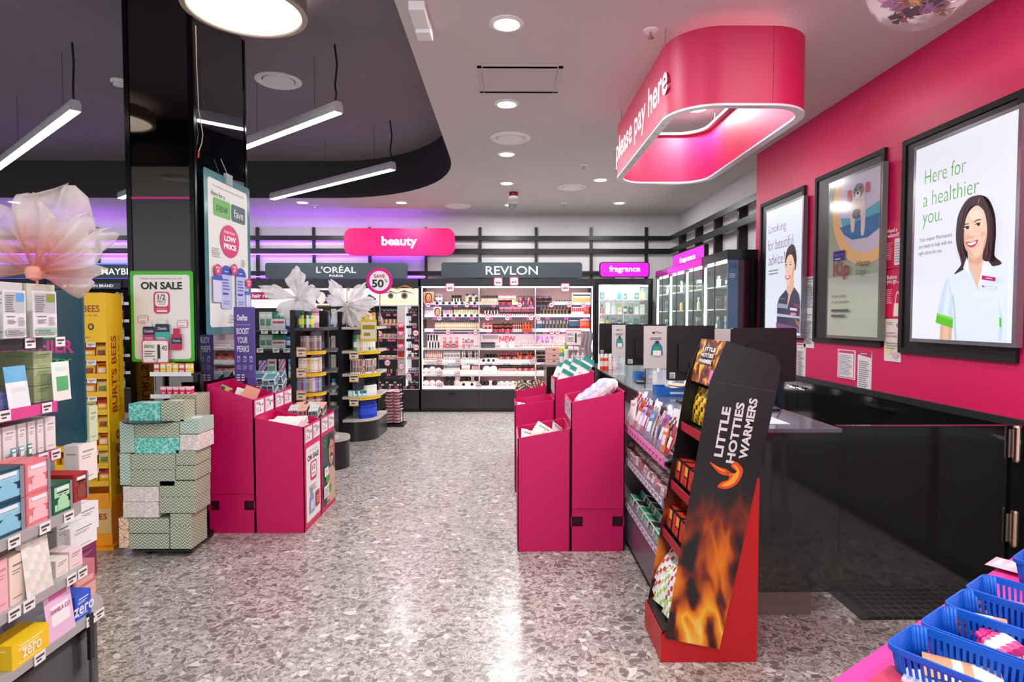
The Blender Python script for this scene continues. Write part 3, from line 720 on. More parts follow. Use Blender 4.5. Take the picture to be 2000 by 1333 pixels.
# purple LED strips hidden above the brand signs
for x0, x1, lab in ((-4.35, -1.35, 'purple light strip along the rail above L\'OREAL sign'), (-9.0, -6.0, 'purple light strip on the rail above left brand sign')):
    z = pt(1000, 496, Y=YW).z - .012
    solo(MB().box(x0, x1, YW - .075, YW - .055, z - .012, z), 'light_strip', lab, 'light strip', mat('#8a3cff', .5, emit=14.0), group=None)
    z = pt(1000, 541, Y=YW).z
    solo(MB().box(x0, x1, YW - .075, YW - .055, z - .012, z), 'light_strip', lab.replace('purple light strip', 'lower purple light strip').replace('above', 'behind'), 'light strip', mat('#8a3cff', .5, emit=14.0), group=None)
    area('purple_uplight', ((x0 + x1) / 2, YW - .25, 2.50), x1 - x0, 14, (.42, .1, 1.0), rot=(PI - .25, 0, 0), size_y=.05)
# ================================================================ WALL GONDOLAS (back wall)
YG = 9.62       # front plane of shelving lips
ZB = .17 
def ticket_row(x0, x1, y, z, n, c, c2, grp, lab, w=.045, h=.03, name='price_ticket', cat='price ticket', jit=.3, seed=1, border=None):
    rnd = random.Random(seed)
    for i in range(n):
        x = x0 + (x1 - x0) * (i + .5) / n + rnd.uniform(-jit, jit) * (x1 - x0) / n
        put(m_tag(w, h, c, c2, border), name, lab, cat, (x, y, z), 0, grp)

def badge(x, y, z, r, txt, lab, grp=None, top=None, rz=0, sq=False, back=YG):
    t = thing('discount_badge', lab, 'badge', (x, y, z - r), rz, grp)
    if sq: mb = MB().prism(rrect(x - r, z - r, x + r, z + r, r * .3), y, y + .004, 'y')
    else: mb = MB().prism([(x + r * math.cos(2 * PI * i / 28), z + r * math.sin(2 * PI * i / 28)) for i in range(28)], y, y + .004, 'y')
    part(mb, 'disc', mat('#d4145f', .4), t)
    P = Pic(Frame((x, y, z)), step=.0012)
    if sq: P.rect(-r * .82, -r * .82, r * .82, r * .82, '#f4f2f0', r * .2)
    else: P.ell(0, 0, r * .8, r * .8, '#f4f2f0')
    if top: P.text(top, 0, r * .35, r * .9, r * .25, '#b0104f').text(txt, 0, -r * .15, r * 1.2, r * .5, '#222222', .02)
    else: P.text(txt, 0, 0, r * 1.1, r * .55, '#222222', .03)
    P.build('print', t)
    part(MB().box(x - .012, x + .012, y + .004, back, z - .01, z + .01), 'clip', mat('#d8d8d8', .3), t); return t

# ---- big lit cosmetics unit (REVLON)
gx0 = pt(824, 650, Y=YG).x; gx1 = pt(1157, 650, Y=YG).x
zt = pt(990, 566, Y=YG).z; zb = pt(990, 756, Y=YG).z; zfl = 0
t = thing('cosmetics_wall_unit', 'wide brightly lit pink lined makeup wall unit under REVLON sign', 'display unit', ((gx0 + gx1) / 2, YG + .3, 0))
part(MB().box(gx0 - .05, gx1 + .05, YG - .02, YB - .02, .06, zb - .05, 0).box(gx0 - .03, gx1 + .03, YG + .05, YB - .05, 0, .06, 0), 'base_cabinet', mat('#2b2a2e', .3), t)
part(MB().box(gx0 - .04, gx0, YG, YB - .02, zb - .05, zt + .05, 0), 'side_panel', mat('#1d1c22', .35), t)
part(MB().box(gx1, gx1 + .04, YG, YB - .02, zb - .05, zt + .05, 0), 'side_panel', mat('#1d1c22', .35), t)
zc = pt(990, 545, Y=YG).z
part(MB().box(gx0 - .05, gx1 + .05, YG - .01, YB - .02, zt + .05, zc, 0), 'canopy', mat('#232329', .4), t)
part(MB().box(gx0, gx1, YB - .12, YB - .1, zb - .05, zt + .05), 'back_panel', mat('#e2b9b7', .5), t)
mb = MB().box(gx0, gx1, YG - .012, YG + .0, zt + .03, zt + .05).box(gx0, gx1, YG - .012, YG, zb - .03, zb - .012).box(gx0, gx0 + .015, YG - .012, YG, zb, zt + .03).box(gx1 - .015, gx1, YG - .012, YG, zb, zt + .03)
part(mb, 'light_frame', mat('#f2f2ff', .4, emit=3.5), t, label='glowing white edge light')
area('unit_light', ((gx0 + gx1) / 2, YG + .05, zt + .03), gx1 - gx0 - .1, 5, (1, .97, .95), size_y=.05, rot=(.5, 0, 0))
shelf_py = [596, 620.5, 649.5, 680.5, 709, 731.5, 756]
shelf_z = [pt(990, q, Y=YG).z for q in shelf_py]
bays = [gx0 + (gx1 - gx0) * k / 3 for k in range(4)]
for i, z in enumerate(shelf_z):
    yy = YG if i >= 3 else YG + .08
    part(MB().box(gx0, gx1, yy, YB - .13, z - .018, z, 0).box(gx0, gx1, yy - .004, yy, z - .03, z + .004, 1 if i != 3 else 2), 'shelf', [mat('#f4ecec', .4), mat('#55506a' if i < 3 else '#e8e4e4', .4), mat('#cfcad0', .3)], t)
    part(MB().box(gx0 + .02, gx1 - .02, yy + .012, yy + .03, z - .024, z - .0185), 'led_strip', mat('#fff6f2', .5, emit=(22.0 if i < 3 else 10.0)), t)
    if i != 3:
        yt_ = yy + .14
        part(MB().box(gx0 + .01, gx1 - .01, yt_, yt_ + .16, z, z + .055, 0), 'riser', mat('#f6f0f0', .35), t)
for k in (1, 2):
    part(MB().box(bays[k] - .006, bays[k] + .006, YG + .06, YB - .13, zb, zt + .03), 'divider', mat('#cfc6cc', .3), t)
mb = MB(); mb.box(bays[1] - .004, bays[1] + .004, YG - .021, YG - .02, .08, zb - .06).box(bays[2] - .004, bays[2] + .004, YG - .021, YG - .02, .08, zb - .06)
part(mb, 'door_gap', mat('#0a0a0a', .5), t)
xk = pt(883, 770, Y=YG).x
part(MB().prism(rrect(xk - .06, .27, xk + .06, .31, .02), YG - .024, YG - .02, 'y'), 'finger_slot', mat('#050505', .5), t)
# coloured header display board row 4: NEW / PLAY
zz = shelf_z[3]
P = Pic(Frame((0, YB - .125, 0)), step=.002, emit=.25)
P.rect(gx0 + .01, zz + .01, gx1 - .01, shelf_z[2] - .03, '#f4dfe4')
P.rect(pt(940, 660, Y=YG).x, zz + .12, pt(972, 660, Y=YG).x, shelf_z[2] - .06, '#a8a29f')
P.build('lit_header_board', t)
for s_, c_, px0, px1 in (('NEW', '#c01432', 975, 1006), ('PL△Y', '#9a18a8', 1048, 1081)):
    P = Pic(Frame((0, YG + .14, 0)), step=.002, emit=.2)
    a = pt(px0, 669, Y=YG + .14); b_ = pt(px1, 657, Y=YG + .14)
    if s_ == 'NEW': P.text(s_, (a.x + b_.x) / 2, (a.z + b_.z) / 2, b_.x - a.x, b_.z - a.z, c_, .03)
    else:
        w4 = (b_.x - a.x); hh = b_.z - a.z; zc_ = (a.z + b_.z) / 2
        P.text('P', a.x + w4 * .08, zc_, w4 * .15, hh, c_, .03).text('L', a.x + w4 * .36, zc_, w4 * .13, hh, c_, .03).text('Y', a.x + w4 * .92, zc_, w4 * .17, hh, c_, .03)
        for q in ((.52, 0, .62, 1), (.72, 0, .62, 1)): P.shape([(a.x + w4 * (q[0] - .02), a.z), (a.x + w4 * (q[0] + .02), a.z), (a.x + w4 * (q[2] + .02), b_.z), (a.x + w4 * (q[2] - .02), b_.z)], c_)
        P.rect(a.x + w4 * .52, a.z, a.x + w4 * .72, a.z + hh * .15, c_)
    P.build('lettering', t)

# products of the lit unit
rowname = ['top', 'second', 'third', 'fourth', 'fifth', 'sixth', 'lowest']
def row(x0, x1, y, z, n, meshes, name, cat, lab, grp, rz=0, jit=.0, ry=0, s=None):
    rnd = random.Random(int(x0 * 991 + z * 577) & 0xffff)
    for i in range(n):
        x = x0 + (x1 - x0) * (i + .5) / n + rnd.uniform(-jit, jit) * .004
        put(meshes[i % len(meshes)] if len(meshes) < 9 else rnd.choice(meshes), name, lab, cat, (x, y, z), rz, grp, ry=ry, s=s)
def seg(a, b, i, back=0, n=8, meshes=(), name='cosmetic_tube', cat='cosmetic', desc='', where=''):
    """a, b: pixel columns on the unit front; i shelf index"""
    yy = (YG if i >= 3 else YG + .08)
    y = yy + (.22 if back else .06); z = shelf_z[i] + (.055 if (back and i != 3) else 0)
    x0 = pt(a, 640, Y=YG + .1).x; x1 = pt(b, 640, Y=YG + .1).x
    lab = '%s, %s shelf of lit makeup unit, %s' % (desc, rowname[i], where)
    row(x0, x1, y, z, n, list(meshes), name, cat, lab, '%s, %s shelf %s' % (desc, rowname[i], where), s=(1.12, 1, 1.3 if name != 'pressed_powder' else 1.1))
T = m_tube
dark = T(.011, .085, '#2a2428', '#151217'); dark2 = T(.010, .08, '#efe6e0', '#1d1a1f'); pinkt = T(.011, .075, '#d88f9a', '#201a1e')
reds = [T(.012, .06, c, '#1c1518') for c in ('#b01830', '#8c1026', '#c8304a', '#d85070')]
corals = [T(.013, .075, c, c2) for c, c2 in (('#e8402a', '#f06040'), ('#d83a30', '#2a1a1a'), ('#e85a3a', '#e85a3a'))]
beige = [m_bottle(.017, .1, c, '#f0ece8', '#e8d4c0', kind=1) for c in ('#d8b08c', '#e6c4a4', '#c89a74')]
foundb = [m_bottle(.014, .1, '#d9b48e', '#2c4a66', '#efdcc6', kind=1), m_bottle(.014, .1, '#e4c39c', '#26425c', '#f1e2cc', kind=1)]
whiteb = [m_bottle(.013, .085, '#f0ecec', '#d9d4d6', '#b9b4bc', kind=1), m_bottle(.013, .09, '#efe8e6', '#c8c4c8', '#8c8894', kind=0)]
nudes = [T(.011, .07, '#f4ecec', c) for c in ('#c87474', '#e0a090', '#b85060', '#8a3040')]
mini = [m_compact(.022, '#f4f0ee', '#1e1c1e', '#3a3034'), m_compact(.022, '#f4f0ee', '#e8e4e2', '#c89078')]
comp = [m_compact(.04, '#f4eeec', '#2a2628', '#e0b49a'), m_compact(.04, '#f2ecea', '#26242a', '#d49a86'), m_compact(.04, '#efe8e6', '#d8d0cc', '#caa080')]
blush = [m_compact(.042, '#f4eeec', '#f0e8e6', '#c86a66'), m_compact(.042, '#f4eeec', '#f0e8e6', '#b85a5a')]
brush = [m_bottle(.01, .14, '#1c1a1c', '#caa27a', '#caa27a', kind=1)]
blk = [m_carton(.03, .02, .085, '#17151a', '#d8d4d4', '#c8a070', 1), m_carton(.03, .02, .085, '#201c22', '#a8a4a8', '#c8a070', 1)]
# shelf 0
seg(848, 862, 0, 1, 4, [m_bottle(.013, .1, '#7a50a0', '#e0c020', kind=1), m_bottle(.013, .1, '#c8b0d8', '#c8b0d8', kind=1)], 'cosmetic_bottle', 'cosmetic', 'purple and yellow capped bottle', 'left bay')
seg(880, 900, 0, 1, 7, [dark, dark2], desc='black and white mascara tube', where='left bay')
seg(908, 936, 0, 1, 9, foundb + blk, 'cosmetic_bottle', 'cosmetic', 'dark capped foundation bottle', 'left bay')
seg(850, 936, 0, 0, 14, mini, 'pressed_powder', 'cosmetic', 'small dark round compact', 'left bay')
seg(938, 972, 0, 1, 11, [T(.01, .08, '#e4c8a8', '#2a2428'), T(.01, .08, '#f0e0d0', '#3a3034')], desc='slim beige concealer tube', where='centre bay')
seg(938, 972, 0, 0, 9, [T(.01, .045, '#e0c0a0', '#d0a080')], desc='tiny beige concealer pot', where='centre bay')
seg(973, 1008, 0, 1, 8, [m_carton(.03, .015, .08, c, '#f6dada', '#ffffff', 0) for c in ('#e88a8a', '#f0a898', '#d8687a')], 'lip_carton', 'cosmetic', 'coral lip gloss carton', 'centre bay')
seg(973, 1000, 0, 0, 9, reds, desc='deep red nail polish', where='centre bay'); seg(1001, 1008, 0, 0, 2, [m_bottle(.014, .06, '#f0d020', '#f0d020', kind=1)], 'cosmetic_bottle', 'cosmetic', 'yellow nail bottle', 'centre bay')
seg(1012, 1045, 0, 1, 10, [m_bottle(.012, .075, c, '#17151a', c, kind=0) for c in ('#3a8a80', '#e0b0b0', '#c84050', '#5a2a3a', '#c04a8a')], 'nail_polish', 'cosmetic', 'black capped nail polish bottle', 'centre bay')
seg(1012, 1045, 0, 0, 11, [m_bottle(.012, .06, c, '#17151a', c, kind=0) for c in ('#b02a3a', '#d86a7a', '#6a1a2a', '#c890a0', '#2a4a6a')], 'nail_polish', 'cosmetic', 'short black capped nail polish', 'centre bay')
seg(1047, 1078, 0, 1, 9, [m_bottle(.012, .075, c, '#17151a', c, kind=0) for c in ('#4a50c0', '#c84a9a', '#e8a0b0', '#c03a40')], 'nail_polish', 'cosmetic', 'bright nail polish bottle', 'right bay')
seg(1047, 1078, 0, 0, 10, [dark], desc='short black lacquer tube', where='right bay')
seg(1085, 1116, 0, 0, 6, [m_bottle(.015, .06, '#f2efec', '#2a2628', kind=0)], 'cosmetic_bottle', 'cosmetic', 'white makeup remover bottle', 'right bay')
seg(1119, 1153, 0, 0, 8, [m_pouch(.05, .15, '#f2ece2', '#d8b070', '#1e1c1e', .02)], 'sponge_packet', 'cosmetic', 'cream packet hanging', 'right bay')
# shelf 1
seg(826, 846, 1, 1, 9, [T(.009, .09, '#f2eef4', '#b8a0d0')], desc='lilac slim tube', where='left bay')
seg(862, 882, 1, 1, 8, [T(.01, .09, '#b89ac8', '#2a2430'), T(.01, .09, '#e0b8c8', '#4a3a50')], desc='purple mascara tube', where='left bay')
seg(884, 935, 1, 1, 15, [T(.012, .095, '#e8d2b4', '#26384c', '#e0c84a'), T(.012, .095, '#efdcc4', '#1e3042', '#e0c84a')], desc='navy capped foundation tube', where='left bay')
seg(848, 935, 1, 0, 15, mini, 'pressed_powder', 'cosmetic', 'little dark compact', 'left bay')
seg(945, 973, 1, 1, 9, [dark2, dark], desc='black capped gloss tube', where='centre bay')
seg(975, 1044, 1, 1, 20, [m_carton(.026, .02, .095, c, '#2a2024', '#f0f0f0', 3) for c in ('#d86a8a', '#e890a8', '#c04a70', '#b878b8', '#e8788a')], 'lipstick', 'cosmetic', 'pink topped lipstick', 'centre bay')
seg(940, 1044, 1, 0, 24, [T(.009, .045, '#f4ecec', '#c04058'), T(.009, .045, '#f4ecec', '#a02840')], desc='red tipped mini lipstick tester', where='centre bay')
seg(1058, 1115, 1, 1, 26, [T(.008, .1, '#3a3436', '#8a7a5a'), T(.008, .1, '#26242a', '#26242a'), T(.008, .1, '#a89068', '#26242a')], desc='slim dark eye pencil', where='right bay')
seg(1118, 1143, 1, 1, 6, [m_pouch(.035, .12, '#f6f0ee', '#c8303a', '#ffffff', .015)], 'blister_pack', 'cosmetic', 'white and red blister pack', 'right bay')
seg(1144, 1154, 1, 1, 2, [m_pouch(.045, .13, '#e0402a', '#f08060', '#ffffff', .02)], 'blister_pack', 'cosmetic', 'orange red packet', 'right bay')
# shelf 2
seg(846, 934, 2, 1, 22, foundb, 'foundation_bottle', 'cosmetic', 'navy capped beige foundation bottle', 'left bay')
seg(846, 934, 2, 0, 22, [m_compact(.018, '#e8e4e4', '#5a5458', '#b8a090')], 'pressed_powder', 'cosmetic', 'tiny grey compact', 'left bay')
for a_, b_2, cc in ((942, 960, nudes), (962, 980, reds), (981, 1000, [pinkt] + reds), (1001, 1020, [pinkt, nudes[0]]), (1021, 1039, corals)):
    k_ = {942: 'first', 962: 'second', 981: 'third', 1001: 'fourth', 1021: 'last'}[a_]; d_ = {942: 'white cased', 962: 'crimson', 981: 'rose', 1001: 'nude pink', 1021: 'coral'}[a_]
    seg(a_, b_2, 2, 1, 9, cc, 'lipstick', 'cosmetic', 'raised ' + d_ + ' lipstick', k_ + ' stack'); seg(a_, b_2, 2, 0, 9, cc, 'lipstick', 'cosmetic', 'front ' + d_ + ' lipstick', k_ + ' stack')
seg(1049, 1060, 2, 1, 5, [T(.009, .1, '#3a6aa0', '#e8e8f0')], desc='blue eye pencil', where='right bay')
seg(1061, 1112, 2, 1, 22, [T(.008, .1, '#5a6480', '#c8ccd8'), T(.008, .1, '#26242a', '#8a8e9a'), T(.008, .1, '#8a7a6a', '#26242a')], desc='fine eye liner pencil', where='right bay')
seg(1114, 1134, 2, 1, 6, [m_pouch(.04, .12, '#26282e', '#3a5a80', '#c8c8c8', .02)], 'blister_pack', 'cosmetic', 'black and blue brush packet', 'right bay')
seg(1136, 1154, 2, 1, 4, [m_pouch(.05, .13, '#e0402a', '#f08060', '#ffffff', .02)], 'blister_pack', 'cosmetic', 'orange tool packet', 'right bay')
# shelf 3 (counter height with testers)
seg(836, 858, 3, 0, 8, [T(.013, .16, '#f0eeee', '#1c1a1e'), T(.013, .13, '#1c1a1e', '#e8e4e4')], desc='tall black and white mascara', where='left bay')
seg(866, 895, 3, 0, 5, [m_carton(.045, .02, .13, '#e8a0a0', '#c85a5a', '#ffffff', 3), m_carton(.05, .02, .08, '#6a6468', '#c8c4c8', '#ffffff', 1)], 'display_card', 'display card', 'pink tester card', 'left bay')
seg(903, 925, 3, 0, 4, [m_carton(.04, .02, .13, '#f0d8d8', '#d07080', '#4a4a4a', 3), m_carton(.04, .02, .1, '#c8c0c0', '#8a8488', '#222222', 1)], 'display_card', 'display card', 'pale tester card', 'left bay')
seg(1014, 1118, 3, 1, 26, [T(.01, .09, '#f4eeee', '#d8c8cc')], desc='pale clear gloss tube', where='centre and right bays'); seg(1014, 1118, 3, 0, 24, [T(.012, .04, '#f4f0f0', '#d89090')], desc='small pot in a tray', where='centre and right bays')
seg(938, 968, 3, 0, 1, [m_carton(.2, .06, .07, '#4a4a50', '#2a2a2e', '#888888', 1)], 'tester_tray', 'tray', 'dark grey tester tray', 'centre bay'); seg(974, 1008, 3, 0, 2, [m_compact(.05, '#f4eeee', '#f0d8d8', '#e0a098')], 'pressed_powder', 'cosmetic', 'large pale compact', 'centre bay')
# shelf 4
seg(826, 862, 4, 1, 9, [m_bottle(.014, .09, '#e8b8b0', '#e0a0a0', '#f2e4e0', kind=1)], 'cosmetic_bottle', 'cosmetic', 'blush pink bottle', 'left bay'); seg(826, 862, 4, 0, 9, [m_bottle(.014, .05, '#c88a60', '#e8d0c0', kind=1)], 'cosmetic_bottle', 'cosmetic', 'short amber bottle', 'left bay')
seg(864, 898, 4, 1, 11, whiteb, 'cosmetic_bottle', 'cosmetic', 'white serum bottle', 'left bay'); seg(900, 934, 4, 1, 8, whiteb + [mini[0]], 'cosmetic_bottle', 'cosmetic', 'white and grey skincare bottle', 'left bay')
seg(864, 934, 4, 0, 15, [m_bottle(.01, .05, '#f0ecec', '#8a868c', kind=1)], 'cosmetic_bottle', 'cosmetic', 'short grey capped bottle', 'left bay')
seg(946, 970, 4, 1, 4, [m_compact(.032, '#f4f0f0', '#1c1a1e', '#f0e8e8')], 'pressed_powder', 'cosmetic', 'white powder with black case', 'centre bay'); seg(942, 971, 4, 0, 6, mini, 'pressed_powder', 'cosmetic', 'small tester compact', 'centre bay')
seg(974, 1008, 4, 1, 12, [T(.01, .08, '#3a2428', '#8a2838'), T(.01, .08, '#4a2a30', '#c05060')], desc='wine red matte lipstick', where='centre bay'); seg(974, 1008, 4, 0, 10, nudes, desc='white cased nude lipstick', where='centre bay')
seg(1011, 1044, 4, 1, 12, corals + reds, desc='orange red lipstick', where='centre bay'); seg(1011, 1044, 4, 0, 10, nudes, desc='white cased coral lipstick', where='centre bay right half')
seg(1048, 1066, 4, 1, 6, [dark2], desc='black capped white tube', where='right bay'); seg(1048, 1066, 4, 0, 6, [dark], desc='short black tube', where='right bay')
# shelf 5
seg(826, 862, 5, 0, 3, [blush[0], m_compact(.05, '#f4eeec', '#e8d8d0', '#d8a078')], 'pressed_powder', 'cosmetic', 'bronzer compact', 'left bay')
seg(864, 897, 5, 1, 9, [m_bottle(.014, .1, '#f0ece8', '#e0b088', '#8a8e96', kind=1)], 'foundation_bottle', 'cosmetic', 'tall white foundation bottle', 'left bay'); seg(900, 917, 5, 1, 5, [m_bottle(.014, .1, '#e8d0b4', '#e8dcd0', kind=1)], 'foundation_bottle', 'cosmetic', 'tall beige foundation bottle', 'left bay'); seg(920, 934, 5, 1, 4, [T(.012, .09, '#e8c8d0', '#5a4048')], desc='rose primer tube', where='left bay')
seg(944, 970, 5, 0, 2, [m_compact(.055, '#f6f2f2', '#f2eeee', '#f0e0dc')], 'pressed_powder', 'cosmetic', 'large white round powder', 'centre bay')
seg(974, 1009, 5, 1, 14, [T(.009, .07, '#2a2226', '#2a2226')], desc='black lip liner', where='centre bay'); seg(974, 1009, 5, 0, 14, [T(.009, .07, '#f4eeee', '#e0a8a8'), T(.009, .07, '#f4eeee', '#d08a8a')], desc='pink nude gloss', where='centre bay')
seg(1011, 1045, 5, 1, 13, [T(.009, .07, '#2a2226', '#8a3a48')], desc='dark berry liner', where='centre bay'); seg(1011, 1045, 5, 0, 11, nudes, desc='mixed pink gloss', where='centre bay'); seg(1048, 1064, 5, 0, 5, [dark2], desc='two tone pencil', where='right bay')
# shelf 6
seg(826, 862, 6, 0, 3, blush, 'pressed_powder', 'cosmetic', 'rose blush compact', 'left bay'); seg(866, 897, 6, 1, 3, comp, 'pressed_powder', 'cosmetic', 'upright powder compact', 'left bay'); seg(866, 897, 6, 0, 3, comp, 'pressed_powder', 'cosmetic', 'open powder compact', 'left bay')
seg(901, 934, 6, 1, 4, comp, 'pressed_powder', 'cosmetic', 'dark cased compact', 'left bay right half'); seg(901, 934, 6, 0, 4, mini, 'pressed_powder', 'cosmetic', 'small eye shadow', 'left bay right half')
seg(938, 970, 6, 0, 4, comp, 'pressed_powder', 'cosmetic', 'tan powder compact', 'centre bay'); seg(974, 1008, 6, 0, 3, [m_compact(.036, '#f4f0f0', '#e8e0de', '#2a2628')], 'pressed_powder', 'cosmetic', 'cream compact with dark pan', 'centre bay')
seg(1012, 1045, 6, 0, 4, comp, 'pressed_powder', 'cosmetic', 'peach powder compact', 'centre bay right half')
# badges 40%
for k, (bx, by) in enumerate(((836, 596), (912, 596), (1015, 596), (1077, 596), (1112, 596), (1140, 596), (858, 622), (952, 622), (991, 622), (1037, 622), (1051, 622), (875, 649), (929, 649), (1078, 649), (1089, 649), (858, 706), (895, 706), (1041, 706), (859, 729), (893, 730), (859, 753), (935, 753))):
    p = pt(bx, by, Y=YG - .03)
    i = min(range(7), key=lambda q: abs(shelf_py[q] - by + 0))
    lab = 'round pink edged 40 badge on %s shelf edge of lit unit, %s' % (rowname[i], ['far left', 'left', 'centre left', 'centre', 'centre right', 'right', 'far right'][min(6, int((bx - 824) / 48))])
    badge(p.x, YG - .03, p.z, .042, '40%', lab, 'round 40 badges on the lit unit shelves', back=YG - .004 if i >= 3 else YG + .076)
for bx, by, lab in ((879, 562, 'square save 40 flag on top of lit unit, leftmost'), (973, 551, 'square save 40 flag under REVLON sign, left of pair'), (1004, 550, 'square save 40 flag under REVLON sign, right of pair'), (1104, 562, 'square save 40 flag on top of lit unit, rightmost')):
    p = pt(bx, by, Y=YG - .05); badge(p.x, YG - .05, p.z, .07, '40%', lab, 'square save 40 flags', top='SAVE', sq=True)
# magenta tickets
for i in range(1, 4):
    for j in range(9):
        x = gx0 + (gx1 - gx0) * (j + .4 + (i * .37 % .5)) / 9
        put(m_tag(.06, .03, '#f07ad0', '#8a2a70'), 'price_ticket', 'small magenta price ticket on %s shelf edge of lit unit' % rowname[i - 1], 'price ticket', (x, YG + .07 - .004 - .001, shelf_z[i - 1] - .034), 0, 'magenta tickets on %s shelf' % rowname[i - 1])
for bx in (841, 881, 918, 955, 990, 1027, 1063): 
    p = pt(bx, 712, Y=YG - .01); put(m_tag(.1, .02, '#4aa0e0', '#ffffff'), 'shelf_clip', 'blue clip strip on fifth shelf edge of lit unit', 'shelf clip', (p.x, YG - .006, shelf_z[4] - .03), 0, 'blue clips under the fifth shelf')
# portraits in the unit: generic model faces on cards
def facecard(px, py, w, h, Y, lab, skin='#c8875a', bg='#c86a3a'):
    p = pt(px, py, Y=Y); t = thing('model_photo_card', lab, 'photo card', (p.x, Y, p.z))
    part(MB().box(p.x - w/2, p.x + w/2, Y, Y + .01, p.z, p.z + h), 'card', WHITE, t)
    P = Pic(Frame((p.x - w/2, Y, p.z)), emit=.15); P.rect(.005, .005, w - .005, h - .005, bg).ell(w * .5, h * .5, w * .36, h * .45, '#2a1a14').ell(w * .52, h * .48, w * .26, h * .36, skin).ell(w * .42, h * .56, w * .05, h * .03, '#241410').ell(w * .62, h * .56, w * .05, h * .03, '#241410').ell(w * .52, h * .3, w * .09, h * .04, '#a83a3a'); P.build('photo', t)
facecard(837, 593, .15, .18, YG + .1, 'orange toned face card at top left of lit makeup unit')
facecard(854, 619, .12, .15, YG + .1, 'small pale face card on second shelf of lit unit', '#e0b090', '#e8c0b0')

# ---- dark makeup unit (left of it)
dx0 = pt(684, 650, Y=YG).x; dx1 = pt(818, 650, Y=YG).x; dz = [pt(990, q, Y=YG).z for q in (614, 638, 664, 682, 699, 731, 756)]
ztop = pt(990, 566, Y=YG).z; zhead = pt(990, 596, Y=YG).z
lx0 = pt(388, 650, Y=YG).x
t = thing('dark_makeup_unit', 'black shelved makeup wall unit with lit eye photo header', 'display unit', ((dx0 + dx1) / 2, YG + .3, 0))
part(MB().box(lx0, dx1 + .03, YG - .02, YB - .02, .06, dz[6] - .04, 0).box(lx0, dx1, YG + .05, YB - .05, 0, .06), 'base_cabinet', mat('#2b2a2e', .3), t)
part(MB().box(dx0 - .05, dx0, YG, YB - .02, dz[6] - .04, ztop + .05), 'side_panel', mat('#b9b59a', .4), t)
part(MB().box(dx1, dx1 + .03, YG, YB - .02, dz[6] - .04, ztop + .05), 'side_panel', mat('#b9b59a', .4), t)
part(MB().box(lx0, dx1 + .03, YG - .01, YB - .02, ztop + .03, zc), 'canopy', mat('#232329', .4), t)
part(MB().box(dx0, dx1, YB - .12, YB - .1, dz[6] - .04, zhead), 'back_panel', mat('#4a4850', .5), t)
for z in dz: part(MB().box(dx0 + .02, dx1 - .02, YG + .06, YG + .075, z - .026, z - .0205), 'led_strip', mat('#fff6f2', .5, emit=9.0), t); part(MB().box(dx0, dx1, YG + .04, YB - .13, z - .02, z, 0).box(dx0, dx1, YG + .035, YG + .04, z - .03, z + .012, 1), 'shelf', [mat('#3a383e', .35), mat('#222026', .35) if z != dz[4] else mat('#b0a888', .4)], t)
xm = pt(792, 650, Y=YG).x
part(MB().box(xm - .005, xm + .005, YG + .03, YB - .13, dz[6], zhead), 'divider', mat('#e8e4f0', .3, emit=.6), t)
part(MB().box(dx0 - .9, dx1, YG + .01, YG + .04, zhead - .02, zhead, 0), 'header_rail', mat('#c6c2a4', .4), t)
P = Pic(Frame((0, YG + .01, 0)), step=.002, emit=.9)
hx = lambda px: pt(px, 580, Y=YG).x; hz = lambda py: pt(700, py, Y=YG).z
part(MB().box(hx(600), dx1, YG + .012, YG + .05, zhead, ztop + .03), 'header_box', mat('#3a3a3a', .4), t)
P.rect(hx(602), zhead, dx1 - .01, ztop + .02, '#f4efe4')
P.rect(hx(740), zhead + .02, hx(812), ztop, '#f0d6b4', .03)
for ex, s_ in ((763, 1), (790, 1.15)):
    x = hx(ex); z = hz(578)
    P.ell(x, z, .11 * s_, .045 * s_, '#f8ece0').ell(x, z, .045 * s_, .045 * s_, '#6a5a4a').ell(x, z, .02 * s_, .02 * s_, '#1a1410').shape([(x - .13 * s_, z + .03), (x, z + .075 * s_), (x + .15 * s_, z + .02), (x, z + .055 * s_)], '#3a2418').shape([(x - .15 * s_, z + .1), (x + .02, z + .15 * s_), (x + .17 * s_, z + .09), (x, z + .12 * s_)], '#8a5a34')
P.shape([(hx(716), zhead + .02), (hx(716), zhead + .1), (hx(712), zhead + .1), (hx(722), zhead + .17), (hx(735), zhead + .1), (hx(735), zhead + .02)], '#3c3e40').text('YOU SAID', hx(725), zhead + .06, .15, .04, '#f0f0f0', .03)
P.rect(hx(617), zhead + .02, hx(650), ztop - .01, '#2c2228').ell(hx(628), hz(582), .07, .09, '#e8c8c0').ell(hx(642), hz(585), .05, .04, '#b060b0').rect(hx(680), zhead + .04, hx(706), ztop - .03, '#f2dce0').text('NEW', hx(698), hz(578), .1, .05, '#e0407a', .02)
P.build('header_artwork', t)
ZD = ['top', 'second', 'third', 'fourth', 'fifth', 'sixth', 'lowest']
def dseg(a, b, i, n, meshes, name, desc, y=.12, dz_=0):
    x0 = pt(a, 640, Y=YG + .1).x; x1 = pt(b, 640, Y=YG + .1).x
    row(x0, x1, YG + y, dz[i] + dz_, n, list(meshes), name, 'cosmetic', '%s on %s shelf of the black makeup unit' % (desc, ZD[i]), '%s, black unit %s shelf' % (desc, ZD[i]))
bk = [m_carton(.035, .02, .09, '#1c1a1e', '#8a868c', '#c8c4c8', 1), m_carton(.04, .03, .07, '#2a3432', '#c8c8c8', '#a8c8c0', 1)]
dseg(745, 776, 0, 8, bk, 'cosmetic_carton', 'dark cosmetic carton'); dseg(798, 814, 0, 5, [bk[0], T(.012, .09, '#c8c4c4', '#1c1a1e')], 'cosmetic_tube', 'silver cased tube')
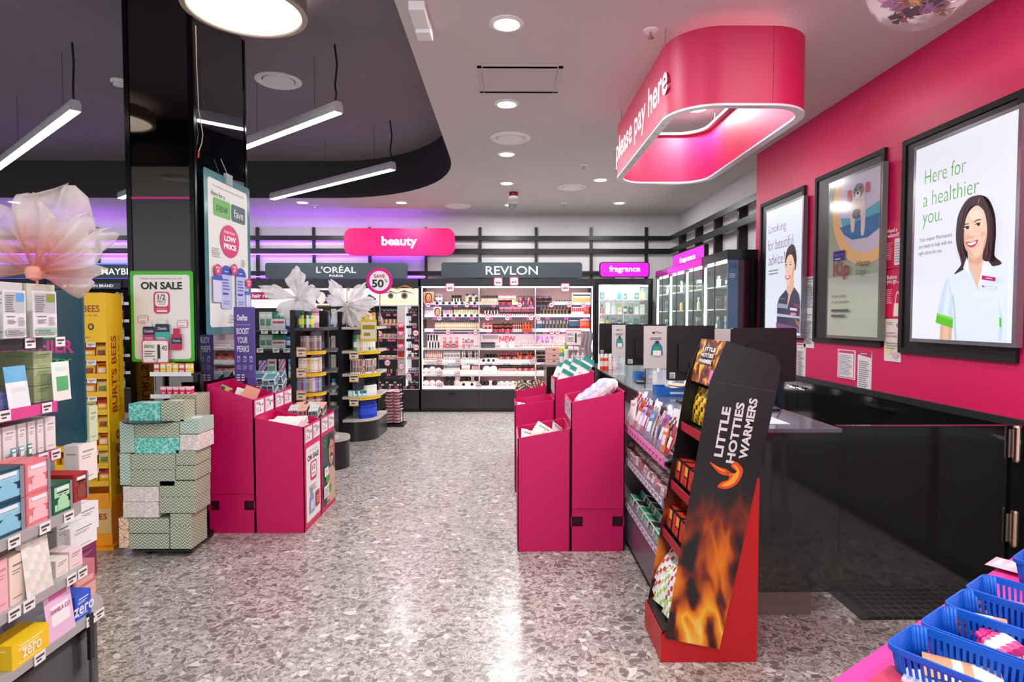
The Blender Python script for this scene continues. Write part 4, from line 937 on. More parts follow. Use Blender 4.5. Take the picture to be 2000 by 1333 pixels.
dseg(745, 776, 1, 4, [m_carton(.08, .02, .12, '#2a2426', '#e8c8a8', '#8a5a3a', 4)], 'photo_carton', 'palette box with model photo'); dseg(798, 814, 1, 6, [T(.009, .09, '#d8d4d4', '#1c1a1e')], 'cosmetic_tube', 'slim silver tube')
dseg(740, 774, 2, 4, [m_carton(.09, .02, .1, '#26242a', '#e0c4b0', '#c8a080', 4)], 'photo_carton', 'brow kit box'); dseg(796, 815, 2, 5, [T(.01, .08, '#e0dcdc', '#2a282c')], 'cosmetic_tube', 'white cased lipstick')
dseg(726, 776, 3, 16, [T(.01, .045, '#26242a', '#1a181c')], 'cosmetic_tube', 'small black tester'); dseg(796, 815, 3, 3, [m_carton(.05, .03, .07, '#c8c8cc', '#3a3a40', '#ffffff', 5)], 'palette', 'grey shadow palette')
dseg(726, 776, 4, 5, [m_carton(.08, .05, .03, '#d8b898', '#f0d8c0', '#8a5a3a', 4)], 'palette', 'beige contour palette'); dseg(796, 815, 4, 3, [bk[1], m_bottle(.02, .07, '#d8d8d8', '#e8e8e8', kind=1)], 'cosmetic_carton', 'black and silver box')
dseg(728, 782, 5, 10, [m_bottle(.014, .09, c, '#1c1a1c', c, kind=0) for c in ('#c89070', '#8a5a48', '#e0b090', '#3a2a28')], 'nail_polish', 'brown and nude polish'); dseg(796, 816, 5, 4, [m_pouch(.05, .09, '#e8d8c8', '#3a68b0', '#1c1c1c', .02)], 'packet', 'beauty tool packet')
dseg(728, 782, 6, 7, [m_carton(.06, .05, .03, '#e8d0b8', '#f4e4d4', '#a87a5a', 4), bk[1]], 'palette', 'pale palette tray'); dseg(796, 816, 6, 4, bk, 'cosmetic_carton', 'black boxed kit')
# narrow red lipstick tower between the bays
xa = pt(777, 620, Y=YG).x; xb = pt(790, 620, Y=YG).x
tt = thing('lipstick_tower', 'narrow hanging strip of red lipsticks on black makeup unit', 'display strip', ((xa + xb) / 2, YG, dz[5]))
part(MB().box(xa - .01, xb + .01, YG + .005, YG + .03, dz[5] - .02, zhead), 'backing_strip', mat('#c8bcb8', .4), tt)
for zq in (pt(783, 649, Y=YG).z, pt(783, 675, Y=YG).z, pt(783, 698, Y=YG).z): part(MB().box(xa - .01, xb + .01, YG - .03, YG + .005, zq - .01, zq), 'ledge', mat('#d8d0d0', .3), tt)
for k, zq in enumerate((pt(783, 649, Y=YG).z, pt(783, 675, Y=YG).z, pt(783, 698, Y=YG).z)):
    row(xa, xb, YG - .012, zq, 3, [T(.014, .1, '#c01c1c', '#a01414', '#c01c1c')], 'lipstick', 'cosmetic', 'bright red lipstick on %s ledge of the narrow strip' % ['top', 'middle', 'lowest'][k], 'red lipsticks, %s ledge' % ['top', 'middle', 'lowest'][k])
    p = pt(783, (656, 681, 640)[k], Y=YG - .032); put(m_tag(.08, .07, '#f06aa0', '#ffffff'), 'price_ticket', 'pink ticket beside red lipsticks, %s' % ['upper', 'lower', 'topmost'][k], 'price ticket', (p.x, YG - .034, p.z), 0)
for k, (bx, by) in enumerate(((742, 623), (741, 652), (812, 651), (813, 679), (757, 709), (784, 716), (798, 735))):
    p = pt(bx, by, Y=YG - .03); badge(p.x, YG - .045, p.z, .05, '1/2', 'round half price badge on black makeup unit, ' + ['upper left', 'second left', 'right of the lipstick strip, upper', 'right side, lower', 'under the fifth shelf left', 'below the lipstick strip', 'low right'][k])
for i in range(7):
    ticket_row(dx0 + .35, dx1, YG + .034, dz[i] - .028, 5, '#f06ab0', '#7a1a50', 'pink tickets on black unit %s shelf' % ZD[i], 'pink price ticket on %s shelf edge of black makeup unit' % ZD[i], w=.06, h=.03, seed=i)

# ---- peg wall: hair removal section (behind the white bows)
hx0 = pt(378, 650, Y=8.6).x; hx1 = pt(572, 650, Y=8.6).x
YH = 8.6
t = thing('hair_removal_unit', 'free standing black peg unit with magenta hair removal header strip', 'display unit', ((hx0 + hx1) / 2, YH + .25, 0))
part(MB().box(hx0, hx1, YH + .42, YH + .46, .15, pt(500, 600, Y=YH).z, 0), 'back_panel', mat('#1a191c', .5), t)
part(MB().box(hx0, hx1, YH, YH + .46, 0, .18), 'base', mat('#232226', .35), t)
zh = [pt(500, q, Y=YH).z for q in (646, 683, 740, 790)]
for z in zh: part(MB().box(hx0, hx1, YH + .02, YH + .42, z - .02, z), 'shelf', mat('#2a292e', .4), t)
for px in (552, 571): x = pt(px, 600, Y=YH).x; part(MB().box(x - .025, x + .025, YH + .34, YH + .42, .1, pt(500, 596, Y=YH).z), 'upright', BLACK, t)
a = pt(470, 585, Y=YH + .1); b_ = pt(538, 571, Y=YH + .1)
part(MB().box(a.x, b_.x, YH + .1, YH + .12, a.z, b_.z), 'header_strip', mat('#d0107c', .4), t, label='magenta header strip')
P = Pic(Frame((0, YH + .1, 0)), step=.002, emit=.2); P.text('hair removal', (a.x + b_.x) / 2 + .12, (a.z + b_.z) / 2, (b_.x - a.x) * .82, .055, '#ffffff', .03); P.build('header_lettering', t)
part(MB().box(hx0, hx1, YH + .3, YH + .34, a.z - .12, pt(500, 562, Y=YH).z), 'lit_top_panel', mat('#f4f2f0', .4, emit=.5), t)
lv = ['top', 'middle', 'third', 'lowest']
green = [m_pouch(.1, .27, '#dfe8dc', '#5a9a86', '#f4f4f0', .04, 0), m_pouch(.12, .27, '#f0f2ee', '#3f8a78', '#d04a6a', .04, 2)]
blue = [m_pouch(.1, .26, '#2a50a8', '#e8ecf4', '#6ab0e0', .04, 0)]
for i, (z, hgt) in enumerate(((zh[0], .26), (zh[1], .2))):
    for px, mm, d in ((508, green[0], 'pale green'), (520, green[0], 'pale green'), (534, green[1], 'white and green'), (545, green[1], 'white and green'), (559, blue[0], 'blue and white')):
        p = pt(px, 640, Y=YH + .1); put(mm, 'razor_pack', '%s razor pack on the %s shelf of the hair removal unit' % (d, lv[i]), 'razor pack', (p.x, YH + .2, z), 0, '%s razor packs, %s shelf' % (d, lv[i]), s=(1, 1, hgt / .27))
for px, mm, d in ((507, m_pouch(.12, .24, '#eae6ec', '#4a6ac0', '#e080b0', .05, 1), 'pink and blue'), (525, m_pouch(.13, .26, '#e8ece8', '#7ac0a0', '#d0405a', .05, 0), 'clear green'), (545, m_pouch(.1, .26, '#f0a0c8', '#e85a9a', '#ffffff', .04, 1), 'pink'), (563, m_carton(.07, .04, .26, '#78b8e0', '#e8f4fa', '#2a70b0', 3), 'light blue')):
    p = pt(px, 640, Y=YH + .1); put(mm, 'razor_pack', '%s pack on third shelf of the hair removal unit' % d, 'razor pack', (p.x, YH + .2, zh[2]), 0)
    q = put(mm, 'razor_pack', '%s pack on lowest shelf of the hair removal unit' % d, 'razor pack', (p.x, YH + .2, zh[3]), 0)
for i, z in enumerate(zh[:3]): ticket_row(pt(500, 640, Y=YH).x, pt(566, 640, Y=YH).x, YH + .015, z - .045, 3, '#f4f4f4', '#444444', 'white tickets on hair unit %s shelf' % lv[i], 'white price ticket on %s shelf edge of hair removal unit' % lv[i], w=.09, h=.06, seed=i)

# ---- far left wall gondolas behind the column and flower
for k, (pa, pb) in enumerate(((-60, 90), (92, 240), (242, 386))):
    x0 = pt(pa, 650, Y=YG).x; x1 = pt(pb, 650, Y=YG).x
    lab = ['black wall gondola at far left behind skincare shelves', 'black wall gondola with foundation banner behind the yellow stand', 'black wall gondola hidden behind the mirrored column'][k]
    t = thing('wall_gondola', lab, 'display unit', ((x0 + x1) / 2, YG + .3, 0))
    part(MB().box(x0, x1, YG - .02, YB - .02, 0, .38), 'base_cabinet', mat('#2b2a2e', .3), t)
    part(MB().box(x0, x1, YB - .14, YB - .1, .38, 1.95), 'back_panel', mat('#2a292c', .5), t)
    part(MB().box(x0, x1, YG, YB - .02, 1.95, zc, 0), 'canopy', mat('#1d1c20', .4), t)
    if k == 1:
        P = Pic(Frame((x0, YG, 0)), step=.002, emit=.3); P.rect(0.02, 1.93, x1 - x0 - .02, 2.02, '#3a3a4a').text('#1 FOUNDATION BRAND', (x1 - x0) * .56, 1.975, (x1 - x0) * .66, .05, '#f0f0f0', .01); P.build('banner', t)
    rnd = random.Random(k)
    for i, z in enumerate((1.72, 1.45, 1.18, .91, .64, .38)):
        part(MB().box(x0, x1, YG + .02, YB - .14, z - .02, z, 0).box(x0, x1, YG + .012, YG + .02, z - .04, z + .005, 1), 'shelf', [mat('#38363a', .4), mat('#d8d4d8', .4)], t)
        if k == 2: continue
        pal = [['#f0ecec', '#e8d8d8', '#c8283a', '#2a2a2e', '#e8e0f0'], ['#c03048', '#e07a8a', '#3a2a30', '#7a8a94', '#3a8a50'], ['#f0f0f0', '#9a9aa8', '#3a3a44', '#e8b8c8', '#d0d4d8'], ['#c03050', '#2a2a2e', '#e890a8', '#7a4a80', '#40a050'], ['#e8c090', '#f4e8d0', '#d09060', '#e0e0e0', '#5a88b8'], ['#eae6e2', '#e8d8b8', '#f0c8d0', '#caa8e0', '#cfe0e8']][i]
        ms = [m_bottle(.022, .15, pal[0], pal[1], pal[4], kind=1), m_carton(.05, .04, .14, pal[2], pal[3], '#ffffff', 0), m_bottle(.018, .13, pal[3], pal[2], pal[0], kind=0), m_carton(.045, .04, .16, pal[1], pal[4], '#333333', 1)]
        nn = 17
        row(x0 + .03, x1 - .03, YG + .1, z, nn, ms, 'beauty_product', 'cosmetic', 'assorted small beauty item on %s shelf of %s' % (rowname[i], ['the far left wall gondola', 'foundation banner gondola'][k]), 'beauty items, %s shelf, %s' % (rowname[i], ['far left', 'foundation gondola'][k]))
# ================================================================ FREE STANDING GONDOLA ENDS
def endcap(name_lab, pxL, pxR, Yf, dep, pys, base_py, ledge_c='#c9c6bd', cat='display unit', top=None):
    """gondola end with rounded front right corner; returns levels"""
    xL = pt(pxL, 700, Y=Yf).x; xR = pt(pxR, 700, Y=Yf + dep * .55).x
    zs = [pt(pxL, q, Y=Yf).z for q in pys]
    t = thing('gondola_end', name_lab, cat, ((xL + xR) / 2, Yf + dep / 2, 0))
    r = min(dep, xR - xL) * .8
    def plan(g=0): return [(xL, Yf + g), (xR - r, Yf + g)] + arc(xR - r, Yf + r, r - g, -80, 0, 8) + [(xR - g, Yf + dep), (xL, Yf + dep)]
    part(MB().prism(plan(0.005), 0, zs[-1] - .035, 'z', 0), 'base', mat('#262529', .3), t)
    for z in zs:
        part(MB().prism(plan(.0), z - .03, z, 'z', 0), 'shelf', mat(ledge_c, .4), t)
    tp = top or zs[0] + .18
    part(MB().box(xL, xR - .1, Yf + dep - .05, Yf + dep, 0, tp), 'back_panel', mat('#1c1b1e', .5), t)
    part(MB().box(xL - .05, xL, Yf, Yf + dep, 0, tp), 'side_panel', BLACK, t)
    for i in range(len(zs) - 1):
        zz = zs[i + 1]
        mb = MB().prism([(Yf + .1, zz), (Yf + dep - .06, zz), (Yf + dep - .06, zs[i] - .04), (Yf + .2, zs[i] - .04), (Yf + .1, zs[i] - .12)], xL + .1, xL + .104, 'x')
        part(mb, 'acrylic_divider', mat('#8a90a8', .1, alpha=.45), t)
    return t, xL, xR, zs
ES = ['top', 'second', 'third', 'fourth', 'lowest', 'base']
t, xL, xR, zs = endcap('rounded black gondola end with blue bottles low down, under the round save 50 sign', 668, 745, 7.3, .75, (639, 686, 731, 776, 821), 858)
def along(Yf, xL, xR, dep, n, inset=.07, a=0.0, b=1.0):
    """positions following the rounded front"""
    r = min(dep, xR - xL) * .8; out = []
    L1 = (xR - r) - xL; L2 = r * PI / 2; tot = L1 + L2
    for i in range(n):
        s_ = (a + (b - a) * (i + .5) / n) * tot
        if s_ < L1: out.append((xL + s_, Yf + inset, 0))
        else:
            th = (s_ - L1) / r - PI / 2; out.append((xR - r + (r - inset) * math.cos(th), Yf + r + (r - inset) * math.sin(th), th + PI / 2))
    return out
def endrow(Yf, dep, z, n, ms, name, cat, lab, grp, a=0, b=1, inset=.07):
    for i, (x, y, rz) in enumerate(along(Yf, xL, xR, dep, n, inset, a, b)): put(ms[i % len(ms)], name, lab, cat, (x, y, z), rz, grp)
G2 = 'rounded gondola end'
endrow(7.3, .75, zs[0], 4, [m_bottle(.032, .22, '#e8c0a8', '#3a2a24', '#f0d8c8', kind=1), m_bottle(.035, .24, '#c8a040', '#1c1a1e', '#d8b860', kind=1)], 'hair_bottle', 'bottle', 'peach or gold bottle on top shelf of rounded gondola end', 'bottles, top shelf of rounded end', .3, 1)
endrow(7.3, .75, zs[0], 2, [m_bottle(.045, .3, '#4a342c', '#2a1c18', '#5a4038', kind=1)], 'hair_bottle', 'bottle', 'dark brown bottle under right white bow', 'brown bottles under bow', .0, .25, .12)
endrow(7.3, .75, zs[1], 11, [m_bottle(.023, .19, c, c2, c3, kind=k) for c, c2, c3, k in (('#3aa08a', '#2a8070', '#e8f0ec', 1), ('#d8d8b0', '#c8b8a0', '#f0ecd8', 0), ('#b8c890', '#e0d8e0', '#e8ecd8', 0), ('#f0d8e0', '#e8b8c8', '#f8eef2', 0), ('#e8e0e8', '#c080a0', '#f4f0f4', 0), ('#e0d0c8', '#7a4a60', '#f2ece8', 1))], 'lotion_bottle', 'bottle', 'pastel lotion bottle in row on second shelf of rounded gondola end', 'pastel bottles, second shelf', .25, 1)
endrow(7.3, .75, zs[2], 10, [m_carton(.06, .05, .17, c, c2, c3, 4) for c, c2, c3 in (('#efe8e4', '#5a3428', '#c08a70'), ('#e8e8ec', '#2a4a58', '#d8b0a0'), ('#f0eae8', '#8a3040', '#2a2024'), ('#2a2024', '#c89a80', '#e8e0e0'))], 'hair_colour_box', 'box', 'hair colour box with portrait on third shelf of rounded gondola end', 'hair colour boxes, third shelf', .18, 1)
endrow(7.3, .75, zs[3], 3, [m_carton(.11, .06, .07, '#4ab0c8', '#f0f4f4', '#2a7a60', 4)], 'hair_box', 'box', 'small teal and white box on fourth shelf of rounded gondola', 'teal boxes, fourth shelf', .15, .5)
endrow(7.3, .75, zs[3] + .0, 5, [m_bottle(.035, .2, '#eceae4', '#141216', '#f4f2ec', kind=2)], 'pump_bottle', 'bottle', 'white pump bottle with black pump on rounded gondola end', 'pump bottles, fourth shelf', .55, 1)
endrow(7.3, .75, zs[4], 8, [m_bottle(.036, .22, '#1f3ac0', '#1a30a0', '#2a50d8', kind=1)], 'blue_bottle', 'bottle', 'bright blue bottle on lowest shelf of rounded gondola end', 'blue bottles, lowest shelf', .4, 1)
for i in (1, 2, 3):
    for k, (x, y, rz) in enumerate(along(7.3, xL, xR, .75, 8, -.003, .2, 1)): put(m_tag(.1, .04, '#f2d020', '#b09010'), 'price_ticket', 'yellow price ticket on %s shelf edge of rounded gondola end' % ES[i], 'price ticket', (x, y, zs[i] - .045), rz, 'yellow tickets, %s shelf' % ES[i])
    p = pt(691, (0, 694, 739, 786)[i], Y=7.27); put(m_tag(.11, .1, '#f4f0e4', '#555555', '#e8b850'), 'price_card', 'orange edged white card on %s shelf left of rounded gondola end' % ES[i], 'price card', (p.x, 7.28, p.z - .05), 0)
p = pt(719, 646, Y=7.25); put(m_tag(.19, .26, '#f0eedc', '#b09a20', '#e8d040'), 'promo_card', 'tall yellow and white card hanging at top of rounded gondola end', 'card', (p.x, 7.28, p.z - .13), 0)
# round save 50 sign on a pole
p = pt(741, 549, Y=7.6); R_ = 25.5 * 7.6 / 1200
t = thing('promotion_sign', 'round pink rimmed SAVE 50% sign on pole above gondola end', 'sign', (p.x, 7.6, zs[0]))
part(MB().prism([(p.x + R_ * math.cos(2 * PI * i / 40), p.z + R_ * math.sin(2 * PI * i / 40)) for i in range(40)], 7.6, 7.61, 'y'), 'disc', mat('#f0149a', .4), t)
P = Pic(Frame((p.x, 7.6, p.z)), step=.001, emit=.1); P.ell(0, 0, R_ * .76, R_ * .76, '#f4f2f2', 36).text('SAVE', 0, R_ * .36, R_ * .85, R_ * .27, '#c01458', .03).text('50', -R_ * .12, -R_ * .2, R_ * .9, R_ * .62, '#2a2a2e', .03).text('%', R_ * .5, R_ * .02, R_ * .24, R_ * .24, '#2a2a2e'); P.build('print', t)
part(MB().tube([(p.x, 7.615, zs[0]), (p.x, 7.615, p.z)], .008), 'pole', STEEL, t)

# white organza bows on the gondola tops
def organza(name, lab, c, petals, zbase, mcol, mcol2=None, seed=1, group=None):
    """petals: (angle in the xz plane deg, length, width, lean in y)"""
    rnd = random.Random(seed)
    t = thing(name, lab, 'fabric flower', (c[0], c[1], zbase))
    c = V(c)
    for (a, L_, wd, lean) in petals:
        a = math.radians(a); d = V((math.cos(a), lean, math.sin(a))); sd = V((-math.sin(a), 0, math.cos(a)))
        vs = []; nu, nv = 13, 9; ph = rnd.uniform(0, 6)
        for j in range(nv + 1):
            f = j / nv; wv = wd * (math.sin(min(f * 1.15, 1) * PI / 2) ** 1.2) * (1 if f < .8 else math.sqrt(max(0.0, 1 - ((f - .8) / .22) ** 2)) * .6 + .4) + .006
            for i in range(nu + 1):
                s_ = i / nu - .5
                ruff = math.sin(i * .95 + ph) * .13 * wd * (.25 + f) + math.sin(i * 1.9 + f * 3 + ph) * .03 * wd
                edge = 1 + .07 * math.sin(i * 1.3 + ph) * f - (2 * s_) ** 2 * .26 * f
                vs.append(c + d * (L_ * f * edge) + sd * (s_ * wv) + V((0, -1, 0)) * ruff)
        fs = [(j * (nu + 1) + i, j * (nu + 1) + i + 1, (j + 1) * (nu + 1) + i + 1, (j + 1) * (nu + 1) + i) for j in range(nv) for i in range(nu)]
        mb = MB().add(vs, fs, 0, True)
        o = part(mb, 'petal', mcol, t)
        so = o.modifiers.new('solid', 'SOLIDIFY'); so.thickness = .0006
    part(MB().lathe([(0, -.03), (.025, -.02), (.03, 0), (.025, .02), (0, .03)], c, 12), 'knot', mcol2 or mcol, t)
    part(MB().tube([(c.x, c.y + .01, zbase), (c.x, c.y + .01, c.z)], .004, 6), 'stem', mcol2 or mcol, t)
    return t
def organza_mat(cin, cout, alpha, rad):
    def fn(nt, b, N, L):
        b.inputs['Roughness'].default_value = .6; b.inputs['Base Color'].default_value = lin(cout) + (1,)
        tc = N('ShaderNodeTexCoord'); wv = N('ShaderNodeTexNoise'); wv.inputs['Scale'].default_value = 8; L(tc.outputs['Object'], wv.inputs['Vector'])
        r = ramp(N, [(.3, '#%02x%02x%02x' % ((int(alpha * 200),) * 3)), (.75, '#%02x%02x%02x' % ((int(min(1, alpha * 1.3) * 255),) * 3))]); L(wv.outputs['Fac'], r.inputs[0]); L(r.outputs[0], b.inputs['Alpha'])
        tr = N('ShaderNodeBsdfTranslucent'); tr.inputs[0].default_value = lin(cout) + (1,)
        b.inputs['Subsurface Weight'].default_value = 0
        if rad:
            geo = N('ShaderNodeNewGeometry'); dist = N('ShaderNodeVectorMath', operation='DISTANCE'); L(geo.outputs['Position'], dist.inputs[0]); dist.inputs[1].default_value = rad[0]
            dv = N('ShaderNodeMath', operation='DIVIDE'); L(dist.outputs['Value'], dv.inputs[0]); dv.inputs[1].default_value = rad[1]
            r2 = ramp(N, [(0, cin), (.25, cin), (.8, cout)]); L(dv.outputs[0], r2.inputs[0]); L(r2.outputs[0], b.inputs['Base Color']); L(r2.outputs[0], tr.inputs[0])
        lp = nt.nodes['Material Output']; mx = N('ShaderNodeMixShader'); mx.inputs[0].default_value = .5
        trn = N('ShaderNodeMixShader'); tp = N('ShaderNodeBsdfTransparent'); L(r.outputs[0], trn.inputs[0]); L(tp.outputs[0], trn.inputs[1]); L(tr.outputs[0], trn.inputs[2])
        L(b.outputs[0], mx.inputs[1]); L(trn.outputs[0], mx.inputs[2]); L(mx.outputs[0], lp.inputs[0])
    return fn
ORGW = nodemat('white_organza', organza_mat('#ffffff', '#ffffff', .92, None))
p = pt(581, 583, Y=6.5); organza('fabric_bow', 'white organza bow on the gondola top, left of the pair', p, [(95, .33, .22, .1), (165, .42, .16, 0), (-100, .3, .2, -.1), (-45, .26, .2, 0), (20, .26, .18, .05), (60, .2, .14, 0), (-140, .28, .15, 0)], pt(581, 660, Y=6.5).z, ORGW, seed=3)
p = pt(676, 596, Y=7.35); organza('fabric_bow', 'white organza bow on the gondola top, right of the pair', p, [(125, .36, .16, .1), (48, .34, .14, 0), (5, .38, .16, 0), (-60, .3, .22, -.1), (-120, .3, .2, 0), (160, .26, .15, .05), (-20, .3, .18, 0)], zs[0] + .0, ORGW, seed=5)

# bay left of the rounded end
xa = pt(630, 700, Y=7.5).x; xb = pt(665, 700, Y=7.5).x - .04
t = thing('gondola_bay', 'narrow black shelf bay with white and blue boxes between two gondola ends', 'display unit', ((xa + xb) / 2, 7.7, 0))
zq = [pt(650, q, Y=7.5).z for q in (639, 684, 724, 768, 822)]
part(MB().box(xa - .35, xb, 7.95, 8.0, 0, zq[0] + .25), 'back_panel', mat('#19181b', .5), t); part(MB().box(xa - .35, xb, 7.5, 7.95, 0, .15), 'base', BLACK, t)
for i, z in enumerate(zq): part(MB().box(xa - .35, xb, 7.5, 7.95, z - .025, z), 'shelf', mat('#d0cdc8', .4), t)
for i, (ms, d) in enumerate((([m_bottle(.04, .22, '#2a80c8', '#f0f0f0', '#5ab0e0', kind=1), m_bottle(.04, .2, '#f0f0f0', '#e8c040', '#ffffff', kind=1)], 'blue or white spray bottle'), ([m_carton(.05, .05, .17, '#d8d0c0', '#b0a890', '#555555', 2), m_carton(.07, .05, .15, '#e8e4dc', '#d8883a', '#3a80c0', 4)], 'cream slim box'), ([m_carton(.06, .05, .19, '#d6d2c2', '#a8a898', '#555555', 2)], 'tall cream box'), ([m_bottle(.035, .17, '#eef0ee', '#2a80c0', '#f4f4f4', kind=1), m_bottle(.035, .2, '#2a7ac0', '#e8f0f4', '#58a0d8', kind=1)], 'blue capped bottle'), ([m_bottle(.05, .22, '#a8b840', '#d8d8a0', '#c8d070', kind=1)], 'olive green bottle'))):
    row(xa - .25, xb - .02, 7.58, zq[i], 5, ms, 'haircare_item', 'haircare', '%s on %s shelf of narrow black shelf bay' % (d, ES[i]), '%s, narrow bay' % d)

# nearer gondola end (left), under the left bow
t, xL, xR, zs2 = endcap('black gondola end with angled rows of boxes behind the left pink bins', 577, 645, 6.2, .7, (641, 686, 729, 768, 812), 860, ledge_c='#3a393d')
endrow(6.2, .7, zs2[0], 6, [m_bottle(.025, .17, c, c2, c3, kind=0) for c, c2, c3 in (('#2090b0', '#1a5a80', '#e8e840'), ('#d8e030', '#2a8040', '#f0f080'), ('#1c1a1e', '#1c1a1e', '#5aa030'), ('#d8dce0', '#2a2a2e', '#f0f0f0'))], 'hair_bottle', 'bottle', 'blue or lime bottle on the top shelf under the left bow', 'bottles under left bow', .05, .6)
endrow(6.2, .7, zs2[0], 3, [m_pouch(.09, .2, '#c8a0b0', '#e8d8dc', '#8a3a50', .03)], 'hair_packet', 'packet', 'mauve sachet on top shelf of the left gondola end', 'mauve sachets', .65, 1)
endrow(6.2, .7, zs2[1], 9, [m_carton(.035, .07, .15, c, c2, '#d8d0d0', 2) for c, c2 in (('#6a5458', '#c8b0b0'), ('#8a7478', '#e0d0d0'), ('#b8a8a8', '#6a5a5a'))], 'hair_carton', 'box', 'slim mauve brown box on second shelf of left gondola end', 'mauve boxes, second shelf', .12, 1)
endrow(6.2, .7, zs2[2], 7, [m_carton(.05, .07, .15, c, c2, c3, 2) for c, c2, c3 in (('#e4dfd6', '#c8c0b0', '#888888'), ('#efebe4', '#d8d0c4', '#777777'), ('#d8b870', '#f0e0b0', '#6a5020'))], 'hair_carton', 'box', 'cream box on third shelf of the left gondola end', 'cream boxes, third shelf', .05, 1)
endrow(6.2, .7, zs2[3], 15, [m_carton(.024, .07, .165, c, '#f0f0f0', '#ffffff', 2) for c in ('#8aa0d0', '#7a90c8', '#b03050', '#7ab8d8', '#b080c0', '#50a070', '#e0a040', '#c8a8d8', '#e8e0f0')], 'hair_carton', 'box', 'slim colourful box on fourth shelf of the left gondola end', 'colourful slim boxes', .0, 1)
endrow(6.2, .7, zs2[4], 8, [m_carton(.045, .07, .18, c, c2, '#f0e8e0', 3) for c, c2 in (('#8a5038', '#e0b8a0'), ('#a02838', '#d8a0a8'), ('#e8e0e0', '#c8c0c4'))], 'hair_carton', 'box', 'red or brown box on lowest shelf of left gondola end', 'red brown boxes', .2, 1)
for i in range(1, 4):
    for k, (x, y, rz) in enumerate(along(6.2, xL, xR, .7, 9, -.003, .15, 1)): put(m_tag(.07, .035, ['#f2c420', '#f2d020'][k % 2], '#d87a20'), 'price_ticket', 'yellow price ticket on %s shelf edge of left gondola end' % ES[i], 'price ticket', (x, y, zs2[i] - .04), rz, 'yellow tickets, left end %s shelf' % ES[i])
for q in (688, 729, 773): p = pt(588, q, Y=6.17); put(m_tag(.1, .1, '#f0e8dc', '#777777', '#e8a850'), 'price_card', 'orange edged card at left of the left gondola end, %s one' % {688: 'top', 729: 'middle', 773: 'lowest'}[q], 'price card', (p.x, 6.18, p.z - .05), 0)

# low drum plinth with a small cactus
p = pt(650, 893, Y=6.0); c = (pt(655, 850, Y=6.05).x - .08, 6.1)
r = .2; ztp = pt(650, 856, Y=6.0).z
t = thing('drum_plinth', 'low round black plinth with pale grey top near the man poster', 'plinth', (c[0], c[1], 0))
part(MB().lathe([(0, 0), (r, 0), (r, ztp - .03), (0, ztp - .03)], (c[0], c[1], 0), 36), 'drum', mat('#222124', .35), t)
part(MB().lathe([(0, ztp - .03), (r + .008, ztp - .03), (r + .008, ztp), (0, ztp)], (c[0], c[1], 0), 36), 'top', mat('#b9b7b2', .3), t)
t = thing('trinket', 'small green rounded cactus ornament on round plinth', 'ornament', (c[0] + .05, c[1] - .05, ztp))
part(MB().lathe([(0, 0), (.06, 0), (.062, .012), (0, .012)], (c[0] + .05, c[1] - .05, ztp), 16), 'dish', mat('#d8d8d0', .3), t)
part(MB().lathe([(0, .01), (.03, .02), (.035, .05), (.02, .08), (0, .09)], (c[0] + .05, c[1] - .05, ztp), 12), 'cactus', mat('#5a8a60', .6), t)

# wire rack with folded pink packs
Yk = 8.3; x0 = pt(748, 830, Y=Yk).x; x1 = pt(788, 830, Y=Yk).x
t = thing('wire_rack', 'thin black wire rack on flat base holding pink striped packs', 'rack', ((x0 + x1) / 2, Yk + .15, 0))
part(MB().box(x0, x1, Yk, Yk + .3, 0, .03), 'base', BLACK, t)
zr = pt(760, 740, Y=Yk).z
for x, y in ((x0 + .02, Yk + .04), (x1 - .05, Yk + .04), (x0 + .02, Yk + .26), (x1 - .05, Yk + .26)): part(MB().tube([(x, y, .03), (x, y, zr)], .006, 6), 'wire_post', BLACK, t)
part(MB().tube([(x0 + .02, Yk + .04, zr), (x1 - .05, Yk + .04, zr), (x1 - .05, Yk + .26, zr), (x0 + .02, Yk + .26, zr), (x0 + .02, Yk + .04, zr)], .005, 6), 'top_wire', BLACK, t)
k_ = 0; rnd = random.Random(4)
pk = m_pouch(.22, .2, '#e01a58', '#efe9e6', '#c8c0c0', .045, 1)
for k in range(11):
    put(pk, 'folded_pack', 'pink and white folded pack lying in the wire rack stack', 'packet', ((x0 + x1) / 2 - .02 + rnd.uniform(-.01, .01), Yk + .05 + .1, .055 + k * .042), rnd.uniform(-.1, .1), 'pink packs in the wire rack', rx=-PI / 2 + 0)
    C.objects[-1].location.y = Yk + .04

# ================================================================ YELLOW BEE DISPLAY STAND
YEL = mat('#f2c200', .45); ORG = mat('#f09a00', .45)
bt = thing('cardboard_display_stand', 'tall yellow BURT\'S BEES cardboard stand holding yellow packets', 'display stand', (-2.725, 4.02, 0), math.radians(10))
bt.scale = (.8, .75, 1)
WL[bt] = V((0, 0, 0))
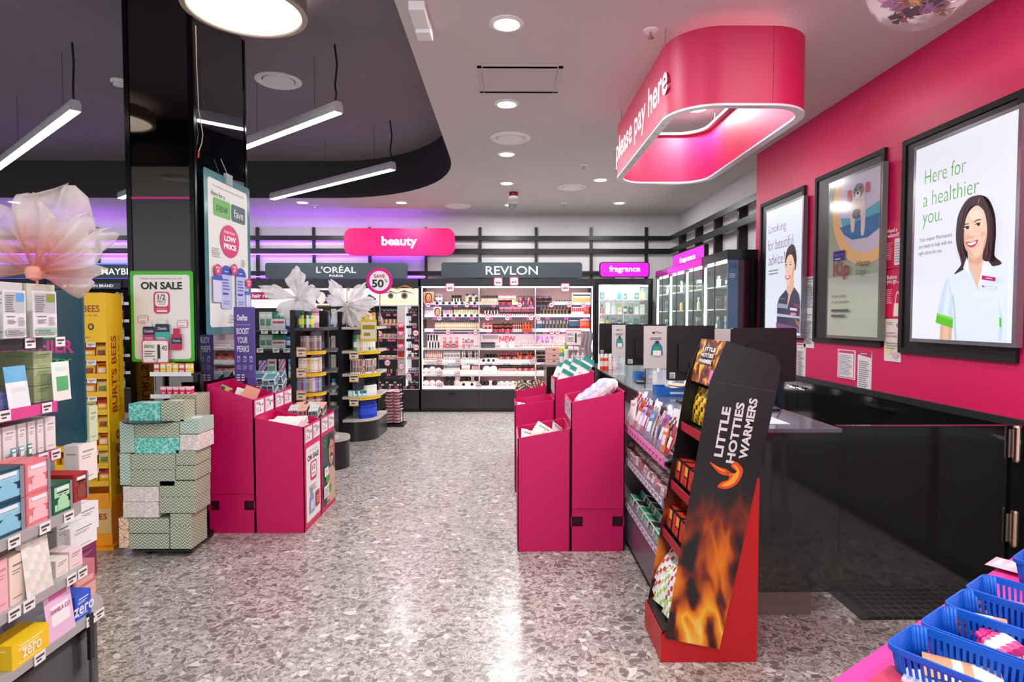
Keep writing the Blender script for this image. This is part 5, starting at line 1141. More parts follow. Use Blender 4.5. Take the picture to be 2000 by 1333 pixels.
# local frame: front -Y; origin centre
W2, D2, HT = .20, .15, 1.645
part(MB().box(-W2, W2, -D2, D2, 0, .3, 0).box(-W2 - .01, W2 + .03, -D2 - .06, D2, 0, .02, 0), 'base', ORG, bt, local=True)
part(MB().box(W2 - .012, W2, -D2, D2, .3, HT, 0), 'side_panel', YEL, bt, local=True)
part(MB().box(-W2, -W2 + .012, -D2, D2, .3, HT, 0), 'side_panel', YEL, bt, local=True)
part(MB().box(-W2 + .012, W2 - .012, D2 - .01, D2, .3, HT, 0), 'back_panel', ORG, bt, local=True)
part(MB().box(-W2 + .0, W2 - .0, -D2 - .012, -D2, 1.33, HT, 0), 'header', YEL, bt, local=True)
P = Pic(Frame((-W2, -D2 - .012, 1.33)), step=.0008); P.text("BURT'S BEES", .19, .215, .33, .045, '#9a3414', .02).text('by nature. for nature. for all.', .19, .17, .3, .018, '#a06a14').ell(.2, .1, .022, .022, '#4a3a14').ell(.29, .1, .022, .022, '#4a3a14').ell(.2, .1, .012, .012, '#d8b020').ell(.29, .1, .012, .012, '#d8b020'); P.lines(.03, .03, .38, .045, 1, '#b08a10'); P.build('header_print', bt, local=True)
P = Pic(Frame((W2, -D2, .3), '+X'), step=.0008); P.text("BURT'S BEES", .11, .82, .5, .1, '#9a3414', .02, rot=PI / 2).text('by nature. for nature. for all', .21, .82, .5, .045, '#a06a14', rot=PI / 2)
for k in range(4): P.ell(.15, .42 - k * .09, .03, .03, '#4a3a14').ell(.15, .42 - k * .09, .018, .018, '#d8b020')
P.lines(.08, .03, .22, .1, 5, '#8a6a10'); P.build('side_print', bt, local=True)
part(MB().box(-W2 + .012, W2 - .012, -D2 - .01, -D2 + .005, .3, .36, 0).box(-W2, W2, -D2 - .012, -D2, .1, .26, 1), 'lower_front', [ORG, mat('#d8b06a', .5)], bt, local=True)
P = Pic(Frame((-W2, -D2 - .012, .12)), step=.0008); P.text("BURT'S BEES", .2, .09, .34, .04, '#9a2a14', .02); P.build('base_print', bt, local=True)
zl = [.42 + k * .115 for k in range(8)]
for z in zl: part(MB().box(-W2 + .012, W2 - .012, -D2 + .0, D2 - .02, z - .012, z, 0).box(-W2 + .012, W2 - .012, -D2 - .006, -D2, z - .015, z + .02, 1), 'tray', [ORG, mat('#e8b820', .4)], bt, local=True)
Rb = Matrix.Rotation(math.radians(10), 4, 'Z')
def inb(x, y, z): v_ = Rb @ V((x * .8, y * .75, z)); return (v_.x - 2.725, v_.y + 4.02, v_.z)
bp = [m_pouch(.075, .085, '#f0c010', '#8a3a14', '#f4e8c0', .02, 0), m_pouch(.075, .085, '#e89a10', '#f0e0c0', '#a83a10', .02, 0), m_pouch(.075, .085, '#f4d040', '#5a8a40', '#f0f0e0', .02, 0), m_pouch(.075, .085, '#f0c010', '#c03a2a', '#f0e0d0', .02, 2)]
for i, z in enumerate(zl):
    for k in range(4):
        x = -.135 + k * .09
        put(bp[(i * 3 + k) % 4], 'lip_balm_packet', 'yellow lip balm packet in row %s of the yellow stand' % ['one from base', 'two from base', 'three from base', 'four from base', 'five from base', 'six from base', 'seven from base', 'under the header'][i], 'packet', inb(x, -D2 + .05, z), math.radians(12), 'balm packets row %d' % (i + 1), rx=-.12, s=(.85, 1, 1))
        if k % 2: put(m_tag(.055, .03, '#f4f0ea', '#777777'), 'price_ticket', 'white price ticket in row %s on the yellow stand' % ['one from base', 'two from base', 'three from base', 'four from base', 'five from base', 'six from base', 'seven from base', 'under the header'][i], 'price ticket', inb(x - .05, -D2 - .008, z + .075), math.radians(12) - .1, 'tickets on yellow stand row %d' % (i + 1))

# ================================================================ TISSUE BOX DISPLAY
def wavy(cb, cw, sc=38, amp=.42):
    def fn(nt, b, N, L):
        tc = N('ShaderNodeTexCoord'); sp = N('ShaderNodeSeparateXYZ'); L(tc.outputs['Object'], sp.inputs[0])
        a = N('ShaderNodeMath', operation='ADD'); L(sp.outputs[0], a.inputs[0]); L(sp.outputs[1], a.inputs[1])
        m = N('ShaderNodeMath', operation='MULTIPLY'); L(a.outputs[0], m.inputs[0]); m.inputs[1].default_value = 190.0
        s_ = N('ShaderNodeMath', operation='SINE'); L(m.outputs[0], s_.inputs[0])
        m2 = N('ShaderNodeMath', operation='MULTIPLY'); L(s_.outputs[0], m2.inputs[0]); m2.inputs[1].default_value = amp
        z = N('ShaderNodeMath', operation='MULTIPLY'); L(sp.outputs[2], z.inputs[0]); z.inputs[1].default_value = 52.0
        ad = N('ShaderNodeMath', operation='ADD'); L(z.outputs[0], ad.inputs[0]); L(m2.outputs[0], ad.inputs[1])
        fr = N('ShaderNodeMath', operation='FRACT'); L(ad.outputs[0], fr.inputs[0])
        r = ramp(N, [(0, cb), (.42, cb), (.46, cw), (.96, cw), (1, cb)]); L(fr.outputs[0], r.inputs[0]); L(r.outputs[0], b.inputs['Base Color']); b.inputs['Roughness'].default_value = .5
    return fn
WG = nodemat('wavy_green', wavy('#54866a', '#d8ccb6')); WT = nodemat('wavy_teal', wavy('#58b0a0', '#e0d8cc'))
def marble(c1, c2):
    def fn(nt, b, N, L):
        tc = N('ShaderNodeTexCoord'); v = N('ShaderNodeTexVoronoi', feature='DISTANCE_TO_EDGE'); v.inputs['Scale'].default_value = 34; n = N('ShaderNodeTexNoise'); n.inputs['Scale'].default_value = 20
        mx = N('ShaderNodeMixRGB', blend_type='ADD'); mx.inputs[0].default_value = .06; L(tc.outputs['Object'], mx.inputs[1]); L(n.outputs['Color'], mx.inputs[2]); L(tc.outputs['Object'], n.inputs['Vector']); L(mx.outputs[0], v.inputs['Vector'])
        r = ramp(N, [(0, c2), (.05, c2), (.09, c1)]); L(v.outputs['Distance'], r.inputs[0]); L(r.outputs[0], b.inputs['Base Color']); b.inputs['Roughness'].default_value = .5
    return fn
MT = nodemat('marbled_teal', marble('#3fbfae', '#b8e8dc')); MW = nodemat('marbled_white', marble('#d8cec6', '#f2ede8')); MO = nodemat('fruit_print', marble('#e8dcc0', '#d87a40'))
TY = 3.78
def tbox(x0, y0, x1, y1, m, lab, Y=TY, d=.2, dz=0):
    a = pt(x0, y1, Y=Y); b_ = pt(x1, y0, Y=Y)
    mb = MB().prism(rrect(a.x + .001, Y, b_.x - .001, Y + d, .004, 2), a.z + .001, b_.z - .001, 'z', 0)
    mb.prism([((a.x + b_.x) / 2 + (b_.x - a.x) * .28 * math.cos(k * PI / 8), Y + d / 2 + d * .2 * math.sin(k * PI / 8)) for k in range(16)], b_.z - .0012, b_.z - .0004, 'z', 1)
    return solo(mb, 'tissue_box', lab, 'tissue box', [m, mat('#f0eeea', .6)], group='tissue boxes on the castered stand')
t = thing('tissue_stand', 'black castered stand stacked with tissue boxes before the column', 'display stand', (-2.17, TY + .15, 0))
rx_0 = pt(245, 900, Y=TY).x; rx_1 = pt(384, 900, Y=TY).x
zbase = pt(300, 1074, Y=TY).z
part(MB().box(rx_0 + .03, rx_1 - .06, TY + .0, TY + .34, zbase - .012, zbase - .002), 'platform', BLACK, t)
part(MB().box(pt(300, 800, Y=TY + .4).x, pt(300, 800, Y=TY + .4).x + .02, TY + .42, TY + .44, zbase, 1.22).box(pt(386, 800, Y=TY + .4).x, pt(386, 800, Y=TY + .4).x + .02, TY + .42, TY + .44, zbase, 1.22).box(pt(300, 800, Y=TY + .4).x, pt(386, 800, Y=TY + .4).x, TY + .42, TY + .44, 1.2, 1.22), 'rear_frame', BLACK, t)
zdisc = pt(307, 825, Y=TY).z
xc = pt(307, 825, Y=TY + .1).x; part(MB().lathe([(0, zdisc), (.19, zdisc), (.19, zdisc + .008), (0, zdisc + .008)], (xc, TY + .1, 0), 32), 'round_shelf', mat('#1a1a1c', .3), t)
for x, y in ((rx_0 + .1, TY + .06), (rx_1 - .1, TY + .06), (rx_0 + .1, TY + .36), (rx_1 - .1, TY + .36)):
    part(MB().prism(arc(y, .024, .024, 0, 360, 16)[:-1], x - .015, x + .015, 'x').box(x - .02, x + .02, y - .012, y + .012, .03, zbase - .012), 'caster', mat('#161618', .4), t)
tbox(263, 855, 350, 887, MT, 'marbled teal tissue box just below green wavy one, upper middle of stand'); tbox(263, 825, 350, 855, WG, 'green wavy tissue box right under round shelf of stand')
tbox(234, 824, 262, 885, WT, 'green wavy tissue box standing at upper left of stand'); tbox(351, 820, 388, 848, WT, 'teal wavy tissue box at upper right of the stand'); tbox(351, 849, 388, 880, MW, 'marbled white tissue box at upper right of stand')
tbox(255, 918, 342, 950, WG, 'green wavy tissue box, lower of large centre pair'); tbox(255, 887, 342, 918, WG, 'green wavy tissue box, upper of large centre pair')
tbox(234, 886, 254, 948, WT, 'narrow wavy tissue box end at left of stand'); tbox(343, 880, 382, 909, WG, 'green wavy tissue box on right edge, upper of two'); tbox(343, 910, 382, 938, WG, 'green wavy tissue box on right edge, lower of two')
tbox(240, 951, 310, 981, MW, 'marbled white tissue box, upper of left pair'); tbox(240, 981, 310, 1012, MW, 'marbled white tissue box, lower of left pair')
tbox(311, 940, 381, 971, WG, 'green wavy tissue box beside marbled white pair, upper'); tbox(311, 971, 381, 1003, WG, 'green wavy tissue box beside marbled white pair, lower')
tbox(232, 1013, 251, 1071, MO, 'fruit patterned tissue box end at bottom left of stand'); tbox(252, 1013, 330, 1042, WG, 'green wavy tissue box at bottom of stand, upper of pair'); tbox(252, 1043, 330, 1073, WG, 'green wavy tissue box at bottom of stand, lower of pair')
tbox(332, 1004, 374, 1028, WG, 'small green wavy tissue box at bottom right, upper'); tbox(332, 1028, 374, 1073, WG, 'green wavy tissue box at bottom right, lowest')
tbox(251, 789, 313, 824, MT, 'marbled teal tissue box on the round shelf', d=.14); tbox(314, 785, 360, 824, WG, 'green wavy tissue box on round shelf', d=.13)
tbox(334, 772, 384, 818, WG, 'green wavy tissue box at back right behind round shelf', Y=TY + .21, d=.18)
# small products on the rear frame shelf
zz = pt(340, 729, Y=TY + .3).z; x0 = pt(303, 700, Y=TY + .3).x; x1 = pt(382, 700, Y=TY + .3).x
t2 = thing('small_shelf_rack', 'black two level rack with yellow and pink packets behind tissue boxes', 'rack', ((x0 + x1) / 2, TY + .3, zz))
zz2 = pt(340, 772, Y=TY + .3).z
for z in (zz, zz2): part(MB().box(x0, x1, TY + .24, TY + .4, z - .012, z, 0).box(x0, x1, TY + .235, TY + .24, z - .015, z + .012, 1), 'shelf', [BLACK, mat('#e8e8e8', .4)], t2)
part(MB().box(x0, x0 + .012, TY + .38, TY + .4, zz2 - .2, zz + .15).box(x1 - .012, x1, TY + .38, TY + .4, zz2 - .2, zz + .15), 'posts', BLACK, t2)
row(x0 + .01, x1 - .01, TY + .28, zz, 6, [m_carton(.035, .04, .065, c, '#f4ecd0', '#8a6a20', 0) for c in ('#d83a60', '#e8c020', '#f0cc30', '#e8c020')], 'small_carton', 'box', 'small yellow or pink carton below the ON SALE poster', 'small cartons under the sale poster')
row(x0 + .05, x1 - .01, TY + .28, zz2, 5, [m_carton(.035, .04, .06, '#d82a58', '#f4d0d8', '#ffffff', 1)], 'small_carton', 'box', 'small crimson carton on lower rack behind tissue boxes', 'small crimson cartons')
# ================================================================ FRAGRANCE CABINETS
CABI = mat('#dfe9e4', .4); CABF = mat('#17181c', .2); GLS = mat('#dff0ea', .02, alpha=.10, spec=1.0)
perf = [m_perfume(.08, .04, .15, c, c2, k) for c, c2, k in (('#2a3436', '#c8ccd0', 2), ('#e8e4dc', '#b8a070', 0), ('#1c2024', '#1c1c1e', 0), ('#5a8a80', '#c8d8d0', 2), ('#d8a840', '#2a2a2a', 1), ('#c8d4d8', '#e8ecec', 0), ('#3a4a70', '#9aa4b0', 2), ('#e0a8b8', '#e8c8b8', 1), ('#b04030', '#3a2420', 1), ('#e0c058', '#e8d488', 2), ('#2a62b8', '#c8ccd8', 0), ('#a8c088', '#e0e4c8', 1))]
pbox = [m_carton(.08, .05, .15, c, c2, c3, k) for c, c2, c3, k in (('#2c3638', '#4a5658', '#c8ccc8', 2), ('#f0f0ec', '#d8d8d0', '#888888', 2), ('#1c1e22', '#8a8a8e', '#d8d8d8', 1), ('#3a5a58', '#8ac0b8', '#e8f0ec', 1), ('#d8c898', '#b89850', '#5a4a20', 1), ('#40506a', '#8a98b0', '#ffffff', 2))]
Yc = 9.6
x0 = pt(1167, 640, Y=Yc).x; x1 = pt(1268, 640, Y=Yc).x; zt_ = pt(1200, 556, Y=Yc).z
t = thing('fragrance_cabinet', 'lit glass fronted perfume cabinet on the back wall under fragrance sign', 'cabinet', ((x0 + x1) / 2, Yc + .3, 0))
part(MB().box(x0, x1, Yc, YB - .02, 0, .45), 'base_cabinet', mat('#1b1b1f', .25), t)
part(MB().box(x0, x1, YB - .1, YB - .02, .45, zt_), 'back_panel', mat('#d8e8e2', .4, emit=.15), t)
part(MB().box(x0 - .03, x0 + .02, Yc, YB - .02, .45, zt_ + .06), 'side_panel', CABF, t); part(MB().box(x1 - .02, x1 + .05, Yc, YB - .02, .45, zt_ + .06), 'side_panel', CABF, t)
part(MB().box(x0 - .03, x1 + .05, Yc - .01, YB - .02, zt_, zt_ + .09), 'top_panel', CABF, t)
zfs = [pt(1200, q, Y=Yc).z for q in (585, 613.5, 642, 672)]
for z in zfs: part(MB().box(x0 + .02, x1 - .02, Yc + .06, YB - .1, z - .012, z), 'shelf', mat('#e8f4f0', .1, alpha=.7), t)
part(MB().box(x0 + .02, x1 - .02, Yc + .04, Yc + .06, zt_ - .03, zt_ - .01).box(x0 + .02, x0 + .035, Yc + .04, Yc + .06, .5, zt_ - .03), 'light_strip', mat('#f0fffa', .4, emit=9.0), t)
area('cabinet_light', ((x0 + x1) / 2, Yc + .12, zt_ - .02), x1 - x0 - .1, 12, (.93, 1, .97), size_y=.06, rot=(.25, 0, 0))
part(MB().box(x0 + .02, x1 - .02, Yc, Yc + .006, .45, zt_), 'glass_door', GLS, t)
part(MB().box((x0 + x1) / 2 - .004, (x0 + x1) / 2 + .004, Yc - .004, Yc + .008, .45, zt_), 'door_edge', mat('#c8d4d0', .2), t)
rnd = random.Random(11)
for i, z in enumerate(zfs):
    for j in range(8):
        x = x0 + .09 + (x1 - x0 - .17) * j / 7
        m_ = rnd.choice(pbox if (j + i) % 2 == 0 else perf)
        put(m_, 'perfume', 'perfume bottle or carton on the %s glass shelf of back wall fragrance cabinet' % ['top', 'second', 'third', 'fourth'][i], 'perfume', (x, Yc + .15, z), rnd.uniform(-.1, .1), 'perfumes, %s shelf of back cabinet' % ['top', 'second', 'third', 'fourth'][i], s=(.85, 1, rnd.uniform(1.0, 1.25)))
    ticket_row(x0 + .05, x1 - .05, Yc + .058, z - .032, 5, '#f070c0', '#803060', 'pink tickets, back fragrance cabinet', 'pink ticket on glass shelf edge of back fragrance cabinet', w=.06, h=.025, seed=i)

# cabinets along the right wall; fronts face -X
XC = 2.29; ZT = 2.09
ys = [pt(q, 600, X=XC).y for q in (1281, 1306, 1337, 1372, 1421)]
posn = ['farthest', 'second farthest', 'third', 'nearest']
for k in range(4):
    ya, yb = ys[k + 1], ys[k]
    t = thing('fragrance_cabinet', '%s tall lit glass perfume cabinet along the right wall' % posn[k], 'cabinet', (XC + .28, (ya + yb) / 2, 0))
    part(MB().box(XC + .01, XR - .02, ya + .01, yb - .01, 0, .45), 'base_cabinet', mat('#1b1b1f', .25), t)
    part(MB().box(XR - .06, XR - .02, ya + .01, yb - .01, .45, ZT), 'back_panel', mat('#d8e8e2', .4, emit=.15), t)
    part(MB().box(XC, XR - .06, ya, ya + .03, .45, ZT), 'side_panel', CABF, t); part(MB().box(XC, XR - .06, yb - .03, yb, .45, ZT), 'side_panel', CABF, t)
    part(MB().box(XC - .01, XR - .02, ya, yb, ZT, ZT + .1, 0), 'top_panel', CABF, t)
    if k in (1, 2): part(MB().box(XC - .016, XC - .01, ya, yb, ZT + .0, ZT + .09), 'pink_trim', mat('#e010a8', .3, emit=.35), t, label='magenta strip')
    part(MB().box(XC + .01, XC + .03, yb - .05, yb - .035, .5, ZT - .03), 'light_strip', mat('#f0fffa', .4, emit=12.0), t)
    part(MB().box(XC + .04, XC + .06, ya + .04, yb - .04, ZT - .02, ZT - .008), 'top_light_strip', mat('#f0fffa', .4, emit=9.0), t)
    area('cabinet_light', (XC + .18, (ya + yb) / 2, ZT - .03), yb - ya - .1, 7, (.93, 1, .97), size_y=.06, rot=(0, .3, PI / 2))
    part(MB().box(XC, XC + .006, ya + .03, yb - .03, .45, ZT), 'glass_door', GLS, t)
    part(MB().box(XC - .004, XC + .008, (ya + yb) / 2 - .005, (ya + yb) / 2 + .005, .45, ZT), 'door_edge', mat('#2a2c30', .2), t)
    zz_ = [1.83, 1.58, 1.33, 1.08]
    for i, z in enumerate(zz_):
        part(MB().box(XC + .05, XR - .06, ya + .03, yb - .03, z - .012, z, 0), 'shelf', mat('#e8f4f0', .1, alpha=.7), t)
        n_ = 5
        for j in range(n_):
            y = ya + .1 + (yb - ya - .2) * j / (n_ - 1)
            put(rnd.choice(perf + pbox), 'perfume', 'perfume on %s shelf of the %s right wall cabinet' % (['top', 'second', 'third', 'fourth'][i], posn[k]), 'perfume', (XC + .15 + .12 * (j % 2), y, z), -PI / 2 + rnd.uniform(-.2, .2), 'perfumes, %s cabinet %s shelf' % (posn[k], ['top', 'second', 'third', 'fourth'][i]), s=(.9, 1, rnd.uniform(.8, 1.15)))
# end panel facing camera
YE = ys[4] - .03
t = thing('cabinet_end_panel', 'blue grey poster and maroon gloss panel closing the perfume cabinet row', 'panel', (2.44, YE, 0))
xa = pt(1421, 600, Y=YE).x; xb = pt(1441, 600, Y=YE).x; xc = pt(1462, 600, Y=YE).x; xd = 2.585
part(MB().box(xa, xb, YE, YE + .025, 0, 2.08), 'blue_panel', mat('#5a7494', .4), t)
part(MB().box(xb, xc, YE, YE + .025, 0, 2.08), 'maroon_panel', mat('#3a0a22', .12), t); part(MB().box(xc, xd, YE, YE + .025, 0, 2.08), 'black_panel', mat('#0e0d10', .15), t)
P = Pic(Frame((xa, YE, 0)), step=.001); P.text('hub', (xb - xa) * .5, 2.03, .08, .06, '#3a4a62', .01).lines(.01, 1.9, .08, 1.95, 3, '#d0dae6'); P.build('print', t)

# ================================================================ SERVICE COUNTER
YK = 2.93; CZ = .953
cl = .95; cr_ = pt(1640, 1000, Y=YK).x
t = thing('service_counter', 'long black gloss pay counter with grey stone top and steel plinth', 'counter', ((cl + cr_) / 2, YK + 2, 0))
part(MB().box(cl + .03, cr_, YK, 7.1, .15, CZ - .02), 'body', BLACKG, t, .003)
part(MB().box(cl + .06, cr_ - .09, YK + .08, 7.05, 0, .15), 'plinth', mat('#8f8378', .3, metal=.7), t)
part(MB().box(cl, cr_ + .002, YK - .004, 7.12, CZ - .02, CZ), 'worktop', mat('#5a5c66', .12, spec=.7), t, .002)
part(MB().box(.43, cl, 6.62, 7.1, 0, CZ), 'return_end', mat('#141417', .3), t)
# gate
gx0, gx1 = cr_ + .012, pt(1968, 1000, Y=YK + .05).x; YGt = YK + .06
gz0 = .14
t = thing('counter_gate', 'black gloss swing gate beside the counter with chrome spring hinges', 'gate', ((gx0 + gx1) / 2, YGt, gz0))
part(MB().box(gx0, gx1 + .0, YGt, YGt + .035, gz0, .955), 'gate_panel', BLACKG, t, .002)
part(MB().box(gx1 + .012, 2.618, YGt - .01, YGt + .06, 0, .955), 'hinge_post', mat('#131215', .15), t)
for zc_ in (.87, .45):
    hx = gx1 + .025
    g_ = part(MB().lathe([(0, zc_ - .09), (.014, zc_ - .09), (.018, zc_ - .08), (.018, zc_ + .08), (.014, zc_ + .09), (0, zc_ + .09)], (hx, YGt - .025, 0), 16), 'spring_hinge', mat('#c8a898', .2, metal=1), t)
    part(MB().box(hx - .03, hx + .035, YGt - .012, YGt - .006, zc_ - .07, zc_ + .07), 'hinge_plate', STEEL, t)
# mat
def grid(nt, b, N, L):
    tc = N('ShaderNodeTexCoord'); br = N('ShaderNodeTexBrick', offset=0.0); br.inputs['Scale'].default_value = 1; br.inputs['Brick Width'].default_value = .05; br.inputs['Row Height'].default_value = .05; br.inputs['Mortar Size'].default_value = .004
    br.inputs['Color1'].default_value = lin('#0c0c0d') + (1,); br.inputs['Color2'].default_value = lin('#0c0c0d') + (1,); br.inputs['Mortar'].default_value = lin('#3a3a3c') + (1,)
    L(tc.outputs['Object'], br.inputs['Vector']); L(br.outputs['Color'], b.inputs['Base Color']); b.inputs['Roughness'].default_value = .6
a = pt(1690, 1212, Z=0); b_ = pt(1870, 1212, Z=0); c_ = pt(1635, 1160, Z=0)
t = thing('rubber_mat', 'black ribbed rubber floor mat under the counter gate', 'mat', ((a.x + 2.6) / 2, 3.3, 0))
part(MB().box(a.x + .04, 2.60, a.y, 3.9, 0, .012, 0), 'mat_body', nodemat('mat_grid', grid), t)
part(MB().prism([(a.x - .02, 0.0), (a.x + .04, 0.0), (a.x + .04, .013), (a.x + .03, .013)], a.y - .0, 3.9, 'y'), 'bevelled_edge', mat('#1a1a1b', .5), t)
# wall cabinets
t = thing('wall_cabinets', 'row of black gloss low cabinets below the pink wall', 'cabinet', (2.61, 3.5, 0))
part(MB().box(2.60, 2.619, -1.4, 6.42, 0, .93), 'carcass', mat('#111013', .2), t)
part(MB().box(2.57, 2.60, -1.4, 6.42, .935, .975), 'ledge', mat('#2b2a2c', .3), t)
ds = [-1.4 + .62 * k for k in range(13)]
for k in range(12):
    d_ = part(MB().box(2.582, 2.60, ds[k] + .003, ds[k + 1] - .003, .1, .925), 'door', BLACKG, t)
    yh = ds[k] + (.09 if k % 2 else .53)
    h_ = MB().box(2.552, 2.582, yh - .055, yh + .055, .868, .876).box(2.576, 2.582, yh - .055, yh + .055, .855, .876)
    o_ = part(h_, 'handle', CHROME, d_)

# ================================================================ POSTERS ON THE PINK WALL
XW = 2.60
def wallpic(px0, px1, py_t, py_b, X=XW):
    """left edge column px0 with top/bottom rows; right column px1"""
    a = pt(px0, py_t, X=X); b_ = pt(px0, py_b, X=X); c_ = pt(px1, 500, X=X)
    return a.y, c_.y, b_.z, a.z
def lightbox(px0, px1, pt_, pb_, ix0, ix1, it, ib, lab, fw=.03, lit=True, frame_c='#0c0b0e'):
    ya, yb, z0, z1 = wallpic(px0, px1, pt_, pb_)
    t = thing('light_box_poster', lab, 'poster', (XW, (ya + yb) / 2, z0))
    D = .022
    part(MB().box(XW - .012, XW, yb, ya, z0, z1), 'backing', mat('#0c0b0e', .4), t)
    mb = MB(); f = .035
    for q in ((yb, ya, z1 - f, z1), (yb, ya, z0, z0 + f), (yb, yb + f, z0 + f, z1 - f), (ya - f, ya, z0 + f, z1 - f)): mb.box(XW - D, XW - .012, q[0], q[1], q[2], q[3])
    part(mb, 'outer_frame', mat(frame_c, .6), t)
    ia, ib_, iz0, iz1 = wallpic(ix0, ix1, it, ib, XW - .05)
    part(MB().box(XW - .05, XW - .012, ib_, ia, iz0, iz1), 'display_frame', mat('#8f9096', .25, metal=.7) if lit else mat('#6a6c66', .2), t)
    m_ = .022
    return t, Frame((XW - .05, ia - m_, iz0 + m_), '-X'), ia - ib_ - 2 * m_, iz1 - iz0 - 2 * m_
SK = '#e8b494'; SKD = '#d09878'; HR = '#2a1418'
# poster 3 (nearest): Here for a healthier you
t, fr, W, Hh = lightbox(1769, 1998, 277, 690, 1786, 1988, 289, 668, 'nearest lit poster, Here for a healthier you, smiling woman in white tunic')
P = Pic(fr, step=.0007, emit=.66, rough=.35); u = lambda x: x * W; v = lambda y: y * Hh
P.rect(0, 0, W, Hh, '#e6eaf6')
P.text('Here for', u(.33), v(.84), u(.44), v(.075), '#4aa82c', -.012).text('a healthier', u(.39), v(.725), u(.58), v(.075), '#4aa82c', -.012).text('you.', u(.21), v(.61), u(.22), v(.075), '#4aa82c', -.012)
P.text('Your expert Pharmacists', u(.25), v(.515), u(.36), v(.026), '#4a4860').text('are ready to help with the', u(.25), v(.48), u(.37), v(.026), '#4a4860').text('right advice for you.', u(.2), v(.445), u(.27), v(.026), '#4a4860')
def tr(fr, x0, y0, sc):
    def f(pts):
        out = []
        for x, y in pts:
            q = pt(x0 + x / sc, y0 + y / sc, X=fr.o.x); out.append((min(max(fr.o.y - q.y, 0), W), min(max(q.z - fr.o.z, 0), Hh)))
        return out
    return f
g = tr(fr, 1780, 360, 4.04)
S2 = '#f0ccb4'; S3 = '#dca88c'
P.shape(g([(545, 85), (480, 110), (420, 190), (385, 300), (375, 420), (378, 520), (395, 600), (398, 640), (345, 712), (420, 680), (520, 640), (600, 600), (650, 650), (712, 690), (720, 620), (668, 570), (668, 500), (676, 400), (672, 270), (650, 180), (610, 110)]), '#2c161c', True)
P.shape(g([(455, 580), (430, 670), (300, 740), (335, 860), (345, 1230), (765, 1250), (775, 600), (700, 640), (650, 650), (590, 600)]), '#dde8f6')
P.shape(g([(240, 1095), (233, 1230), (325, 1230), (330, 1130)]), S3).shape(g([(262, 1100), (258, 1230), (300, 1230), (308, 1120)]), '#e8bca4')
P.shape(g([(300, 740), (275, 780), (250, 850), (215, 1020), (340, 1055), (335, 880)]), '#c8daf0').shape(g([(300, 760), (280, 900), (262, 1020), (300, 1040), (318, 880)]), '#dce8f8')
P.shape(g([(215, 1018), (204, 1092), (340, 1138), (342, 1055)]), '#58c01c').shape(g([(215, 1018), (212, 1035), (340, 1075), (342, 1055)]), '#78d840')
P.shape(g([(335, 880), (350, 1000), (355, 1230), (372, 1230), (362, 980), (345, 860)]), '#b4cae8').shape(g([(700, 900), (720, 1080), (700, 1240), (730, 1240), (740, 1060)]), '#c8daf0')
P.shape(g([(462, 540), (468, 640), (500, 720), (540, 835), (575, 690), (592, 540)]), '#e8bca2').shape(g([(465, 570), (520, 600), (590, 545), (588, 590), (540, 640), (480, 620)]), S3)
P.shape(g([(456, 575), (428, 665), (480, 720), (530, 815), (482, 690)]), '#f2f6fd').shape(g([(590, 595), (572, 700), (545, 812), (640, 700), (625, 640)]), '#f2f6fd').shape(g([(470, 640), (480, 690), (535, 820), (500, 725)]), '#a8c0e4')
P.shape(g([(440, 360), (437, 430), (450, 500), (472, 545), (520, 578), (570, 556), (608, 500), (628, 420), (630, 330), (615, 240), (560, 170), (500, 190), (455, 265)]), S2, True)
P.shape(g([(440, 400), (440, 470), (462, 530), (520, 578), (500, 540), (468, 490), (456, 430)]), '#e6b498', True).shape(g([(628, 350), (625, 430), (600, 505), (560, 560), (590, 500), (608, 430)]), '#dfa88c', True)
P.shape(g([(480, 230), (540, 200), (590, 240), (570, 270), (500, 275)]), '#f6dccb', True).shape(g([(455, 400), (480, 395), (490, 425), (462, 440)]), '#eeb09c', True).shape(g([(575, 385), (605, 370), (610, 405), (582, 420)]), '#eeb09c', True)
P.shape(g([(565, 160), (500, 178), (456, 250), (446, 330), (438, 420), (442, 520), (462, 590), (428, 610), (388, 500), (380, 380), (400, 240), (470, 120), (560, 90)]), '#2c161c', True).shape(g([(556, 160), (600, 205), (622, 280), (630, 380), (618, 470), (596, 540), (598, 600), (655, 590), (670, 400), (660, 230), (600, 104), (556, 95)]), '#2c161c', True)
for a_ in ([(430, 200), (405, 300), (396, 420), (402, 300)], [(470, 140), (430, 230), (418, 340), (440, 225)], [(620, 150), (650, 260), (655, 400), (644, 260)], [(400, 480), (415, 580), (440, 610), (420, 560)], [(640, 440), (640, 540), (620, 590), (630, 520)]): P.shape(g(a_), '#6a3440')
P.shape(g([(562, 165), (572, 130), (576, 100), (568, 128)]), '#c8a090')
P.shape(g([(446, 352), (462, 338), (485, 331), (505, 335), (508, 344), (486, 352), (462, 360)]), '#f4ece8').shape(g([(470, 337), (490, 334), (494, 350), (476, 356), (466, 348)]), '#2a1814', True).shape(g([(442, 354), (462, 335), (485, 328), (508, 334), (486, 336), (463, 343)]), '#1c0e10')
P.shape(g([(540, 326), (556, 311), (578, 305), (597, 309), (598, 318), (578, 326), (556, 332)]), '#f4ece8').shape(g([(560, 309), (580, 307), (584, 323), (568, 330), (557, 321)]), '#2a1814', True).shape(g([(536, 326), (556, 308), (578, 302), (600, 308), (578, 310), (556, 316)]), '#1c0e10')
P.shape(g([(442, 336), (464, 314), (498, 307), (499, 313), (468, 322), (447, 340)]), '#4a2c28').shape(g([(537, 300), (560, 280), (593, 275), (594, 282), (562, 289), (541, 305)]), '#4a2c28')
P.shape(g([(498, 412), (506, 426), (520, 428), (538, 416), (544, 402), (534, 410), (518, 418)]), '#d89c80').shape(g([(512, 350), (506, 390), (512, 396), (520, 352)]), '#f8e0d0')
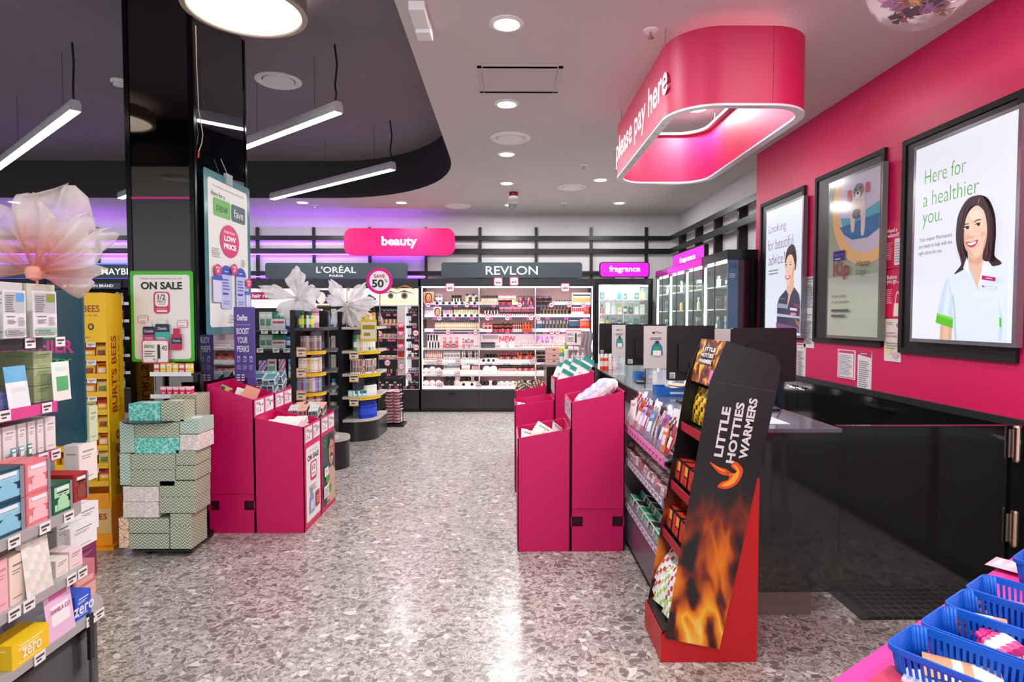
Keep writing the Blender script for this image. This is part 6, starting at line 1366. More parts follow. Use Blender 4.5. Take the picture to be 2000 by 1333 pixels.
P.shape(g([(476, 462), (500, 455), (522, 457), (548, 446), (573, 438), (566, 466), (545, 490), (518, 500), (494, 490)]), '#c81850', True).shape(g([(486, 465), (520, 462), (563, 449), (552, 472), (520, 484), (497, 480)]), '#fdfaf8')
P.shape(g([(608, 720), (718, 736), (714, 768), (605, 753)]), '#b8186c').shape(g([(640, 738), (690, 744), (690, 750), (640, 744)]), '#f4c8dc').shape(g([(612, 798), (622, 803), (631, 800), (628, 812), (620, 818), (612, 808)]), '#c0186c')
P.shape(g([(640, 802), (700, 808), (700, 814), (640, 808)]), '#b8c8dc').shape(g([(716, 815), (732, 818), (726, 832)]), '#9ad880').shape(g([(752, 1050), (768, 1060), (768, 1130), (752, 1125)]), '#58c01c')
P.build('lit_print', t)
# poster 2: Kip
t, fr, W, Hh = lightbox(1597, 1729, 349, 668, 1619, 1721, 359, 660, 'middle poster advertising Kip with a dog bathing in blue tub', lit=False)
P = Pic(fr, step=.0007, emit=.12, rough=.12)
P.rect(0, 0, W, Hh, '#93a08c').rect(0, 0, W, v(.38), '#a8b4a2')
circ = lambda cx, cy, r, a0=0, a1=360: [(u(cx) + u(r) * math.cos(math.radians(a)), v(cy) + u(r) * math.sin(math.radians(a))) for a in range(a0, a1, 10)]
def clip(pts): return [(min(max(x, 0), W), min(max(y, 0), Hh)) for x, y in pts]
P.shape(clip(circ(.75, .82, .68)), '#d8b078').shape(clip(circ(.78, .83, .57)), '#b8b4c8')
P.shape([(u(x), v(y)) for x, y in ((.25, .76), (.5, .74), (1.0, .80), (1.0, .72), (.3, .70))], '#4aa0b0').shape([(u(x), v(y)) for x, y in ((.24, .70), (1.0, .73), (1.0, .64), (.8, .6), (.5, .605), (.33, .65))], '#2a6a9a')
P.shape([(u(x), v(y)) for x, y in ((.52, .91), (.48, .84), (.46, .76), (.48, .66), (.54, .66), (.56, .74), (.66, .74), (.67, .63), (.73, .63), (.75, .76), (.72, .88), (.66, .93), (.58, .94))], '#c8bcb8', True)
P.ell(u(.61), v(.9), u(.1), v(.045), '#6a6468').ell(u(.6), v(.875), u(.05), v(.022), '#e0dcd8').ell(u(.6), v(.885), u(.025), v(.01), '#1c1a1c').ell(u(.56), v(.91), u(.016), v(.007), '#1c1a1c', 10).ell(u(.65), v(.912), u(.016), v(.007), '#1c1a1c', 10)
P.rect(u(.4), v(.85), u(.47), v(.92), '#b83a3a', .01).rect(u(.75), v(.87), u(.82), v(.93), '#b83a3a', .01).ell(u(.58), v(.76), u(.07), v(.03), '#5a5458')
P.rect(u(.13), v(.485), u(.38), v(.55), '#3c2c7c', .008).text('EVERYDAY REWARDS', u(.255), v(.525), u(.2), v(.014), '#8a7ac8').lines(u(.17), v(.495), u(.34), v(.51), 1, '#c8c0e8')
P.text('Kip', u(.31), v(.42), u(.34), v(.12), '#8c3a3c', .03).text('Happy', u(.75), v(.445), u(.25), v(.045), '#2e3a34').text('stays', u(.71), v(.39), u(.2), v(.045), '#5a6a60')
for k, s_ in enumerate(('Access quality', 'vet care designed')): P.text(s_, u(.12), v(.255 - k * .037), u((.3, .36)[k]), v(.022), '#3a463c', align='l')
P.lines(u(.12), v(.12), u(.5), v(.19), 2, '#4a564c')
P.build('print', t)
# poster 1 (farthest): Looking for beautiful advice?
t, fr, W, Hh = lightbox(1489, 1573, 400, 657, 1496, 1568, 412, 656, 'farthest lit poster, Looking for beautiful advice, woman in dark blouse')
P = Pic(fr, step=.0007, emit=.66, rough=.35)
P.rect(0, 0, W, Hh, '#dfe6f4')
P.text('Looking', u(.33), v(.84), u(.5), v(.085), '#7a2a7a', -.012).text('for beautiful', u(.42), v(.72), u(.72), v(.085), '#7a2a7a', -.012).text('advice?', u(.33), v(.6), u(.48), v(.085), '#7a2a7a', -.012).lines(u(.1), v(.48), u(.48), v(.53), 2, '#8a90a8')
g = tr(fr, 1490, 400, 5.122)
P.shape(g([(300, 398), (258, 428), (234, 500), (226, 580), (236, 660), (285, 560), (325, 660), (342, 560), (336, 470), (322, 415)]), '#33241e', True)
P.shape(g([(250, 760), (245, 850), (262, 900), (243, 1060), (285, 920), (312, 850), (320, 740)]), '#e0b094')
P.shape(g([(238, 850), (170, 930), (150, 1000), (142, 1230), (395, 1290), (395, 980), (370, 900), (320, 825), (285, 900), (243, 1062), (262, 900)]), '#34364e')
for a_, c_ in (([(160, 985), (250, 1000), (246, 1040), (150, 1030)], '#8a98b0'), ([(148, 1090), (240, 1100), (385, 1120), (385, 1140), (146, 1118)], '#b4bccc'), ([(280, 1030), (350, 1040), (350, 1065), (280, 1055)], '#d8c8dc'), ([(285, 1080), (340, 1085), (340, 1110), (285, 1105)], '#e080a8'), ([(300, 980), (390, 1000), (390, 1040), (330, 1020)], '#7a2c58'), ([(142, 1180), (390, 1230), (390, 1290), (142, 1230)], '#7a4878'), ([(330, 1140), (390, 1180), (390, 1230), (350, 1200)], '#a06a48'), ([(175, 930), (240, 935), (238, 950), (168, 948)], '#5a5e78')): P.shape(g(a_), c_)
P.shape(g([(238, 600), (240, 560), (262, 505), (300, 485), (328, 530), (332, 620), (322, 700), (306, 775), (276, 818), (252, 790), (240, 720)]), '#eec4aa', True)
P.shape(g([(326, 600), (324, 690), (300, 770), (276, 815), (300, 740), (312, 660)]), '#d69c80', True)
P.shape(g([(238, 590), (242, 520), (300, 470), (330, 530), (334, 600), (318, 530), (296, 498), (262, 520)]), '#33241e', True)
for ex, ey in ((250, 607), (294, 603)): P.shape(g([(ex - 13, ey + 3), (ex - 3, ey - 8), (ex + 12, ey - 3), (ex + 13, ey + 4), (ex, ey + 10)]), '#f4ece8').shape(g([(ex - 5, ey - 6), (ex + 5, ey - 5), (ex + 5, ey + 7), (ex - 4, ey + 8)]), '#2a1814').shape(g([(ex - 15, ey - 1), (ex - 2, ey - 12), (ex + 14, ey - 6), (ex + 14, ey - 2), (ex - 2, ey - 7)]), '#1c0e10').shape(g([(ex - 14, ey - 22), (ex, ey - 34), (ex + 16, ey - 28), (ex, ey - 28)]), '#4a2c28')
P.shape(g([(256, 668), (268, 678), (284, 668), (270, 672)]), '#d09878').shape(g([(242, 712), (268, 718), (298, 704), (288, 738), (264, 750), (250, 738)]), '#b03a50', True).shape(g([(248, 716), (268, 722), (292, 712), (282, 732), (262, 738)]), '#fdfaf8')
P.build('lit_print', t)

# papers pinned to the wall
def paper(px0, px1, pt_, pb_, lab, kind, name='wall_notice', cat='notice', dx=0):
    ya, yb, z0, z1 = wallpic(px0, px1, pt_, pb_, XW - .004)
    t = thing(name, lab, cat, (XW - .004 - dx, (ya + yb) / 2, z0))
    base = {'white': '#e6e2e6', 'pink': '#d8104e', 'pale': '#e6dcd0'}[kind[0]]
    part(MB().box(XW - .006 - dx, XW - .001, yb, ya, z0, z1), 'sheet', mat(base, .4), t)
    P = Pic(Frame((XW - .006 - dx, ya, z0), '-X'), step=.0006, rough=.4); W = ya - yb; Hh = z1 - z0
    u = lambda x: x * W; v = lambda y: y * Hh
    k = kind[1]
    if k == 'notice':
        for q in range(2):
            b0 = .52 - q * .5
            for j in range(9): P.shape([(u(.04 + j * .1), v(b0 + .44)), (u(.09 + j * .1), v(b0 + .44)), (u(.12 + j * .1), v(b0 + .455)), (u(.07 + j * .1), v(b0 + .455))], '#222222')
            P.text('NOTICE', u(.45), v(b0 + .41), u(.5), v(.02), '#222222').lines(u(.12), v(b0 + .05), u(.9), v(b0 + .38), 12, '#8a8a90')
    elif k == 'hazard':
        for j in range(7):
            for zz_ in (.02, .95): P.shape([(u(.05 + j * .13), v(zz_)), (u(.12 + j * .13), v(zz_)), (u(.16 + j * .13), v(zz_ + .03)), (u(.09 + j * .13), v(zz_ + .03))], '#222222')
        P.text('CAUTION', u(.5), v(.88), u(.6), v(.03), '#222222').lines(u(.15), v(.1), u(.85), v(.8), 12, '#8a8a90')
    elif k == 'form': P.rect(u(.05), v(.03), u(.95), v(.97), '#d04070').rect(u(.08), v(.06), u(.92), v(.88), '#ebe8ea').lines(u(.12), v(.12), u(.88), v(.84), 14, '#9a9aa0')
    elif k == 'list': P.shape([(0, v(.9)), (W, v(.84)), (W, Hh), (0, Hh)], '#c02858').lines(u(.2), v(.92), u(.8), v(.95), 1, '#ffffff').lines(u(.12), v(.1), u(.9), v(.78), 14, '#9a9aa0')
    elif k == 'refund': P.text('Need a', u(.36), v(.84), u(.56), v(.09), '#fdeef4', .03).text('refund?', u(.4), v(.73), u(.66), v(.09), '#fdeef4', .03).lines(u(.08), v(.2), u(.42), v(.6), 9, '#f0a0bc').rect(u(.52), v(.06), u(.92), v(.64), '#efe9ea', .004).lines(u(.56), v(.12), u(.88), v(.58), 8, '#aaa4a8')
    elif k == 'before': P.text('Before', u(.36), v(.85), u(.56), v(.09), '#fdeef4', .03).text('you go...', u(.42), v(.74), u(.7), v(.09), '#fdeef4', .03).lines(u(.08), v(.3), u(.42), v(.62), 8, '#f0a0bc').shape([(u(.5), v(.03)), (u(.96), v(.03)), (u(.92), v(.3)), (u(.54), v(.3))], '#eadcc8'); P.shape([(u(.6 + .0), v(.3)), (u(.64), v(.5)), (u(.73), v(.56)), (u(.82), v(.5)), (u(.86), v(.3)), (u(.82), v(.3)), (u(.79), v(.47)), (u(.73), v(.51)), (u(.67), v(.47)), (u(.64), v(.3))], '#eadcc8')
    elif k == 'charity': P.lines(u(.1), v(.86), u(.6), v(.94), 2, '#a08a60').text('CHARITY', u(.4), v(.66), u(.6), v(.05), '#c04a80').text('PARTNERS', u(.43), v(.59), u(.66), v(.05), '#c04a80').ell(u(.82), v(.85), u(.1), v(.05), '#c86a98').ell(u(.3), v(.25), u(.2), v(.08), '#e0d890').ell(u(.7), v(.15), u(.2), v(.07), '#d8b0d0').lines(u(.1), v(.3), u(.9), v(.48), 3, '#a8a090')
    P.build('print', t)
paper(1573, 1593, 542, 679, 'long pair of striped edged notices right of farthest poster', ('white', 'notice'))
paper(1557, 1577, 670, 737, 'small hazard striped notice below the farthest poster', ('white', 'hazard'))
paper(1637, 1675, 682, 737, 'pink bordered form pinned under the middle poster', ('white', 'form'))
paper(1676, 1707, 684, 766, 'white list with crimson heading beside the pink bordered form', ('white', 'list'))
paper(1731, 1766, 439, 526, 'pink Need a refund sign right of the middle poster', ('pink', 'refund'), 'wall_card', 'sign')
paper(1731, 1766, 529, 621, 'pink Before you go sign with a bag picture', ('pink', 'before'), 'wall_card', 'sign')
paper(1729, 1764, 623, 705, 'pale patterned charity partners sheet below the pink signs', ('pale', 'charity'), 'wall_card', 'sign')

# ================================================================ PAY HERE CANOPY
bx0, bx1, by0, by1 = .91, 1.71, 3.36, 5.34; zb_, zt_ = 2.635, 3.06
pts = rrect(bx0, by0, bx1, by1, .27, 10)
t = thing('pay_canopy', 'hanging pink fabric ring canopy reading please pay here', 'canopy', ((bx0 + bx1) / 2, (by0 + by1) / 2, zb_))
FAB = nodemat('pink_fabric', lambda nt, b, N, L: (setattr(b.inputs['Base Color'], 'default_value', lin('#b8124a') + (1,)), setattr(b.inputs['Roughness'], 'default_value', .5)))
part(MB().shell(pts, zb_ + .008, zt_, .03, 0), 'fabric_skin', FAB, t)
part(MB().shell(rrect(bx0 - .003, by0 - .003, bx1 + .003, by1 + .003, .27, 10), zb_, zb_ + .012, .05, 0), 'bottom_rim', mat('#d8d0d8', .3), t)
part(MB().shell(rrect(bx0 + .03, by0 + .03, bx1 - .03, by1 - .03, .25, 10), zt_ - .02, zt_, .035, 0), 'top_rim', mat('#b0a8b0', .35), t)
mb = MB()
for x in (1.44,): mb.box(x - .0012, x + .0012, by0 - .001, by0 + .001, zb_ + .01, zt_)
part(mb, 'fabric_seam', mat('#80002e', .7), t)
P = Pic(Frame((bx0, by1, zb_), '-X'), step=.0012); P.text('please pay here', 1.0, .2, 1.62, .24, '#f4ecf2', .02); P.build('lettering', t)
for x, y in ((bx0 + .02, by0 + .3), (bx0 + .02, by1 - .3), (bx1 - .02, by0 + .3), (bx1 - .02, by1 - .3)): part(MB().tube([(x, y, zt_ - .01), (x, y, H)], .003, 6), 'suspension_wire', STEEL, t)
mb = MB()
for k in range(9): part(MB().lathe([(0, zb_ - .004), (.006, zb_ - .004), (.006, zb_)], (bx0 + .022, by0 + .35 + k * .17, 0), 8), 'rim_screw', STEEL, t)

# ================================================================ MONITORS AND COUNTER TOP ITEMS
def monitor(px0, px1, pt_, pb_, Y, lab, rz=0):
    a = pt(px0, pb_, Y=Y); b_ = pt(px1, pt_, Y=Y); w = b_.x - a.x; h = b_.z - a.z; cx = (a.x + b_.x) / 2
    t = thing('pos_monitor', lab, 'monitor', (cx, Y, CZ), rz); WL[t] = V((0, 0, 0))
    z0 = a.z - CZ
    part(MB().prism(rrect(-w/2, z0, w/2, z0 + h, .012, 3), 0, .022, 'y', 0), 'screen_shell', mat('#0a0a0e', .45), t, local=True)
    part(MB().prism(rrect(-w*.28, z0 + h*.16, w*.28, z0 + h*.7, .02, 3), -.022, 0, 'y', 0), 'rear_housing', mat('#0d0d11', .4), t, local=True)
    P = Pic(Frame((-w/2, 0, z0)), step=.0008); P.rect(w*.05, h*.04, w*.17, h*.15, '#c8c8c8').lines(w*.06, h*.05, w*.16, h*.13, 3, '#555555'); P.build('rating_label', t, local=True)
    part(MB().tube([(0, -.03, z0 + h * .3), (0, -.07, z0), (0, -.02, .03), (0, 0, .012)], [.02, .018, .016, .016], 10), 'stand_arm', mat('#141418', .4), t, local=True)
    part(MB().prism(rrect(-.08, -.07, .08, .07, .03, 4), 0.001, .012, 'z', 0), 'foot', mat('#141418', .4), t, local=True)
    part(MB().tube([(.02, -.03, z0 + h*.3), (.07, -.05, z0 + h*.1), (.05, -.06, .05), (.1, -.02, .006)], .005, 6), 'cable', mat('#0a0a0a', .5), t, local=True)
    return t
monitor(1428, 1556, 641, 746, 3.55, 'nearest black till monitor seen from behind, right of cardboard stand', 0)
monitor(1303, 1396, 636, 744, 3.85, 'second till monitor back, left of the cardboard warmer stand')
monitor(1222, 1302, 634, 714, 5.0, 'third till monitor back between the two payment cards')
monitor(1170, 1223, 632, 693, 6.5, 'farthest till monitor back at left end of row')
def paycard(px0, px1, pt_, pb_, Y, lab, full=True):
    a = pt(px0, pb_, Y=Y); b_ = pt(px1, pt_, Y=Y); w = b_.x - a.x; h = b_.z - a.z
    t = thing('payment_sign', lab, 'sign', ((a.x + b_.x) / 2, Y, CZ))
    part(MB().box(a.x, b_.x, Y, Y + .004, a.z, b_.z), 'card', mat('#c6bebc', .45), t)
    part(MB().box(a.x + w*.1, b_.x - w*.1, Y + .004, Y + .008, CZ + .002, a.z + .05, 0).box(a.x + w * .05, b_.x - w * .05, Y - .03, Y + .06, CZ + .0005, CZ + .006), 'acrylic_stand', CLEAR, t)
    if full:
        P = Pic(Frame((a.x, Y, a.z)), step=.0008)
        P.text('Pay', w * .58, h * .84, w * .26, h * .06, '#2a2a2a').ell(w * .38, h * .84, w * .05, h * .025, '#2a2a2a').lines(w*.24, h*.68, w*.8, h*.74, 2, '#5a5658')
        P.shape([(w*.28, h*.32), (w*.32, h*.52), (w*.42, h*.6), (w*.62, h*.6), (w*.72, h*.52), (w*.76, h*.32), (w*.68, h*.32), (w*.66, h*.46), (w*.38, h*.46), (w*.36, h*.32)], '#1a7a90').rect(w*.4, h*.42, w*.64, h*.52, '#3a9a6a').ell(w*.52, h*.62, w*.08, h*.035, '#3a2a2a').rect(w*.36, h*.3, w*.68, h*.42, '#e4dede', .003)
        P.build('print', t)
paycard(1257, 1307, 637, 720, 4.5, 'larger pale payment card between the second and third monitors')
paycard(1195, 1224, 635, 697, 5.7, 'smaller pale payment card left of the third monitor')
paycard(1385, 1428, 643, 667, 4.1, 'blank grey card peeking between the two nearest monitors', False)
# clutter on the counter
def tray(x, y, w, d, h, c, lab, rz=0, name='cardboard_tray'):
    t = thing(name, lab, 'tray', (x, y, CZ), rz); WL[t] = V((0, 0, 0))
    mb = MB().shell([(-w/2, -d/2), (w/2, -d/2), (w/2, d/2), (-w/2, d/2)], .0, h, .004, 0).box(-w/2 + .004, w/2 - .004, -d/2 + .004, d/2 - .004, 0.001, .004)
    part(mb, 'tray_body', mat(c, .4), t, local=True)
    P = Pic(Frame((-w/2, -d/2, 0)), step=.0006); P.rect(w * .04, h * .1, w * .96, h * .9, c).lines(w * .25, h * .3, w * .75, h * .7, 1, '#e8f0f8', .6, 0); P.build('print', t, local=True)
    return t
tray(1.17, 4.22, .28, .2, .06, '#1f6ac0', 'blue tray with leaflets on counter behind the warmer stand')
for k, (c, dz_, rz_) in enumerate((('#e8e4e0', .055, .3), ('#2a7a90', .062, -.2), ('#f0eeea', .07, .1), ('#d8b898', .078, .5))): put(m_carton(.12, .16, .006, c, '#f4f4f4', '#888888', 2), 'leaflet', '%s leaflet lying in the blue tray on the counter' % ['grey white', 'teal', 'white', 'tan'][k], 'leaflet', (1.15 + .014 * k, 4.22, CZ + .03 + k * .012), rz_)
tray(1.24, 5.4, .22, .2, .05, '#2a7ac8', 'blue tray on the far part of the counter by smaller card', name='small_tray')
put(m_bottle(.022, .16, '#d8e8d8', '#60d030', '#e8f4e0', kind=1), 'sanitiser_bottle', 'green capped clear bottle standing on counter beneath larger payment card', 'bottle', (1.16, 4.78, CZ))
t = thing('leaflet_holder', 'clear acrylic leaflet holder beside the green capped bottle', 'holder', (1.2, 4.6, CZ)); part(MB().box(1.13, 1.26, 4.6, 4.604, CZ, CZ + .14).box(1.13, 1.26, 4.56, 4.564, CZ, CZ + .08).box(1.13, 1.26, 4.56, 4.66, CZ + .0005, CZ + .004), 'holder', CLEAR, t)
t = thing('card_terminal', 'dark card payment terminal on counter in front of blue tray', 'terminal', (1.2, 5.1, CZ)); part(MB().prism([(-.04 + 5.1, CZ + .001), (.08 + 5.1, CZ + .001), (.08 + 5.1, CZ + .05), (-.04 + 5.1, CZ + .025)], 1.15, 1.24, 'x'), 'body', mat('#222226', .4), t); P = Pic(Frame((1.155, 5.06, CZ + .026), v=(0, .98, .2), u=(1, 0, 0))); P.rect(.01, .06, .07, .1, '#7a8a90'); [P.rect(.01 + .02 * i, .01 + .014 * j, .022 + .02 * i, .02 + .014 * j, '#8a8a8e') for i in range(3) for j in range(3)]; P.build('keypad', t)
for k, (c, px) in enumerate((('#e84a20', 1176), ('#e84a20', 1184), ('#f0e8e4', 1192), ('#e0b0c0', 1200))): x = pt(px, 700, Y=6.3).x; put(m_bottle(.022, .16, c, '#f4f4f4', '#f0e0d8', kind=1), 'remedy_bottle', '%s bottle under the farthest monitor on the counter' % ['leftmost orange', 'right orange', 'white', 'pale pink'][k], 'bottle', (x, 6.3, CZ))
# keyboard, papers near right end of counter, glass screen
t = thing('desk_paper', 'white paper sheets with yellow marker near front end of counter', 'paper', (1.3, 3.15, CZ)); part(MB().box(1.2, 1.42, 3.05, 3.3, CZ + .0005, CZ + .003), 'sheet', mat('#d8dcf0', .5), t)
solo(MB().tube([(1.22, 3.16, CZ + .0105), (1.33, 3.18, CZ + .0105)], .007, 8), 'highlighter', 'yellow highlighter pen on the white counter paper', 'pen', mat('#e8d820', .4))
t = thing('glass_screen', 'clear acrylic guard screen on steel posts by the nearest monitor', 'screen', (1.5, 3.9, CZ))
part(MB().tube([(1.52, 3.75, CZ), (1.52, 3.75, CZ + .22)], .012, 10), 'post', STEEL, t); part(MB().tube([(1.52, 4.3, CZ), (1.52, 4.3, CZ + .22)], .012, 10), 'post', STEEL, t); part(MB().box(1.517, 1.523, 3.76, 4.29, CZ + .02, CZ + .2), 'pane', CLEAR, t)
# things on the return end: price card, pink drawers, bottles
x, y = pt(1082, 730, Y=6.8).x, 6.8
t = thing('drawer_tower', 'small pink three drawer tower on the far counter end', 'drawers', (x, y, CZ))
part(MB().box(x - .09, x + .09, y, y + .15, CZ, CZ + .2), 'case', mat('#d8a8a0', .4), t)
for k in range(3): d_ = part(MB().box(x - .085, x + .085, y - .006, y, CZ + .008 + k * .063, CZ + .064 + k * .063), 'drawer', mat('#e0b4ac', .4), t); part(MB().box(x - .015, x + .015, y - .01, y - .006, CZ + .045 + k * .063, CZ + .055 + k * .063), 'knob', mat('#4a2a28', .4), d_)
for k, (px, c, c2, hgt) in enumerate(((1097, '#40a8a0', '#e0e040', .2), (1106, '#e8f0e8', '#60d030', .26), (1120, '#e4e0e2', '#f4f4f4', .2), (1129, '#e4e0e2', '#f4f4f4', .2), (1138, '#e8e0e4', '#f0e0e8', .2))):
    x_ = pt(px, 730, Y=6.7).x; put(m_bottle(.026, hgt, c, c2, '#f0ecee', kind=1 if k < 2 else 2), 'sanitiser_bottle', '%s on far counter end behind pink bins' % ['teal bottle with yellow cap', 'tall clear bottle with lime cap', 'clear pump bottle, left of three,', 'clear pump bottle, middle of three,', 'clear pump bottle, right of three,'][k], 'bottle', (x_, 6.7, CZ))
a = pt(1105, 676, Y=6.66); b_ = pt(1136, 645, Y=6.66)
t = thing('price_sign', 'white price card reading 1.49 above the far counter end', 'price card', ((a.x + b_.x) / 2, 6.66, CZ))
part(MB().box(a.x, b_.x, 6.66, 6.664, a.z, b_.z), 'card', mat('#ecdfe2', .4), t); P = Pic(Frame((a.x, 6.66, a.z)), step=.001); price_card(P, 0, 0, b_.x - a.x, b_.z - a.z, '1', '49'); P.build('print', t)
part(MB().tube([((a.x + b_.x) / 2, 6.668, CZ), ((a.x + b_.x) / 2, 6.668, a.z + .05)], .004, 6).lathe([(0, CZ + .008), (.05, CZ + .006), (.05, CZ + .0005), (0, CZ + .0005)], ((a.x + b_.x) / 2, 6.668, 0), 16), 'stand', STEEL, t)
x0 = pt(1145, 700, Y=6.9).x
t = thing('draped_scarf', 'pale grey fabric draped on a stand left of the far monitor', 'fabric', (x0, 6.95, CZ))
part(MB().tube([(x0, 6.95, CZ + .36), (x0, 6.95, CZ + .001)], .012, 8).lathe([(0, CZ + .02), (.07, CZ + .012), (.07, CZ + .0005), (0, CZ + .0005)], (x0, 6.95, 0), 20), 'stand', STEEL, t)
vs = []; 
for j in range(9):
    for i in range(13):
        a_ = i / 12; vs.append((x0 - .07 + .14 * a_ + .01 * math.sin(j), 6.93 + .02 * math.sin(i * 1.7 + j * .3), CZ + .38 - .3 * (j / 8)))
part(MB().add(vs, [(j * 13 + i, j * 13 + i + 1, (j + 1) * 13 + i + 1, (j + 1) * 13 + i) for j in range(8) for i in range(12)], 0, True), 'cloth', mat('#a8a0a0', .8), t)
# ================================================================ PINK CARDBOARD DUMP BINS
BIN = mat('#c8005c', .45); BINI = mat('#e2106a', .5)
def bin_(x0, x1, y0, y1, zl, zr, lab, slots=False, face=1, labels=True):
    """cardboard bin with sloping top: zl/zr rim heights at left and right; face=+1 label side at +X, -1 at -X"""
    t = thing('dump_bin', lab, 'display bin', ((x0 + x1) / 2, (y0 + y1) / 2, 0))
    th = .006; zf = min(zl, zr) - .22
    def side(ya, yb):
        if not slots: return MB().prism([(x0, .001), (x1, .001), (x1, zr), (x0, zl)], ya, yb, 'y')
        mb = MB(); sh = (.16, .225); sw = .075
        mb.prism([(x0, .225), (x1, .225), (x1, zr), (x0, zl)], ya, yb, 'y').box(x0 + sw, x1 - sw, ya, yb, .16, .225).box(x0, x1, ya, yb, .001, .16)
        return mb
    part(side(y0, y0 + th), 'near_panel', BIN, t); part(side(y1 - th, y1), 'far_panel', BIN, t)
    if slots:
        part(MB().box(x0 + .006, x1 - .006, y0 + .03, y0 + .035, .02, .4), 'slot_shade_sheet', mat('#3a0418', .6), t)  # dark sheet behind the slot holes, standing in for the shade inside
        part(MB().box(x0 - .001, x1 + .001, y0 - .004, y0, .272, .276), 'base_fold', mat('#a00040', .5), t)
    part(MB().box(x0, x0 + th, y0, y1, .001, zl - (.0 if face > 0 else .0)), 'left_panel', BIN, t)
    part(MB().box(x1 - th, x1, y0, y1, .001, zr), 'right_panel', BIN, t)
    part(MB().box(x0 + th, x1 - th, y0 + th, y1 - th, zf, zf + .005), 'tray_floor', BINI, t)
    return t
def pricepockets(x, y0, y1, z0, z1, face, lab, seed):
    """two clear ticket pockets with handwritten style price cards on the aisle face"""
    rnd = random.Random(seed); n = 2
    for k in range(n):
        w_ = (y1 - y0) / n
        ya = y0 + k * w_ + .012; yb = y0 + (k + 1) * w_ - .012
        t = thing('price_ticket', lab % ['nearer', 'farther'][k], 'price ticket', (x, (ya + yb) / 2, z0))
        xx = x + face * .003
        part(MB().box(min(x, xx), max(x, xx), ya, yb, z0, z1), 'pocket', mat('#e8a8c8', .2), t)
        P = Pic(Frame((xx, ya if face > 0 else yb, z0), '+X' if face > 0 else '-X'), step=.0006); W = yb - ya; Hh = z1 - z0
        P.rect(W * .05, Hh * .05, W * .95, Hh * .95, '#f2eef2', .004).text(str([5, 2, 7, 4, 9, 12][rnd.randrange(6)]), W * .55, Hh * .45, W * .2, Hh * .5, '#3a3a44').text('99', W * .8, Hh * .6, W * .2, Hh * .2, '#3a3a44').lines(W * .1, Hh * .7, W * .6, Hh * .9, 3, '#8a8a94').lines(W * .1, Hh * .2, W * .4, Hh * .55, 4, '#b0b0b8'); P.build('card', t)
# left group
LX0, LX1, LX2 = -2.055, -1.735, -1.395
bin_(LX0, LX1, 4.20, 4.575, 1.03, .925, 'tall pink cardboard bin nearest the column, left group, near one', slots=True)
bin_(LX0, LX1, 4.58, 4.955, 1.03, .925, 'tall pink cardboard bin in left group, behind the near tall one', slots=False)
bin_(LX1 + .003, LX2, 4.20, 4.575, .80, .735, 'short pink cardboard bin in left group with ON SALE poster')
bin_(LX1 + .003, LX2, 4.58, 4.955, .80, .735, 'short pink cardboard bin in left group with man poster')
pricepockets(LX1, 4.21, 4.565, .81, .915, 1, '%s price card on the near tall bin of the left group', 1)
pricepockets(LX1, 4.59, 4.945, .81, .915, 1, '%s price card on the far tall bin of the left group', 2)
pricepockets(LX2, 4.21, 4.565, .615, .725, 1, '%s price card on near short bin of the left group', 3)
pricepockets(LX2, 4.59, 4.945, .615, .725, 1, '%s price card on far short bin of the left group', 4)
# posters on the aisle side
t = thing('bin_poster', 'ON SALE half price poster on the near short pink bin', 'poster', (LX2, 4.39, .05))
part(MB().box(LX2, LX2 + .004, 4.215, 4.56, .03, .60), 'board', mat('#d8105c', .4), t)
P = Pic(Frame((LX2 + .004, 4.215, .03), '+X'), step=.0006); W = .345; Hh = .57; u = lambda x: x * W; v = lambda y: y * Hh
P.rect(u(.05), v(.04), u(.95), v(.96), '#eceae8', .02).text('Thursday 5 June', u(.5), v(.9), u(.6), v(.015), '#666666').text('ON SALE', u(.5), v(.82), u(.72), v(.07), '#17171f', .03).rect(u(.3), v(.52), u(.72), v(.76), '#d0285c', .03).rect(u(.35), v(.56), u(.67), v(.74), '#f4f2f0', .02).text('1/2', u(.5), v(.68), u(.2), v(.065), '#17171f', .02).text('PRICE', u(.5), v(.6), u(.22), v(.025), '#17171f').lines(u(.2), v(.4), u(.7), v(.48), 3, '#9a9a9a')
P.shape([(u(x), v(y)) for x, y in ((.2, .13), (.24, .32), (.32, .38), (.33, .44), (.4, .44), (.4, .38), (.48, .32), (.52, .13))], '#8a98c8').rect(u(.25), v(.16), u(.47), v(.28), '#c8d0e8').rect(u(.6), v(.15), u(.85), v(.35), '#a83038', .01).lines(u(.62), v(.2), u(.83), v(.3), 3, '#e0b0a0'); P.build('print', t)
t = thing('bin_poster', 'dark green poster of a moustached man on the far short pink bin', 'poster', (LX2, 4.77, .05))
part(MB().box(LX2, LX2 + .004, 4.595, 4.94, .03, .60), 'board', mat('#d8105c', .4), t)
P = Pic(Frame((LX2 + .004, 4.595, .03), '+X'), step=.0006)
P.rect(u(.03), v(.02), u(.97), v(.98), '#2c4a48').ell(u(.2), v(.87), u(.11), v(.05), '#3a9a50').ell(u(.2), v(.87), u(.07), v(.03), '#1c3a30')
P.shape([(u(x), v(y)) for x, y in ((.3, .02), (.36, .35), (.5, .5), (.8, .5), (.97, .42), (.97, .02))], '#c8a890')
P.shape([(u(x), v(y)) for x, y in ((.5, .64), (.5, .78), (.56, .88), (.7, .91), (.84, .87), (.88, .76), (.84, .62), (.76, .54), (.64, .52), (.55, .57))], '#c08a68', True)
